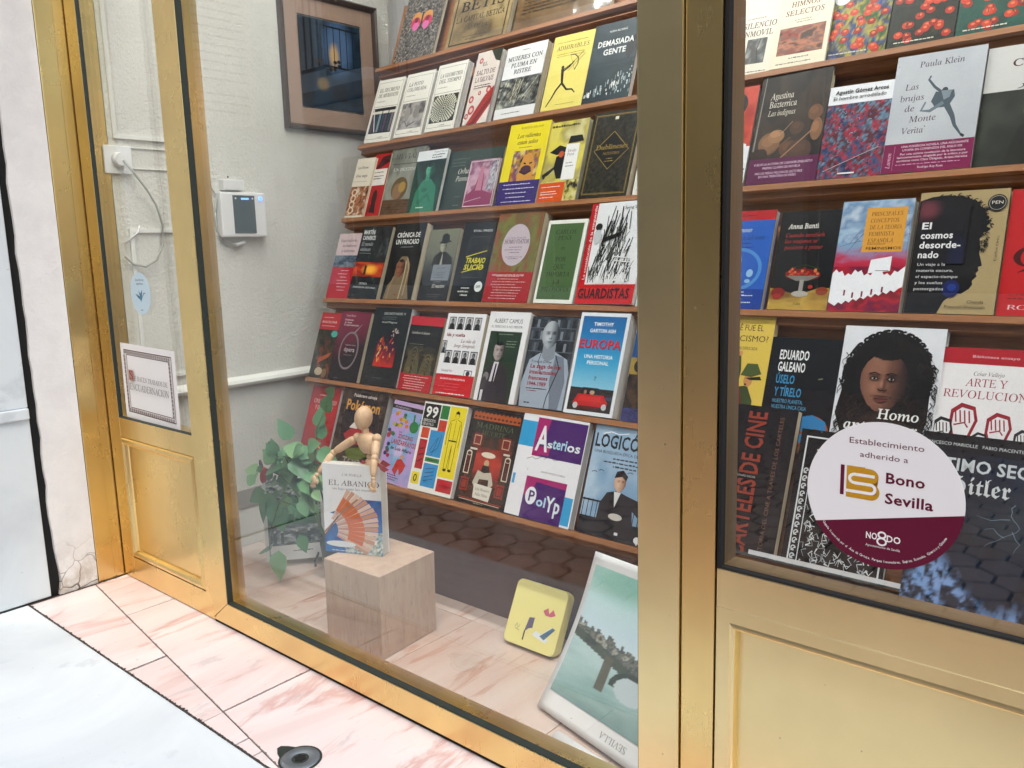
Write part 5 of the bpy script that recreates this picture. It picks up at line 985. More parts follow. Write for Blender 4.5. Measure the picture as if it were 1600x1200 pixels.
def RB2(a):
    a.img(0, 0, 1, 1, painting(['#171310', '#2b231c', '#4a3a2c', '#211c18'], 4, 261, 1.6)); 
    a.text('Agustina', .16, .76, .06, '#e9e2d4', 'r', x1=.50); a.text('Bazterrica', .16, .685, .06, '#e9e2d4', 'r', x1=.56); a.text('Las indignas', .16, .61, .05, '#e3dccb', 'i', x1=.56)
    for x, y, rx, ry, c in ((.25, .36, .16, .10, '#8f6c4e'), (.34, .42, .12, .06, '#a88260'), (.55, .30, .14, .07, '#6b4c36'), (.70, .28, .18, .09, '#5a4030'), (.85, .60, .10, .07, '#7d5a40'), (.62, .48, .10, .06, '#5d4432'), (.90, .45, .08, .10, '#946e50'), (.15, .26, .1, .06, '#3c2c22')): a.ell(x, y, rx, ry, c); a.ell(x - .02, y + .02, rx * .6, ry * .5, tuple(min(1, v * 1.35) for v in hx(c)))
    a.line([(.28, .26), (.55, .40)], .02, '#7d5a40'); a.line([(.45, .22), (.85, .45)], .02, '#a88260'); a.line([(.38, .42), (.55, .54)], .006, '#c9b090'); a.line([(.03, .3), (.06, .99)], .025, '#9a958c', .01); a.rect(0, 0, 1, .225, '#6c1c56'); [a.text(t, x0, y, .020, '#f0d9ea', 'b', x1=x1) for t, x0, x1, y in (('VUELVE LA AUTORA DE CADÁVER EXQUISITO', .08, .92, .165), ('PREMIO CLARÍN DE NOVELA', .22, .76, .13), ('MÁS DE MEDIO MILLÓN DE LECTORES', .12, .80, .085), ('EN UNA TREINTENA DE PAÍSES', .18, .72, .055))]
def RB3(a):
    a.rect(0, 0, 1, 1, '#eef0f4'); a.img(0, 0, 1, .80, painting(['#28406a', '#3f6a94', '#a02c40', '#c04258', '#1c2440', '#7aa0b8', '#6a2438'], 7, 271, 2.8, warp=.6), 34, 40); rn = random.Random(6)
    for i in range(90): x, y = rn.random() * .86 + .05, rn.random() * .70 + .03; t = rn.random() * 6; a.line([(x, y), (x + .04 * math.cos(t), y + .025 * math.sin(t)), (x + .06 * math.cos(t + .9), y + .035 * math.sin(t + .9))], .014, rn.choice(['#b8304a', '#2c4a7a', '#8fb4c8', '#d86a70', '#1a2038', '#5c1c30']), .004)
    a.text('Agustín Gómez Arcos', .10, .91, .042, '#1c1c24', 'b', x1=.92); a.text('El hombre arrodillado', .08, .845, .042, '#1c1c24', 'n', x1=.90); a.rect(.34, .04, .60, .055, '#f2f2f2'); a.line([(.1, .08), (.9, .30)], .008, '#d9c9c9')
def RB4(a):
    a.img(0, 0, 1, 1, lambda X, Y: pal(['#d6d9de', '#c4c8ce', '#d0d3d8'], fbm(X, Y, 2, 3)), 8, 10); a.text('Paula Klein', .27, .885, .05, '#3a2626', 'r', x1=.77)
    for t, x0, x1, y in (('Las', .14, .29, .70), ('brujas', .10, .37, .605), ('de', .17, .28, .515), ('Monte', .24, .54, .42), ('Verità', .17, .44, .325)): a.text(t, x0, y, .052, '#4a2a2c', 'r', x1=x1)
    k = '#5c6a74'; a.ell(.60, .66, .035, .028, '#4a565e'); a.poly([(.50, .66), (.60, .64), (.70, .66), (.72, .60), (.66, .52), (.52, .52), (.46, .58)], k); a.line([(.58, .64), (.48, .70), (.40, .77), (.42, .80)], .035, k, .02); a.line([(.60, .56), (.46, .50), (.36, .51), (.40, .58)], .05, '#7c8a94', .02); a.line([(.64, .54), (.72, .44), (.76, .36), (.84, .28)], .07, k, .02); a.line([(.84, .28), (.88, .26)], .03, '#3c464e'); a.poly([(.56, .66), (.68, .66), (.66, .60), (.6, .58)], '#8d9aa4')
    a.rect(0, 0, 1, .245, '#8e1c5c'); a.text('Lumen', .095, .04, .032, '#f0c9dd', 'i', x1=.13, rot=90); a.rect(.125, .02, .128, .225, '#d9a3c2'); [a.text(t, x0, y, .018, '#f6e3ee', 'b', x1=x1) for t, x0, x1, y in (('UNA PODEROSA NOVELA, UNA FASCINANTE', .20, .94, .208), ('UTOPÍA EN COMIENZOS DEL SIGLO XX', .22, .88, .178), ('Por una autora revelación de la literatura', .2, .92, .145), ('latinoamericana, elogiada por la crítica y por', .17, .95, .118), ('escritoras como Clara Obligado, Ariana Harwicz', .17, .95, .09), ('Rodrigo Rey Rosa', .42, .70, .028))]; a.lines(.16, .93, [.062], .008, '#d9a3c2', 4)
def RB5(a):
    a.rect(0, 0, 1, 1, '#d8d8d6'); a.img(0, 0, 1, .62, lambda X, Y: put(pal(['#20241f', '#3a3f36', '#4c5146', '#23261f'], fbm(X, Y, 3, 5) * 1.4 - .2), blob(X, Y, .75, .78, .2, .25, .3), '#7d7a6c'), 14, 14); a.poly([(.3, 0), (.42, .3), (.62, .42), (1, .40), (1, 0)], '#26281f'); a.text('ALICIA', .62, .93, .035, '#6a2a30', 's'); a.text('CONTRA', .28, .82, .06, '#5a2026', 's', x1=1.0); a.text('POETA', .46, .72, .06, '#5a2026', 's', x1=.99); a.text('\ufeae\ufecb\ufe8e\ufeb7', .36, .645, .05, '#3a3a3a', 'n', x1=.80)
    a.head(.66, .46, .20, ['#1c1e18', '#4a4b40', '#7d7a6c', '#a5a292'], '#23241e', .2)
def RC1(a):
    a.rect(0, 0, 1, 1, '#2a6cc4'); a.rect(0, .90, 1, 1, '#c0242e'); a.lines(.1, .9, [.945], .01, '#6a1018', 2); a.text('Edward Brunner', .12, .78, .05, '#dbe8f4', 'i', x1=.62); a.text('La invención del norte', .06, .70, .045, '#16305c', 'r', x1=.86); a.lines(.3, .7, [.66, .62], .010, '#14386c', 3, 'c'); w = '#9cc6e8'; a.ell(.46, .40, .44, .22, '#5a9ad8', 40); a.ell(.46, .40, .38, .185, '#2a6cc4', 40); a.ell(.36, .33, .20, .11, '#7ab0e0', 30); a.ring(.36, .33, .14, .07, .02, '#2a6cc4'); [a.line([(.36, .33), (.36 + .15 * math.cos(t), .33 + .085 * math.sin(t))], .012, '#2a6cc4') for t in np.linspace(0, 6.28, 9)]; a.poly([(.18, .46), (.3, .52), (.5, .54), (.52, .48), (.36, .46), (.24, .42)], '#e3eef6'); a.ell(.70, .36, .06, .04, w); a.ell(.68, .28, .05, .02, w); a.rect(0, 0, 1, .20, '#1f4fa6'); [a.lines(.08, .85, [.165 - i * .035], .012, '#dfe8f4', i) for i in range(4)]
def RC2(a):
    a.rect(0, 0, 1, 1, '#16171a'); a.text('Anna Banti', .14, .82, .052, '#f0eee6', 's', x1=.66); [a.text(t, .12, .735 - i * .062, .04, '#a8403a', 'j', x1=x) for i, (t, x) in enumerate((('Cuando también', .78), ('las mujeres se', .68), ('pusieron a pintar', .78)))]
    a.img(0, 0, 1, .22, painting(['#a8863e', '#c9aa5a', '#8c6c30'], 2, 281)); a.poly([(0, .22), (.5, .15), (1, .26), (1, .29), (.5, .22), (0, .27)], '#16171a'); a.ell(.52, .35, .30, .06, '#8a2018'); rn = random.Random(3)
    for i in range(46): t = rn.random() * 6.28; r = rn.random() ** .5; a.ell(.52 + .27 * r * math.cos(t), .375 + .055 * r * math.sin(t), .026, .013, rn.choice(['#c23a22', '#d85a3a', '#8c1c14', '#e08a5a']), 8)
    a.poly([(.24, .34), (.8, .34), (.62, .29), (.42, .29)], '#8d8a84'); a.rect(.49, .18, .56, .30, '#a9a6a0'); a.ell(.52, .16, .14, .03, '#bdb9b0'); a.ell(.15, .17, .12, .05, '#8c2418'); a.ell(.14, .13, .08, .03, '#a83a28'); a.ell(.88, .19, .1, .04, '#9a4a30'); a.ell(.68, .23, .04, .02, '#b5402c'); a.text('ELBA', .44, .05, .022, '#3a2a14', 's', x1=.56); a.line([(.3, .42), (.55, .45), (.8, .41)], .012, '#3a5a2a')
def RC3(a):
    a.img(0, .5, 1, 1, painting(['#8fb0cc', '#b4cade', '#7a9abc', '#c6d4e2'], 4, 291, 1.8)); a.img(0, .38, 1, .62, lambda X, Y: pal(['#b82248', '#c83a5c', '#a88aac', '#8fb0cc'], Y * 1.2 + .6 * fbm(X, Y, 4, 2) - .35)); a.img(0, 0, 1, .40, painting(['#a81c34', '#7a1c4a', '#c0283c', '#8c1830'], 4, 292, 2)); rn = random.Random(7)
    for i in range(14): x = rn.random(); a.line([(x, .5 + rn.random() * .2), (min(1, x + .2), .6 + rn.random() * .3), (min(1, x + .5), .62 + rn.random() * .35)], .004, '#5a3a5c')
    a.rect(.36, .53, .92, .93, '#e0aa4c'); [a.text(t, .43, .855 - i * .06, .036, '#5a3a20', 'r', x1=x) for i, (t, x) in enumerate((('PRINCIPALES', .86), ('CONCEPTOS', .82), ('DE LA TEORÍA', .87), ('FEMINISTA', .78), ('ESPAÑOLA', .78)))]; a.text('Roberta Johnson', .43, .595, .018, '#4a3a28', 'b', x1=.68); a.text('FEMINISMOS', .42, .55, .026, '#3a2418', 'm', x1=.90)
    w = '#f1f3f8'; a.poly([(0, .08), (0, .34)] + [(i / 22, .33 + .03 * (i % 2) + .02 * math.sin(i)) for i in range(1, 22)] + [(1, .40), (1, .22)] + [(1 - i / 20, .19 - .008 * i + .025 * (i % 2)) for i in range(1, 20)], w); a.poly([(.50, .34), (.52, .46), (.80, .49), (.80, .36)], w); [a.rect(x, y, x + .025, y + .05, '#8c1c40') for x, y in ((.2, .14), (.32, .12), (.45, .13), (.58, .15), (.72, .17))]; a.rect(.6, .36, .78, .365, '#222')
def RC4(a):
    a.rect(0, 0, 1, 1, '#b8a67e'); k = '#17151c'
    head = [(0, 0), (0, .93), (.14, .96), (.30, .97), (.50, .95), (.66, .90), (.76, .82), (.80, .72), (.78, .66), (.74, .60), (.76, .52), (.755, .49), (.79, .42), (.805, .385), (.765, .375), (.775, .345), (.75, .325), (.765, .30), (.72, .265), (.73, .235), (.70, .20), (.62, .16), (.54, .165), (.44, .10), (.38, 0)]
    a.poly(head, k); rn = random.Random(11)
    for i in range(150):
        t = rn.uniform(.05, 2.6); q = rn.uniform(.9, 1.13); x = .38 + .43 * q * math.cos(t); y = .655 + .285 * q * math.sin(t)
        if y < .56 or y > .985 or x < .01: continue
        if q < 1.04: a.ell(x, y, rn.uniform(.015, .035), rn.uniform(.010, .022), k, 9)
        else: a.ring(x, y, rn.uniform(.014, .028), rn.uniform(.008, .016), .009, k, 7, rn.random() * 90, rn.random() * 90 + 230)
    for i in range(26): a.ring(.79 + rn.uniform(-.05, .04), .46 + rn.random() * .22, rn.uniform(.010, .022), rn.uniform(.007, .013), .009, k, 6, 0, 290)
    a.img(.02, .40, .60, .93, lambda X, Y: put(put(pal(['#17151c', '#1c1822', '#17151c'], fbm(X, Y, 3, 2)), blob(X, Y, .15, .85, .22, .14, .9), '#7a3f4a'), blob(X, Y, .85, .1, .15, .3, .9), '#1a2248'), 12, 14); a.ell(.50, .20, .10, .07, '#182a6a', 16); a.ell(.51, .21, .05, .03, '#2a4a9a', 12)
    for t, y, x in (('El', .69, .18), ('cosmos', .61, .44), ('desorde-', .53, .54), ('nado', .45, .31)): a.text(t, .07, y, .055, '#f2f2f4', 'b', x1=x)
    for t, y, x in (('Un viaje a la', .385, .40), ('materia oscura,', .335, .50), ('el espacio-tiempo', .285, .56), ('y los sueños', .235, .40), ('postergados', .185, .42)): a.text(t, .08, y, .024, '#e8e8ea', 'b', x1=x)
    a.text('Chanda', .70, .085, .024, '#1c1a20', 'b', x1=.88); a.text('Prescod-Weinstein', .46, .045, .024, '#1c1a20', 'b', x1=.90); a.ell(.88, .885, .105, .068, '#26242a', 26); a.ring(.88, .885, .088, .056, .006, '#b8b4a8'); a.text('PEN', .82, .875, .026, '#e6e2d6', 'b', x1=.94); a.text('Carlos Ortiz', .95, .42, .018, '#2a2830', 'c', x1=.20, rot=90)
def RC5(a): a.rect(0, 0, 1, 1, '#c9232a'); a.text('LA MARCA DE', .25, .80, .06, '#8a1218', 'r', x1=1.0); a.text('MN', .22, .62, .15, '#5c0f14', 'r', x1=.95); a.text('Qu', .10, .38, .17, '#5c0f14', 'r', x1=.95); a.text('ROBERTO', .10, .05, .035, '#f4dada', 'r', x1=.85); a.lines(.1, .9, [.16, .13], .010, '#8a1218', 2)
def RD1(a):
    a.rect(0, 0, 1, 1, '#e3c964'); a.text('¿QUÉ FUE EL', .10, .87, .05, '#2c2414', 'n', x1=.80); a.text('FASCISMO?', .10, .78, .05, '#2c2414', 'n', x1=.92); a.text('HISTORIA EXPLICADA', .20, .71, .026, '#4a3c20', 'n', x1=.74); k = '#4c5a30'
    a.poly([(.2, 0), (.28, .28), (.42, .40), (.66, .42), (.80, .30), (.84, 0)], k); a.line([(.42, .36), (.46, .54), (.43, .66)], .10, k, .05); a.ell(.44, .68, .04, .022, '#d8a06a'); a.ell(.66, .46, .085, .05, '#d09a6a'); a.poly([(.50, .50), (.60, .60), (.80, .60), (.90, .52), (.72, .49)], '#5d6b3a'); a.poly([(.60, .48), (.88, .50), (.92, .47), (.70, .465)], '#2c301c'); a.line([(.50, .40), (.60, .22)], .05, '#8c2a1c'); a.ell(.55, .14, .14, .06, '#6d7a48'); a.ell(.80, .08, .12, .06, '#8a9468'); a.rect(.60, .42, .64, .435, '#3a2a1a')
def RD2(a):
    a.rect(0, 0, 1, 1, '#121317'); a.text('EDUARDO', .16, .79, .088, '#f0f1f2', 'b', x1=.57); a.text('GALEANO', .16, .675, .088, '#f0f1f2', 'b', x1=.54); a.text('ÚSELO', .16, .56, .080, '#4a9cc8', 'b', x1=.42); a.text('Y TÍRELO', .16, .44, .080, '#4a9cc8', 'b', x1=.54); a.text('NUESTRO PLANETA,', .16, .375, .036, '#6ab0d4', 'b', x1=.58); a.text('NUESTRA ÚNICA CASA', .16, .32, .036, '#6ab0d4', 'b', x1=.64)
    a.ell(.74, .13, .24, .155, '#b0633a', 34); a.poly([(.58, .26), (.74, .29), (.92, .24), (.95, .14), (.8, .17), (.7, .12), (.58, .14)], '#3a8cc0'); a.poly([(.55, .1), (.62, .02), (.75, .06), (.9, .0), (.96, .1), (.8, .12)], '#4a98c8'); a.line([(.74, .62), (.80, .63)], .02, '#8a8a70')
def RD3(a):
    a.rect(0, 0, 1, 1, '#e6e8ee'); k = '#17120f'
    a.ell(.50, .62, .42, .34, k, 40); a.poly([(.08, .62), (.02, .3), (.12, .12), (.3, .02), (.7, 0), (.88, .10), (.93, .3), (.92, .62)], k); rn = random.Random(5)
    for i in range(120):
        t = rn.uniform(-.6, 3.75); x = .50 + .43 * math.cos(t); y = .60 + .36 * math.sin(t); y = max(y, .1); a.ring(min(.97, max(.03, x)), min(.97, y), .026, .016, .02, k, 6, rn.random() * 90, rn.random() * 90 + 240)
    a.poly([(.4, .3), (.4, .42), (.58, .42), (.6, .3)], '#2b1c16')
    a.poly([(.14, 0), (.16, .2), (.36, .32), (.60, .34), (.80, .24), (.86, 0)], '#3a2820'); a.head(.47, .57, .235, ['#17100c', '#46302a', '#7a5646', '#b48670'], '#17120f', .14, .0, -.05, 44, 54)
    for i in range(150):
        sd2 = rn.choice((-1, 1)); x = .5 + sd2 * rn.uniform(.20, .47); y = rn.uniform(.12, .80); p = []
        if y > .62: x = .5 + sd2 * rn.uniform(.27, .44)
        for q in range(7): p.append((min(.985, max(.015, x + .022 * math.sin(q * 1.5 + i) + sd2 * .006 * q)), max(.03, y - q * .020)))
        a.line(p, rn.uniform(.008, .016), rn.choice([k, '#2c221d', '#231b17', '#43352c']), .003)
    for i in range(40):
        x = .5 + rn.uniform(-.26, .26); p = [(x + (x - .5) * q * .16 + .008 * math.sin(q * 2 + i), .93 - q * .030 - abs(x - .5) * .3) for q in range(5)]; a.line(p, .008, rn.choice(['#2c221d', '#3a2e26', k]), .003)
    for ex in (.375, .545):
        a.ell(ex, .592, .042, .013, '#1a110d', 14); a.ell(ex, .590, .028, .009, '#b9a89a', 12); a.ell(ex + .002, .591, .014, .010, '#0c0806', 10); a.line([(ex - .055, .625), (ex, .638), (ex + .05, .622)], .014, '#120c09', .008)
    a.line([(.425, .51), (.45, .497), (.475, .503), (.50, .496), (.515, .51)], .012, '#1e120e'); a.poly([(.395, .437), (.44, .450), (.462, .446), (.485, .451), (.535, .436), (.50, .415), (.46, .410), (.43, .416)], '#7a443c'); a.line([(.395, .437), (.462, .434), (.535, .436)], .007, '#1c0e0b')
    a.text('Homo', .46, .285, .075, '#f2f2f0', 's', x1=.86); a.text('antecessor', .14, .185, .075, '#f2f2f0', 's', x1=.86)
def RD4(a):
    a.rect(0, 0, 1, 1, '#f2f0f2'); a.rect(0, .865, 1, 1, '#bd2434'); a.text('Biblioteca ensayo', .30, .92, .022, '#f0c9cf', 'm', x1=.74); a.text('César Vallejo', .33, .77, .034, '#2a2226', 'i', x1=.62); a.text('ARTE Y', .26, .68, .066, '#a8283a', 'r', x1=.66); a.text('REVOLUCIÓN', .06, .58, .066, '#a8283a', 'r', x1=.86)
    def fist(x, s, c, y=.0):
        a.poly([(x - .05 * s, y), (x - .07 * s, y + .20 * s), (x - .10 * s, y + .27 * s), (x - .095 * s, y + .38 * s), (x - .02 * s, y + .43 * s), (x + .09 * s, y + .41 * s), (x + .12 * s, y + .32 * s), (x + .08 * s, y + .22 * s), (x + .07 * s, y)], c)
        a.poly([(x - .03 * s, y), (x - .045 * s, y + .20 * s), (x - .075 * s, y + .28 * s), (x - .07 * s, y + .36 * s), (x - .01 * s, y + .40 * s), (x + .075 * s, y + .385 * s), (x + .095 * s, y + .32 * s), (x + .055 * s, y + .22 * s), (x + .045 * s, y)], '#f2f0f2')
        for i in range(4): a.line([(x - .06 * s + i * .035 * s, y + .38 * s), (x - .045 * s + i * .035 * s, y + .30 * s)], .012 * s, c)
        a.line([(x - .06 * s, y + .28 * s), (x + .02 * s, y + .30 * s), (x + .05 * s, y + .27 * s)], .014 * s, c)
    fist(.28, 1.25, '#a8283a'); fist(.62, 1.12, '#a8283a'); fist(.09, .95, '#22222a'); fist(.46, .72, '#22222a'); fist(.86, .85, '#22222a')
def RE1(a):
    a.rect(0, 0, 1, 1, '#17171a'); a.rect(.88, 0, .89, 1, '#2a2a2e'); a.text('CARTELES DE CINE', .52, -.04, .13, '#a04a34', 'b', x1=1.0, rot=90); a.text('HISTORIA DEL CINE A TRAVÉS DE LOS CARTELES', .80, -.03, .028, '#8d6a58', 'n', x1=.97, rot=90); a.text('RICHARD DACHS', .18, .50, .014, '#c9c4bc', 'n', x1=.50)
def RE2(a):
    a.rect(0, 0, 1, 1, '#121315'); a.frame(.06, -.0 + .01, .96, .95, .016, '#e4e6e8'); a.rect(.16, .02, .90, .90, '#131416'); a.line([(.20, .86), (.26, .78), (.32, .86), (.30, .74), (.36, .70)], .035, '#e4e6e8', .01); a.line([(.42, .72), (.46, .86), (.56, .80), (.58, .70), (.66, .74)], .035, '#e4e6e8', .01); rn = random.Random(8)
    for j in range(12): y = .03 + j * .058; a.ring(.11, y + .02, .022, .018, .012, '#dfe1e3', 8, 0, 300); a.line([(.09, y), (.13, y + .03)], .01, '#dfe1e3')
    a.rect(.155, .02, .165, .70, '#dfe1e3')
    for i in range(110): x = rn.uniform(.19, .86); y = rn.uniform(.03, .52); t = rn.random() * 6; a.line([(x, y), (x + .05 * math.cos(t), y + .04 * math.sin(t)), (x + .07 * math.cos(t + 1), y + .06 * math.sin(t + 1))], rn.uniform(.008, .02), rn.choice(['#e4e6e8', '#b9bcc0', '#e4e6e8']), .003)
def RE3(a):
    def fn(X, Y):
        C = pal(['#0a0d14', '#101826', '#1e3048', '#122032'], fbm(X, Y, 3.5, 4) * 1.3 - .15)
        ridge = .10 + .24 * np.exp(-((X - .20) / .16) ** 2) + .02 * np.sin(X * 20); d = ridge - Y * 1.0
        n = fbm(X, Y, 26, 6); m = np.clip(d * 9 + .5, 0, 1) * np.clip((n - .42) * 5, 0, 1); C = C * (1 - m[..., None]) + C3('#8fb0e0') * m[..., None]
        return put(C, blob(X, Y, .72, .55, .3, .12, 1.2), '#34424e')
    a.img(0, 0, 1, 1, fn, 70, 84); a.rect(0, .90, 1, 1, '#14151a'); a.text('FRANCESCO MARIOLLE   FABIO PIACENTINI   MASSIMO TRAVERSI', .0, .935, .018, '#dfe2e4', 'b', x1=.97)
    a.text('ÚLTIMO SECRETO', .02, .80, .068, '#d8dde2', 'b', x1=.98); a.text('Hitler', .20, .68, .09, '#dfe3e6', 'f', x1=.58)
    for p in ([(.62, .66), (.60, .60), (.66, .54), (.58, .48), (.50, .44), (.46, .40)], [(.60, .58), (.48, .56), (.36, .58)], [(.58, .48), (.50, .52), (.44, .50)], [(.62, .52), (.66, .46), (.64, .38)]): a.line([(x + (random.random() - .5) * .03 * (i % 2), y) for i, (x, y) in enumerate([((p[k][0] * (3 - q) + p[k + 1][0] * q) / 3, (p[k][1] * (3 - q) + p[k + 1][1] * q) / 3) for k in range(len(p) - 1) for q in range(3)])], .005, '#8398a8', .0015)
GN = 'books standing on the display ledges'
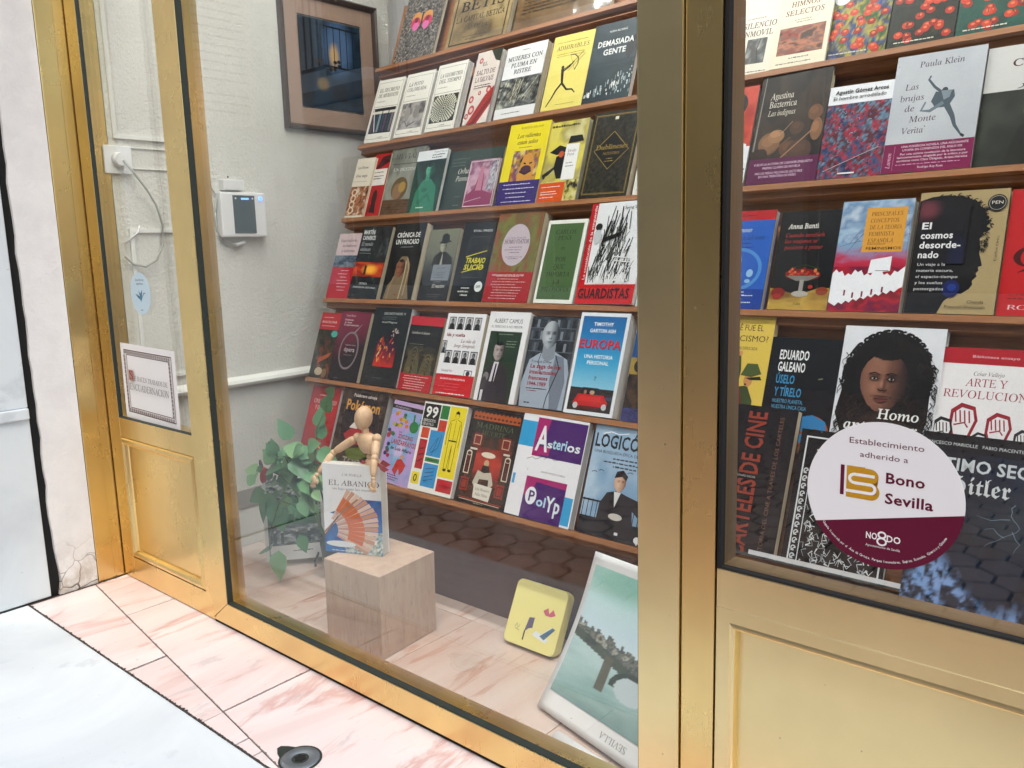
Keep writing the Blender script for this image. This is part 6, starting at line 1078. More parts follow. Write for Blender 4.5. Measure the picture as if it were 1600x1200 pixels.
BOOKS = [
 # paint, row, u0, w, h, off, T, angle, cover, pages, bend, label
 (z1, 'Z', -2.235, .192, .26, -.012, .012, -2, '#3a3834', PG_C, .001, 'speckled black and white book with a pink and orange butterfly, leftmost on the top ledge'),
 (z2, 'Z', -1.985, .262, .24, -.010, .02, -1, '#7d6b4c', PG_C, .001, 'tan antique looking book with BETIS in large serif capitals on the top ledge'),
 (z3, 'Z', -1.700, .35, .22, -.012, .02, 0, '#7a5d3a', PG_C, .001, 'wide brown manuscript style book wrapped in clear plastic on the top ledge'),
 (meredith(['EL SECRETO', 'DE MEREDITH'], pA1), 'A', -2.283, .142, .226, .0, .012, -3, '#efece2', PG_W, .005, 'cream book with a drawing of bookshelf spines, leftmost of three matching covers'),
 (meredith(['LA FOTO', 'COLOREADA'], pA2), 'A', -2.132, .140, .222, .0, .012, -2, '#efece2', PG_W, .006, 'cream book with a grey photograph of two faces, middle of three matching covers'),
 (meredith(['LA GEOMETRÍA', 'DEL TIEMPO'], pA3), 'A', -1.983, .137, .226, .001, .018, -1.5, '#efece2', PG_W, .006, 'cream book with a radiating black leaf pattern, rightmost of three matching covers'),
 (A4, 'A', -1.818, .108, .236, .0, .012, -2, '#e3d8d0', PG_W, .008, 'narrow pale pink book with red feathers and flowers, its cover curling up'),
 (A5, 'A', -1.690, .158, .226, .0, .018, -.5, '#ececec', PG_C, .005, 'white book with a dark green and white picture of pens below a serif title'),
 (A6, 'A', -1.512, .143, .224, .0, .020, -.5, '#efe285', PG_C, .002, 'pale yellow book with a black silhouette of an archer'),
 (A7, 'A', -1.368, .150, .226, .002, .016, 0, '#2c3a40', PG_W, .002, 'slate blue book with DEMASIADA GENTE in white condensed capitals'),
 (B1, 'B', -2.297, .096, .210, .0, .008, -1.5, '#efe6d6', PG_C, .001, 'cream and ochre patterned book, leftmost on the third ledge'),
 (B2, 'B', -2.212, .080, .222, -.010, .008, 0, '#a01a24', PG_C, .001, 'narrow red book with a white label, second from the left on the third ledge'),
 (B3, 'B', -2.140, .168, .233, -.015, .012, -1, '#8b8e84', PG_C, .001, 'grey book titled MI VIAJE with a curly haired head above a brown band'),
 (B4, 'B', -1.990, .134, .205, -.003, .012, 0, '#27584a', PG_W, .001, 'green tinted book with a bare chested figure and a white top strip'),
 (B5, 'B', -1.872, .236, .196, -.020, .014, 0, '#3f4f49', PG_W, .001, 'wide dark grey green book with a white italic name, behind the small pink book'),
 (B6, 'B', -1.742, .118, .148, .002, .006, -.5, '#d8b8c2', PG_W, .001, 'small pink and purple book standing in front of the dark grey green one'),
 (B7, 'B', -1.612, .151, .243, .0, .022, -.5, '#f2e233', PG_C, .002, 'bright yellow book with a painted face and a purple paper band'),
 (B8, 'B', -1.460, .131, .232, -.004, .014, .5, '#ded48c', PG_W, .001, 'pale yellow illustrated book with a white title label and an orange corner band'),
 (B9, 'B', -1.315, .150, .236, .002, .024, -.8, '#1c1b15', PG_C, .002, 'black book with gold border, gold diamond and dark foliage pattern'),
 (B10, 'B', -1.153, .12, .13, -.005, .012, 0, '#e9e7de', PG_W, .001, 'cream book half hidden by the pillar at the right end of the third ledge'),
 (C1, 'C', -2.306, .118, .226, -.005, .012, -.8, '#c61f36', PG_W, .001, 'pink and red book about explorers, leftmost on the fourth ledge'),
 (C2, 'C', -2.185, .148, .243, .001, .018, -2, '#141517', PG_C, .002, 'dark grey book with a strip of orange fire across its middle'),
 (C3b, 'C', -2.017, .145, .246, .002, .026, -.3, '#101114', PG_C, .003, 'black book with a woman in a cream veil below CRÓNICA DE UN FRACASO'),
 (C4, 'C', -1.858, .128, .224, -.006, .014, .3, '#2c2e30', PG_C, .001, 'dark olive book with a man in a hat and a pale grey label'),
 (C5, 'C', -1.717, .128, .238, -.003, .016, -.6, '#121413', PG_C, .001, 'black book with TRABAJO SUCIO in slanting yellow letters'),
 (C6, 'C', -1.583, .166, .257, .001, .034, -.5, '#7a5640', PG_C, .002, 'mottled green and brown book with a pale oval and a red paper band'),
 (C7, 'C', -1.398, .132, .229, .001, .012, -.4, '#f2f4ec', PG_W, .004, 'sage green book with a white border and black serif title lines'),
 (C8, 'C', -1.260, .176, .267, .003, .026, .3, '#eef0f2', PG_W, .006, 'white and red book with a tangled tower of sticks, beside the pillar'),
 (C9, 'C', -1.082, .09, .235, -.004, .012, 0, '#e6e7e6', PG_W, .001, 'white book almost fully hidden by the pillar on the fourth ledge'),
 (D1, 'D', -2.302, .104, .222, -.005, .012, -.3, '#1c1812', PG_C, .001, 'book with a red top and a dark city photograph, leftmost on the fifth ledge'),
 (D2, 'D', -2.192, .148, .228, .0, .014, -.5, '#171214', PG_C, .001, 'maroon and black book with a large grey letter O'),
 (D3, 'D', -2.026, .170, .246, .002, .036, .3, '#17201f', PG_G, .002, 'thick black book with glowing red and orange handwriting'),
 (D4, 'D', -1.860, .142, .226, -.004, .014, -.8, '#191a17', PG_C, .001, 'dark book with gold arches, a crimson top and a red paper band'),
 (D5, 'D', -1.702, .152, .240, .001, .022, .2, '#f0f0f3', PG_C, .002, 'white book with rows of small black portrait stamps and a red band'),
 (D6, 'D', -1.538, .148, .250, .003, .020, 0, '#f0f0f2', PG_W, .004, 'white and green book with a man in a dark suit and tie'),
 (D7, 'D', -1.386, .150, .242, -.002, .026, .6, '#20242a', PG_G, .002, 'black and white photographic book of a bald man before bookshelves'),
 (D8, 'D', -1.228, .147, .258, .004, .038, .1, '#eef2f6', PG_W, .002, 'blue sky book titled EUROPA with a red car and a white border'),
 (D9, 'D', -1.066, .09, .228, -.008, .014, 0, '#1a1c24', PG_G, .001, 'blue topped book with a dark painting beside the pillar on the fifth ledge'),
 (E1, 'E', -2.262, .150, .252, -.005, .024, 0, '#8c1c28', PG_W, .001, 'red book about fantastic cinema behind the plant on the lowest ledge'),
 (E2, 'E', -2.102, .218, .274, -.004, .024, -.4, '#241a18', PG_G, .001, 'dark brown patterned book with yellow bubble lettering behind the wooden mannequin'),
 (E3, 'E', -1.868, .146, .242, -.004, .012, -3, '#c9b0d6', PG_W, .001, 'lilac comic book with a green potion and red title lettering'),
 (E4, 'E', -1.722, .174, .254, .0, .014, 0, '#f2f2ee', PG_W, .002, 'comic book of coloured panels with 99 and a man on yellow'),
 (E5, 'E', -1.540, .182, .256, -.003, .020, -1, '#1c1f1a', PG_C, .001, 'black book with an ornate orange and red folk illustration'),
 (E6, 'E', -1.352, .207, .262, .004, .022, -1, '#f1f1f5', PG_G, .001, 'large white book with purple, magenta and blue blocks and playful lettering'),
 (E7, 'E', -1.126, .190, .262, -.002, .020, -.4, '#a8c4da', PG_G, .001, 'pale blue comic book with a man in a dark coat seated at a railing'),
 (RA1, 'A', -.945, .108, .235, -.008, .014, -1.5, '#efeadb', PG_W, .001, 'cream book with a grey cracked wall picture, leftmost in the top row behind the door'),
 (RA2, 'A', -.838, .126, .230, .001, .014, 0, '#efe9d4', PG_W, .001, 'cream book titled HIMNOS SELECTOS with a red landscape painting'),
 (floral([('GENERACIÓN', .16, .84), ('DE 1950', .36, .68)], ['#3a6a3a', '#c9b83a', '#3a5a9a', '#2c2a3c', '#b0b83a'], 301), 'A', -.722, .132, .24, -.008, .014, -1, '#2c3a2c', PG_W, .001, 'book patterned with red poppies, yellow and blue leaves, white title cartouche'),
 (floral([('POESÍA', .3, .7), ('DE 1936', .32, .7)], ['#20281f', '#2f3a2a', '#1a1f1c', '#3a4a34'], 311), 'A', -.586, .128, .24, -.008, .014, -.5, '#20281f', PG_W, .001, 'dark book patterned with red poppies and a white title cartouche'),
 (floral(None, ['#1f5a4c', '#24665a', '#1c4c42'], 321), 'A', -.455, .128, .24, -.008, .014, 0, '#1f5a4c', PG_W, .001, 'teal green book with scattered red poppies in the top row behind the door'),
 (RB1, 'B', -.948, .09, .252, -.008, .014, 0, '#b03424', PG_W, .001, 'red and white book cut off by the pillar, leftmost in its row behind the door'),
 (RB2, 'B', -.848, .160, .266, .0, .020, 0, '#171310', PG_C, .002, 'dark brown painting covered book with a purple paper band'),
 (RB3, 'B', -.688, .133, .210, .0, .014, -.3, '#28406a', PG_W, .001, 'book with a swirling blue and red painting below a white title strip'),
 (RB4, 'B', -.554, .165, .254, .002, .018, 0, '#d6d9de', PG_G, .001, 'grey white book with a leaping figure and a magenta paper band'),
 (RB5, 'B', -.388, .160, .246, -.006, .016, 0, '#23261f', PG_G, .001, 'book with a serious man in a dark photograph and Arabic lettering at the right'),
 (RC1, 'C', -.894, .132, .228, -.003, .018, 0, '#2a6cc4', PG_C, .001, 'blue book with a circular medallion and red top strip beside the pillar'),
 (RC2, 'C', -.747, .128, .220, .0, .016, 0, '#16171a', PG_C, .001, 'black book with a still life of red fruit in a silver dish'),
 (RC3, 'C', -.618, .140, .235, .0, .022, 0, '#b4cade', PG_C, .002, 'blue and crimson book with a yellow title square and white torn shape'),
 (RC4, 'C', -.469, .154, .244, .001, .018, 0, '#b8a67e', PG_C, .001, 'tan book with a dark profile of a curly haired person'),
 (RC5, 'C', -.312, .15, .242, -.003, .016, 0, '#c9232a', PG_C, .001, 'plain red book with large dark red letters, far right'),
 (RD1, 'D', -.842, .118, .270, -.006, .018, 0, '#e3c964', PG_C, .001, 'yellow book with a saluting soldier in green uniform beside the pillar'),
 (RD2, 'D', -.727, .153, .225, -.006, .014, 0, '#121317', PG_C, .001, 'black book with white and blue condensed title and a small globe'),
 (RD3, 'D', -.574, .187, .256, -.003, .020, 0, '#e6e8ee', PG_G, .001, 'white book with a large portrait of a child with long dark curls'),
 (RD4, 'D', -.390, .170, .224, -.006, .014, 0, '#f2f0f2', PG_W, .001, 'white book with raised fists drawn in red and black outline'),
]
for fn, row, u, w, h, off, T, ang, col, pg, bend, lab in BOOKS:
    v = rv(row, u + w / 2) + .0015 + abs(math.sin(math.radians(ang))) * w * .5
    make_book(book_mtx(u, v, off, ang), w, h, T, lab, col, pg, fn, bend, GN)
make_book(book_mtx(-.757, -.232, .045, -.6), .131, .297, .022, 'tall black book with red cinema poster lettering running up its cover', '#17171a', PG_C, RE1, .001, GN)
make_book(book_mtx(-.612, -.232, .045, -.4), .190, .262, .016, 'black and white engraved book half covered by the round door sticker', '#121315', PG_W, RE2, .001, GN)
make_book(book_mtx(-.378, -.262, .100, -.3), .245, .308, .018, 'large dark stormy book with a breaking wave and gothic title, bottom right', '#14151a', PG_W, RE3, .001, GN)
# clear sleeve on the wide brown book
PLS = GLASS.copy(); PLS.name = 'clear_plastic_film'; [setattr(n.inputs['Roughness'], 'default_value', .12) for n in PLS.node_tree.nodes if n.type == 'BSDF_GLOSSY']
b = MB(); n1, n2 = 30, 16; vs = []
for j in range(n2 + 1):
    for i in range(n1 + 1):
        x, y = -.01 + .37 * i / n1, -.004 + .24 * j / n2; vs.append((x, y, .004 + .0075 * float(fbm(np.array(x * 10 + y * 5), np.array(y * 9 - x * 2), 1.6, 3))))
b.add(vs, [(j * (n1 + 1) + i, j * (n1 + 1) + i + 1, (j + 1) * (n1 + 1) + i + 1, (j + 1) * (n1 + 1) + i) for j in range(n2) for i in range(n1)], True)
o = b.build('plastic_sleeve', PLS); o.matrix_world = book_mtx(-1.700, rv('Z', -1.52) + .0015, -.012, 0); tag(o, 'crinkled clear plastic sleeve over the wide brown book on the top ledge', 'plastic sleeve')

# ------------------------------------------------------------------ things on the display floor
bk = MB().add([(-1.707, .133, .001), (-1.492, .136, .001), (-1.508, .336, .001), (-1.722, .333, .001), (-1.703, .133, .219), (-1.488, .136, .219), (-1.505, .338, .219), (-1.719, .335, .219)], HEX)
tag(bk.build('wooden_block', BLOCKM, bevel=.0025), 'pale wooden cube block on the marble floor of the display, under the standing fan book', 'wooden block')
def p_fan(a):
    a.rect(0, 0, 1, 1, '#f3f4f6'); a.text('J. M. PINILLA', .34, .875, .026, '#4a4a50', 'r', x1=.68); a.text('EL ABANICO', .10, .765, .058, '#26262c', 'r', x1=.97); a.text('un lujo entre las manos', .17, .715, .028, '#4a4a50', 'r', x1=.86)
    a.img(0, .0, 1, .62, painting(['#2a6ab0', '#3a86c8', '#1f559a', '#58a0d4'], 3, 401, 1.6)); a.poly([(0, .62), (.60, .62), (.42, .53), (0, .42)], '#f3f4f6'); a.poly([(0, .2), (.3, .42), (.0, .46)], '#f3f4f6')
    a.img(.35, .0, 1, .26, painting(['#f2f2ee', '#5a8a60', '#e8ecec', '#4a88b8', '#d8d8b8'], 9, 402, 2.4), 24, 14)
    cx, cy = .02, .20
    for i in range(17):
        t0 = math.radians(62 - i * 5.6); t1 = math.radians(62 - (i + 1) * 5.6 + .8); r0, r1 = .22, .96 - .016 * abs(i - 7); k = .62
        q = [(cx + r * math.cos(t), cy + r * math.sin(t) * k + .06) for r, t in ((r0, t0), (r1, t0), (r1, t1), (r0, t1))]
        q = [(min(1, max(0, x)), max(.0, y)) for x, y in q]; a.poly(q, ['#e8c4b0', '#d9a88e', '#f0d6c6'][i % 3])
    for i in range(11):
        t = math.radians(58 - i * 7.8); q0 = (cx + .40 * math.cos(t), cy + .40 * math.sin(t) * .62 + .06); q1 = (cx + .68 * math.cos(t), cy + .68 * math.sin(t) * .62 + .06); a.line([q0, q1], .05, '#e0804a', .07)
    a.line([(.0, .22), (.35, .48), (.60, .62)], .03, '#b09080'); a.line([(0, .18), (.25, .42)], .02, '#8d5a48'); a.ell(.28, .10, .26, .035, '#eef2f4', 18); a.rect(0, .0, .35, .05, '#3a86c8'); a.lines(.12, .7, [.02], .010, '#eee', 3)
ma = Matrix.Translation((-1.737, .166, .2200)) @ Matrix.Rotation(math.radians(23), 4, 'Z') @ Matrix.Rotation(math.radians(88.0), 4, 'X')
make_book(ma, .168, .236, .034, 'white and blue book with a spread fan, standing upright on the wooden block', '#f3f4f6', PG_W, p_fan, .001, None)

# wooden mannequin leaning over the fan book
mq = empty('wooden_mannequin', (-1.625, .245, .43)); tag(mq, 'jointed pale wooden artist mannequin draped over the top of the fan book', 'mannequin')
def L(x, y, z): return (x + 1.625, y - .245, z - .43)
def seg(name, p, q, r0, r1, bulge=1.15):
    p, q = Vector(L(*p)), Vector(L(*q)); n = 9; d = q - p; pts = [p + d * i / (n - 1) for i in range(n)]
    rs = [(r0 + (r1 - r0) * i / (n - 1)) * (1 + (bulge - 1) * math.sin(math.pi * i / (n - 1))) * (.55 + .45 * min(1, 2.6 * math.sin(math.pi * (i + .35) / (n - .3)))) for i in range(n)]
    return MB().tube(pts, rs, 16).build(name, MANNW, mq)
def joint(p, r): return MB().ell(L(*p), (r, r, r)).build('joint', MANNW, mq)
MB().ell(L(-1.652, .248, .573), (.0215, .025, .032), 20, 14, Matrix.Rotation(math.radians(12), 3, 'Y')).build('head', MANNW, mq)
seg('neck', (-1.651, .25, .546), (-1.649, .25, .530), .010, .009, 1)
b = MB(); n = 20; rows_ = [(.533, .016, .011, -1.646), (.528, .030, .017, -1.643), (.518, .037, .021, -1.641), (.505, .036, .022, -1.640), (.492, .031, .020, -1.637), (.484, .022, .016, -1.635), (.481, .010, .008, -1.635)]
vs = [L(cx_ + rx * math.cos(2 * math.pi * k / n), .25 + ry * math.sin(2 * math.pi * k / n), z) for z, rx, ry, cx_ in rows_ for k in range(n)]
b.add(vs, [(i * n + k, (i + 1) * n + k, (i + 1) * n + (k + 1) % n, i * n + (k + 1) % n) for i in range(len(rows_) - 1) for k in range(n)], True); b.add([L(-1.646, .25, .535)] + vs[:n], [(0, k + 1, (k + 1) % n + 1) for k in range(n)], True); b.build('chest', MANNW, mq)
joint((-1.632, .25, .474), .012); MB().ell(L(-1.628, .252, .455), (.027, .019, .016), 18, 10).build('pelvis', MANNW, mq)
joint((-1.680, .247, .519), .0115); joint((-1.604, .249, .525), .0125)
seg('upper_arm', (-1.684, .243, .516), (-1.748, .222, .475), .0105, .0085); joint((-1.750, .220, .473), .009)
seg('forearm', (-1.752, .218, .470), (-1.762, .178, .424), .0095, .0065); joint((-1.763, .172, .421), .006)
seg('upper_arm', (-1.603, .245, .518), (-1.584, .222, .487), .0105, .009); joint((-1.582, .220, .484), .0095)
seg('forearm', (-1.581, .216, .480), (-1.571, .203, .441), .0095, .0068); joint((-1.5705, .203, .436), .0062)
def hand(p, q, s):
    p, q = Vector(p), Vector(q); d = (q - p); ln = d.length; d.normalize(); sd_ = Vector((.9, .38, 0)); 
    palm = p + d * ln * .45; b = MB().ell(L(*palm), (.009, .0052, .0125), 14, 9); b.build('hand', MANNW, mq)
    for i in range(4):
        o = sd_ * (-.0062 + i * .0042); a0 = p + d * ln * .75 + o; MB().tube([L(*a0), L(*(a0 + d * .007 + Vector((0, -.001, 0)))), L(*(a0 + d * (.012 + .002 * (i in (1, 2))) + Vector((0, .002, 0))))], [.0027, .0024, .0018], 7).build('finger', MANNW, mq)
    t0 = p + d * ln * .4 + sd_ * s * .008; MB().tube([L(*t0), L(*(t0 + sd_ * s * .004 + d * .007)), L(*(t0 + sd_ * s * .004 + d * .012))], [.003, .0026, .002], 7).build('thumb', MANNW, mq)
hand((-1.764, .168, .419), (-1.7655, .160, .396), 1); hand((-1.570, .2025, .433), (-1.569, .199, .409), -1)
seg('thigh', (-1.645, .256, .450), (-1.700, .285, .36), .016, .012); seg('thigh', (-1.622, .256, .450), (-1.668, .290, .36), .016, .012)
seg('shin', (-1.700, .285, .357), (-1.702, .265, .245), .0115, .008); seg('shin', (-1.668, .290, .357), (-1.668, .280, .245), .0115, .008)
MB().ell(L(-1.703, .255, .231), (.010, .022, .009)).build('foot', MANNW, mq); MB().ell(L(-1.669, .270, .231), (.010, .022, .009)).build('foot', MANNW, mq)
# crimson flower under it
fw = empty('crimson_flower', (-1.60, .238, .455)); tag(fw, 'crimson paper flower tucked beside the mannequin hips on top of the fan book', 'flower')
for i, (x, z, t) in enumerate(((-.045, -.002, .3), (.035, .010, -.4), (.012, .0, .1), (.028, -.004, .5))):
    MB().add([(x - .02, 0, z), (x, -.006, z + .014), (x + .022, 0, z + .003), (x, .002, z - .008), (x, .006, z + .003)], [(0, 3, 1), (3, 2, 1), (0, 1, 4), (1, 2, 4)]).build('petal', PETAL, fw)

# picture sheet on a small wire stand behind the plant
ms = Matrix.Translation((-2.252, .305, .022)) @ Matrix.Rotation(math.radians(52), 4, 'Z') @ Matrix.Rotation(math.radians(84), 4, 'X')
e = empty('picture_sheet', mtx=ms); tag(e, 'white mounted print with a green top and a small street photograph, behind the plant', 'print')
MB().box(0, .19, 0, .27, -.002, 0).build('card', PAPER, e)
a = Art(.19, .27); a.img(.06, .55, .94, .97, painting(['#20401f', '#e8ecec', '#3a6a34', '#c9d2cc', '#2a3a30'], 7, 411, 2.4)); a.img(.06, .36, .94, .55, painting(['#3a6a4c', '#4c7a5a', '#5a8a6c'], 3, 412)); bw(a, .06, .18, .94, .42, 413, 9, '#39454c', '#dfe6ea'); a.lines(.45, .9, [.10], .014, '#444', 2)
for x in (.14, .26, .5, .7): a.rect(x, .20, x + .05, .33, '#2a3440'); a.ell(x + .025, .345, .02, .014, '#d8d4cc')
a.build('print', PRINT, e)
pgs = empty('print_stand', (-2.223, .316, 0)); tag(pgs, 'small dark wire feet holding up the mounted print behind the plant', 'stand')
for dx_, dy_ in ((0, 0), (.083, .095)): MB().tube([(dx_, dy_, .0), (dx_, dy_, .018), (dx_ - .006, dy_ + .02, .040)], .0035).build('foot', INSETM, pgs)

# trailing plant
pt = empty('vine_plant', (-2.02, .42, 0)); tag(pt, 'leafy green trailing plant at the left of the display beside the fan book', 'plant')
def leafmesh():
    n = 6; vs = []; fs = []
    for i in range(n + 1):
        t = i / n; w = .36 * math.sin(math.pi * min(1, t) ** .62); z = -.12 * t * t
        vs += [(-w, t, z + .10 * w * 1.2), (0, t, z), (w, t, z + .10 * w * 1.2)]
    for i in range(n): fs += [(3 * i, 3 * i + 1, 3 * i + 4, 3 * i + 3), (3 * i + 1, 3 * i + 2, 3 * i + 5, 3 * i + 4)]
    b = MB().add(vs, fs, True); return b.mesh('leaf', LEAF)
LM = leafmesh(); rn = random.Random(21)
# (px-derived world spots): x, y, z, size, yaw, pitch
def put_leaf(x, y, z, s_, dirx, dirz):
    d = Vector((dirx, rn.uniform(-.35, .15), dirz)).normalized(); n_ = Vector((.45, -.75, .6)) + Vector((rn.uniform(-.5, .5), rn.uniform(-.4, .4), rn.uniform(-.5, .5)))
    n_ = (n_ - d * n_.dot(d)).normalized(); sx_ = d.cross(n_)
    o = link('leaf', LM, pt); w_ = rn.uniform(.78, 1.0)
    o.matrix_local = Matrix.Translation((x + 2.02, y - .42, z)) @ Matrix(((sx_.x * s_ * w_, d.x * s_, n_.x * s_, 0), (sx_.y * s_ * w_, d.y * s_, n_.y * s_, 0), (sx_.z * s_ * w_, d.z * s_, n_.z * s_, 0), (0, 0, 0, 1)))
lf = [(-2.26, .31, .325, .070, -1, -.1), (-2.25, .30, .315, .055, -1, -.35), (-2.16, .30, .375, .065, .15, 1), (-2.17, .29, .350, .095, .9, .25), (-2.10, .29, .375, .10, 1, .05), (-2.17, .29, .27, .085, -.3, -1), (-2.22, .30, .265, .085, -.8, -.5),
      (-2.19, .28, .25, .09, -.3, -1), (-2.14, .28, .25, .10, .3, -1), (-2.24, .28, .29, .06, -.9, .3), (-2.15, .26, .10, .080, -1, -.25), (-2.09, .25, .115, .095, .1, -1), (-2.06, .30, .45, .075, -.4, 1), (-1.98, .30, .44, .07, .9, .3),
      (-1.90, .31, .55, .07, .5, .8), (-1.93, .30, .44, .085, .8, -.4), (-2.00, .30, .42, .08, -.9, .2), (-2.04, .29, .40, .085, .6, -.5), (-2.02, .28, .17, .06, .3, -1), (-1.88, .31, .60, .05, .8, .5)]
for a_ in lf: put_leaf(*a_)
for i in range(74):
    t = rn.random() * 6.28; q = rn.random() ** .6; x = -2.085 + .155 * q * math.cos(t); z = .315 + .10 * q * math.sin(t) + (x + 2.085) * .25; put_leaf(x, .275 + rn.random() * .06, z, rn.uniform(.035, .066), math.cos(t) + rn.uniform(-.6, .6), math.sin(t) - .5 + rn.uniform(-.6, .4))
for i in range(5):
    q = rn.random() * .8; put_leaf(-2.0 + .13 * q, .31, .38 + .18 * q + rn.uniform(-.03, .03), rn.uniform(.045, .07), rn.uniform(-1, 1), rn.uniform(-.6, 1))
for p in ([(0, 0, 0), (.02, -.05, .2), (.04, -.10, .38), (.09, -.12, .50), (.14, -.11, .58)], [(0, 0, 0), (-.02, -.06, .2), (-.10, -.12, .33), (-.2, -.12, .34), (-.28, -.11, .31)], [(0, 0, 0), (-.01, -.08, .22), (-.06, -.13, .40), (-.15, -.12, .38)],
          [(-.01, -.08, .22), (-.09, -.14, .26), (-.13, -.16, .15), (-.12, -.17, .08)], [(.04, -.10, .38), (.10, -.13, .36), (.14, -.14, .33)]):
    MB().tube(p, [.0028] * (len(p) - 1) + [.0012], 6).build('stem', STEM, pt)
bd = MB().ell((-2.213 + 2.02, .295 - .42, .318), (.012, .012, .028), 10, 8, Matrix.Rotation(.25, 3, 'Y')).build('flower_bud', PETAL, pt)
MB().ell((-2.222 + 2.02, .295 - .42, .345), (.006, .006, .022), 8, 6, Matrix.Rotation(-.3, 3, 'Y')).build('bud_tip', mat('dark_wine', (.06, .01, .03), .5), pt)
MB().tube([(0, 0, .0), (0, 0, .01), (0, 0, .12), (0, 0, .13)], [.045, .05, .06, .055], 20).build('pot', mat('dark_ceramic', (.04, .045, .05), .3), pt)

# yellow tin leaning on the floor in front of the base board
def rrect(w, h, r, n=7):
    pts = []
    for cx_, cy_, a0 in ((w - r, r, -90), (w - r, h - r, 0), (r, h - r, 90), (r, r, 180)): pts += [(cx_ + r * math.cos(math.radians(a0 + 90 * i / n)), cy_ + r * math.sin(math.radians(a0 + 90 * i / n))) for i in range(n + 1)]
    return pts
YW, YH = .162, .160
my = Matrix.Translation((-1.318, .385, .012)) @ Matrix.Rotation(math.radians(0), 4, 'Z') @ Matrix.Rotation(math.radians(63), 4, 'X')
e = empty('yellow_tin', mtx=my); tag(e, 'flat pale yellow square tin with rounded corners leaning beside the bridge print', 'tin')
YEL = mat('yellow_enamel', (.80, .72, .26), .3); MB().prism(rrect(YW, YH, .016), -.020, 0).build('lid', YEL, e, bevel=.0015)
b = MB(); b.prism(rrect(YW, YH, .016), -.032, -.0205); b.v = [((v[0] - YW / 2) * .97 + YW / 2, (v[1] - YH / 2) * .97 + YH / 2, v[2]) for v in b.v]; b.build('base', YEL, e)
a = Art(YW, YH); k = '#3a3444'; a.poly([(.36, .22), (.40, .46), (.50, .48), (.50, .32), (.44, .30)], '#7a6a86'); a.rect(.36, .10, .385, .24, k); a.poly([(.52, .22), (.80, .16), (.84, .22), (.58, .30)], '#eef2f4'); a.poly([(.66, .24), (.86, .42), (.92, .40), (.76, .20)], '#5f7f9a'); a.line([(.66, .24), (.86, .42)], .012, '#eef2f4'); a.poly([(.62, .62), (.70, .68), (.74, .60), (.80, .68), (.86, .60), (.78, .56), (.68, .56)], '#d86a84'); a.line([(.17, .26), (.20, .32), (.23, .25), (.26, .31)], .008, k); a.line([(.18, .24), (.27, .22)], .006, k)
a.build('print', PRINT, e)

# curled bridge print in the front right corner
BL, BR, TL, TR = Vector((-1.058, .203, .010)), Vector((-.63, .098, .010)), Vector((-1.003, .352, .330)), Vector((-.62, .290, .330))
nx_, ny_ = 40, 50
def surf(s_, t, o=0):
    p = BL.lerp(BR, s_).lerp(TL.lerp(TR, s_), t); nrm = Vector((-.1, -.9, .42)).normalized()
    return p + nrm * (-.018 * math.sin(math.pi * t) + o)
e = empty('bridge_print', (-.9, .25, 0)); tag(e, 'large white bordered print of a river bridge and city skyline, curling in the right corner', 'print')
def sheet(fn, x0, x1, y0, y1, nx, ny, o, name, m, cf=None):
    bm = bmesh.new(); L_ = bm.loops.layers.float_color.new('Col'); g = [[bm.verts.new(surf(x0 + (x1 - x0) * i / nx, y0 + (y1 - y0) * j / ny, o) - Vector((-.9, .25, 0))) for i in range(nx + 1)] for j in range(ny + 1)]
    if cf is not None: X, Y = np.meshgrid(np.linspace(0, 1, nx + 1), np.linspace(0, 1, ny + 1)); C = .86 * np.clip(cf(X, Y), 0, 1) ** 1.1
    for j in range(ny):
        for i in range(nx):
            f = bm.faces.new((g[j][i], g[j][i + 1], g[j + 1][i + 1], g[j + 1][i])); f.smooth = True
            if cf is not None:
                for lp, (jj, ii) in zip(f.loops, ((j, i), (j, i + 1), (j + 1, i + 1), (j + 1, i))): lp[L_] = (*C[jj][ii], 1)
    me = bpy.data.meshes.new(name); bm.to_mesh(me); bm.free(); me.materials.append(m); ob = bpy.data.objects.new(name, me); COL.objects.link(ob); ob.parent = e
    if cf is None:
        md = ob.modifiers.new('thick', 'SOLIDIFY'); md.thickness = .0006
    return ob
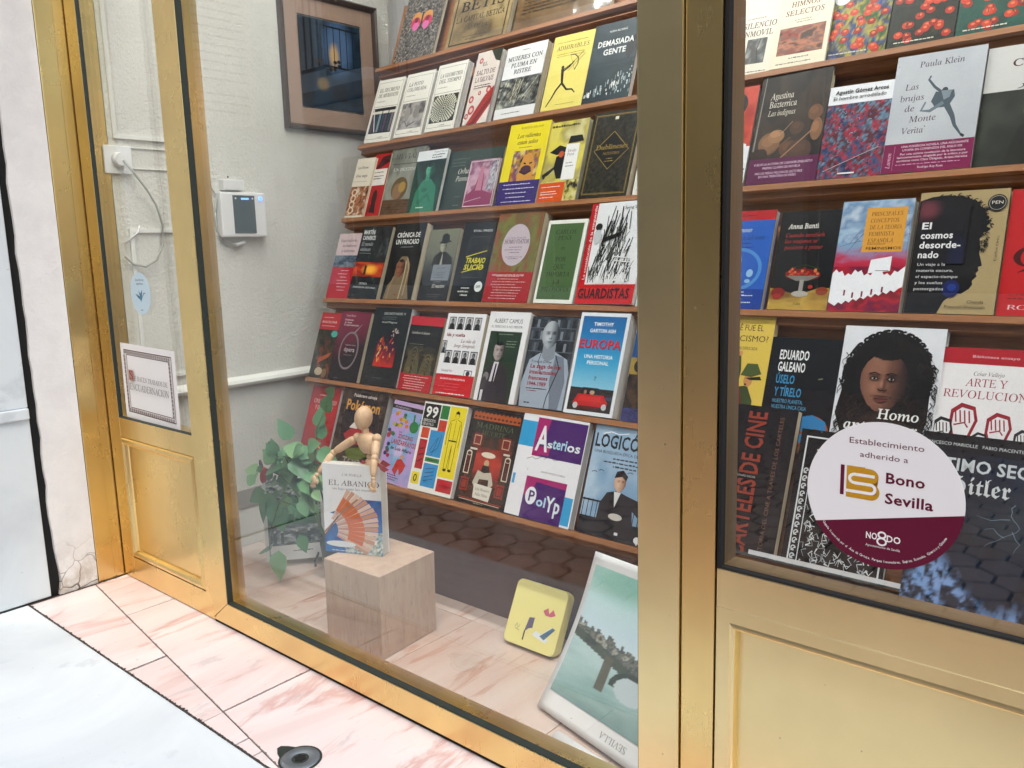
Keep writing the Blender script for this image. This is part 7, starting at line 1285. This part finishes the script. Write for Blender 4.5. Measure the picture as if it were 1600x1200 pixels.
def bridge(X, Y):
    sky_ = 1.08 * pal(['#eef4f8', '#e2eef6', '#d4e8f0', '#cdeae8', '#e0f0f0'], Y * .9 + .35 * fbm(X, Y, 2.5, 3) - .15); C = sky_
    C = put(C, blob(X, Y, .25, .93, .28, .12, 1.0), '#a4d8cc')
    dl_ = .52 - .20 * X           # far shore line, sloping down to the right
    town = ((Y < dl_ + .05 * hash2(np.floor(X * 46), 0, 2) + .03) & (Y > dl_ - .08)); n = fbm(X, Y, 22, 4)
    tw = pal(['#2f3a3a', '#8d8a7c', '#4a504c', '#c4c0b0', '#5a4a40'], n * 1.5 - .2); C = np.where(town[..., None], tw, C)
    wat = Y < dl_ - .06; wc = pal(['#6f908e', '#9cbcb8', '#c4dcda', '#e6f0f0'], .15 + .6 * Y / (dl_) + .35 * fbm(X * 1, Y * 3, 4, 8) - .1); C = np.where(wat[..., None], wc, C)
    deck_ = (Y < .50 - .28 * X + .02) & (Y > .50 - .28 * X - .05); C = np.where(deck_[..., None], pal(['#2a332f', '#59604f', '#3a4238'], fbm(X, Y, 18, 6)), C)
    for cx_, cy_, rx, ry in ((.50, .26, .11, .085), (.86, .13, .17, .11)):
        d = np.sqrt(((X - cx_) / rx) ** 2 + ((Y - cy_) / ry) ** 2); C = np.where(((d < 1.35) & (Y > cy_ - ry * .2))[..., None], C3('#34402f'), C); C = np.where((d < 1.0)[..., None], C3('#d4e0e2'), C)
    for px_ in (.30, .66): C = np.where(((np.abs(X - px_) < .035) & (Y < .50 - .28 * px_) & (Y > .20 - .1 * px_))[..., None], C3('#6a6450'), C)
    sp = (np.abs(X - .62) < .010 + .02 * np.clip(.50 - Y, 0, 1)) & (Y < .58) & (Y > .40); C = np.where(sp[..., None], C3('#5a564c'), C)
    return C
sheet(None, 0, 1, 0, 1, 12, 24, 0, 'paper', PAPER)
sheet(None, .032, .965, .125, .925, 110, 110, .0012, 'picture', PRINT, bridge)
a = Art(1, 1); a.text('SEVILLA', .5, .5, .05, '#6a6a66', 's')
co, fs, wd = glyphs('SEVILLA', 'r'); bt = MB()
bt.v = [tuple(surf(.60 - .17 * x / wd, .085 - .035 * y / .7, .0012) - Vector((-.9, .25, 0))) for x, y in co]; bt.f = [tuple(f) for f in fs]; bt.sm = [False] * len(fs)
bt.build('lettering', mat('grey_ink', (.25, .25, .24), .7), e)
b = MB(); 
tag(MB().tube([(-.945, .125, .016), (-.60, .055, .016)], .0155, 20).build('paper_roll', PAPER), 'rolled sheet of white paper lying on the marble in front of the bridge print', 'paper roll')

# steel bolt plate in the threshold
sc = empty('floor_bolt', (-1.318, -.228, .0015)); tag(sc, 'round steel floor bolt socket set in the pink marble threshold', 'floor socket')
b = MB(); n = 40
prof = [(.039, 0), (.039, .0008), (.0375, .0014), (.018, .0014), (.0165, .0004), (.0001, .0003)]
vs = [(r * math.cos(2 * math.pi * k / n), r * math.sin(2 * math.pi * k / n), z) for r, z in prof for k in range(n)]
b.add(vs, [(i * n + k, i * n + (k + 1) % n, (i + 1) * n + (k + 1) % n, (i + 1) * n + k) for i in range(len(prof) - 1) for k in range(n)], True); b.build('plate', STEEL, sc)
MB().prism([((.0125 if k % 2 else .009) * math.cos(math.pi * k / 6), (.0125 if k % 2 else .009) * math.sin(math.pi * k / 6)) for k in range(12)], .0008, .0022).build('star_recess', BLACK, sc)
MB().prism([((.043 if not 14 < k < 19 else .043 + .03 * (1 - abs(k - 16.5) / 2.5)) * math.cos(2 * math.pi * k / 32), (.043 if not 14 < k < 19 else .05) * math.sin(2 * math.pi * k / 32)) for k in range(32)], -.001, .0008).build('rubber_gasket', RUBBER, sc)
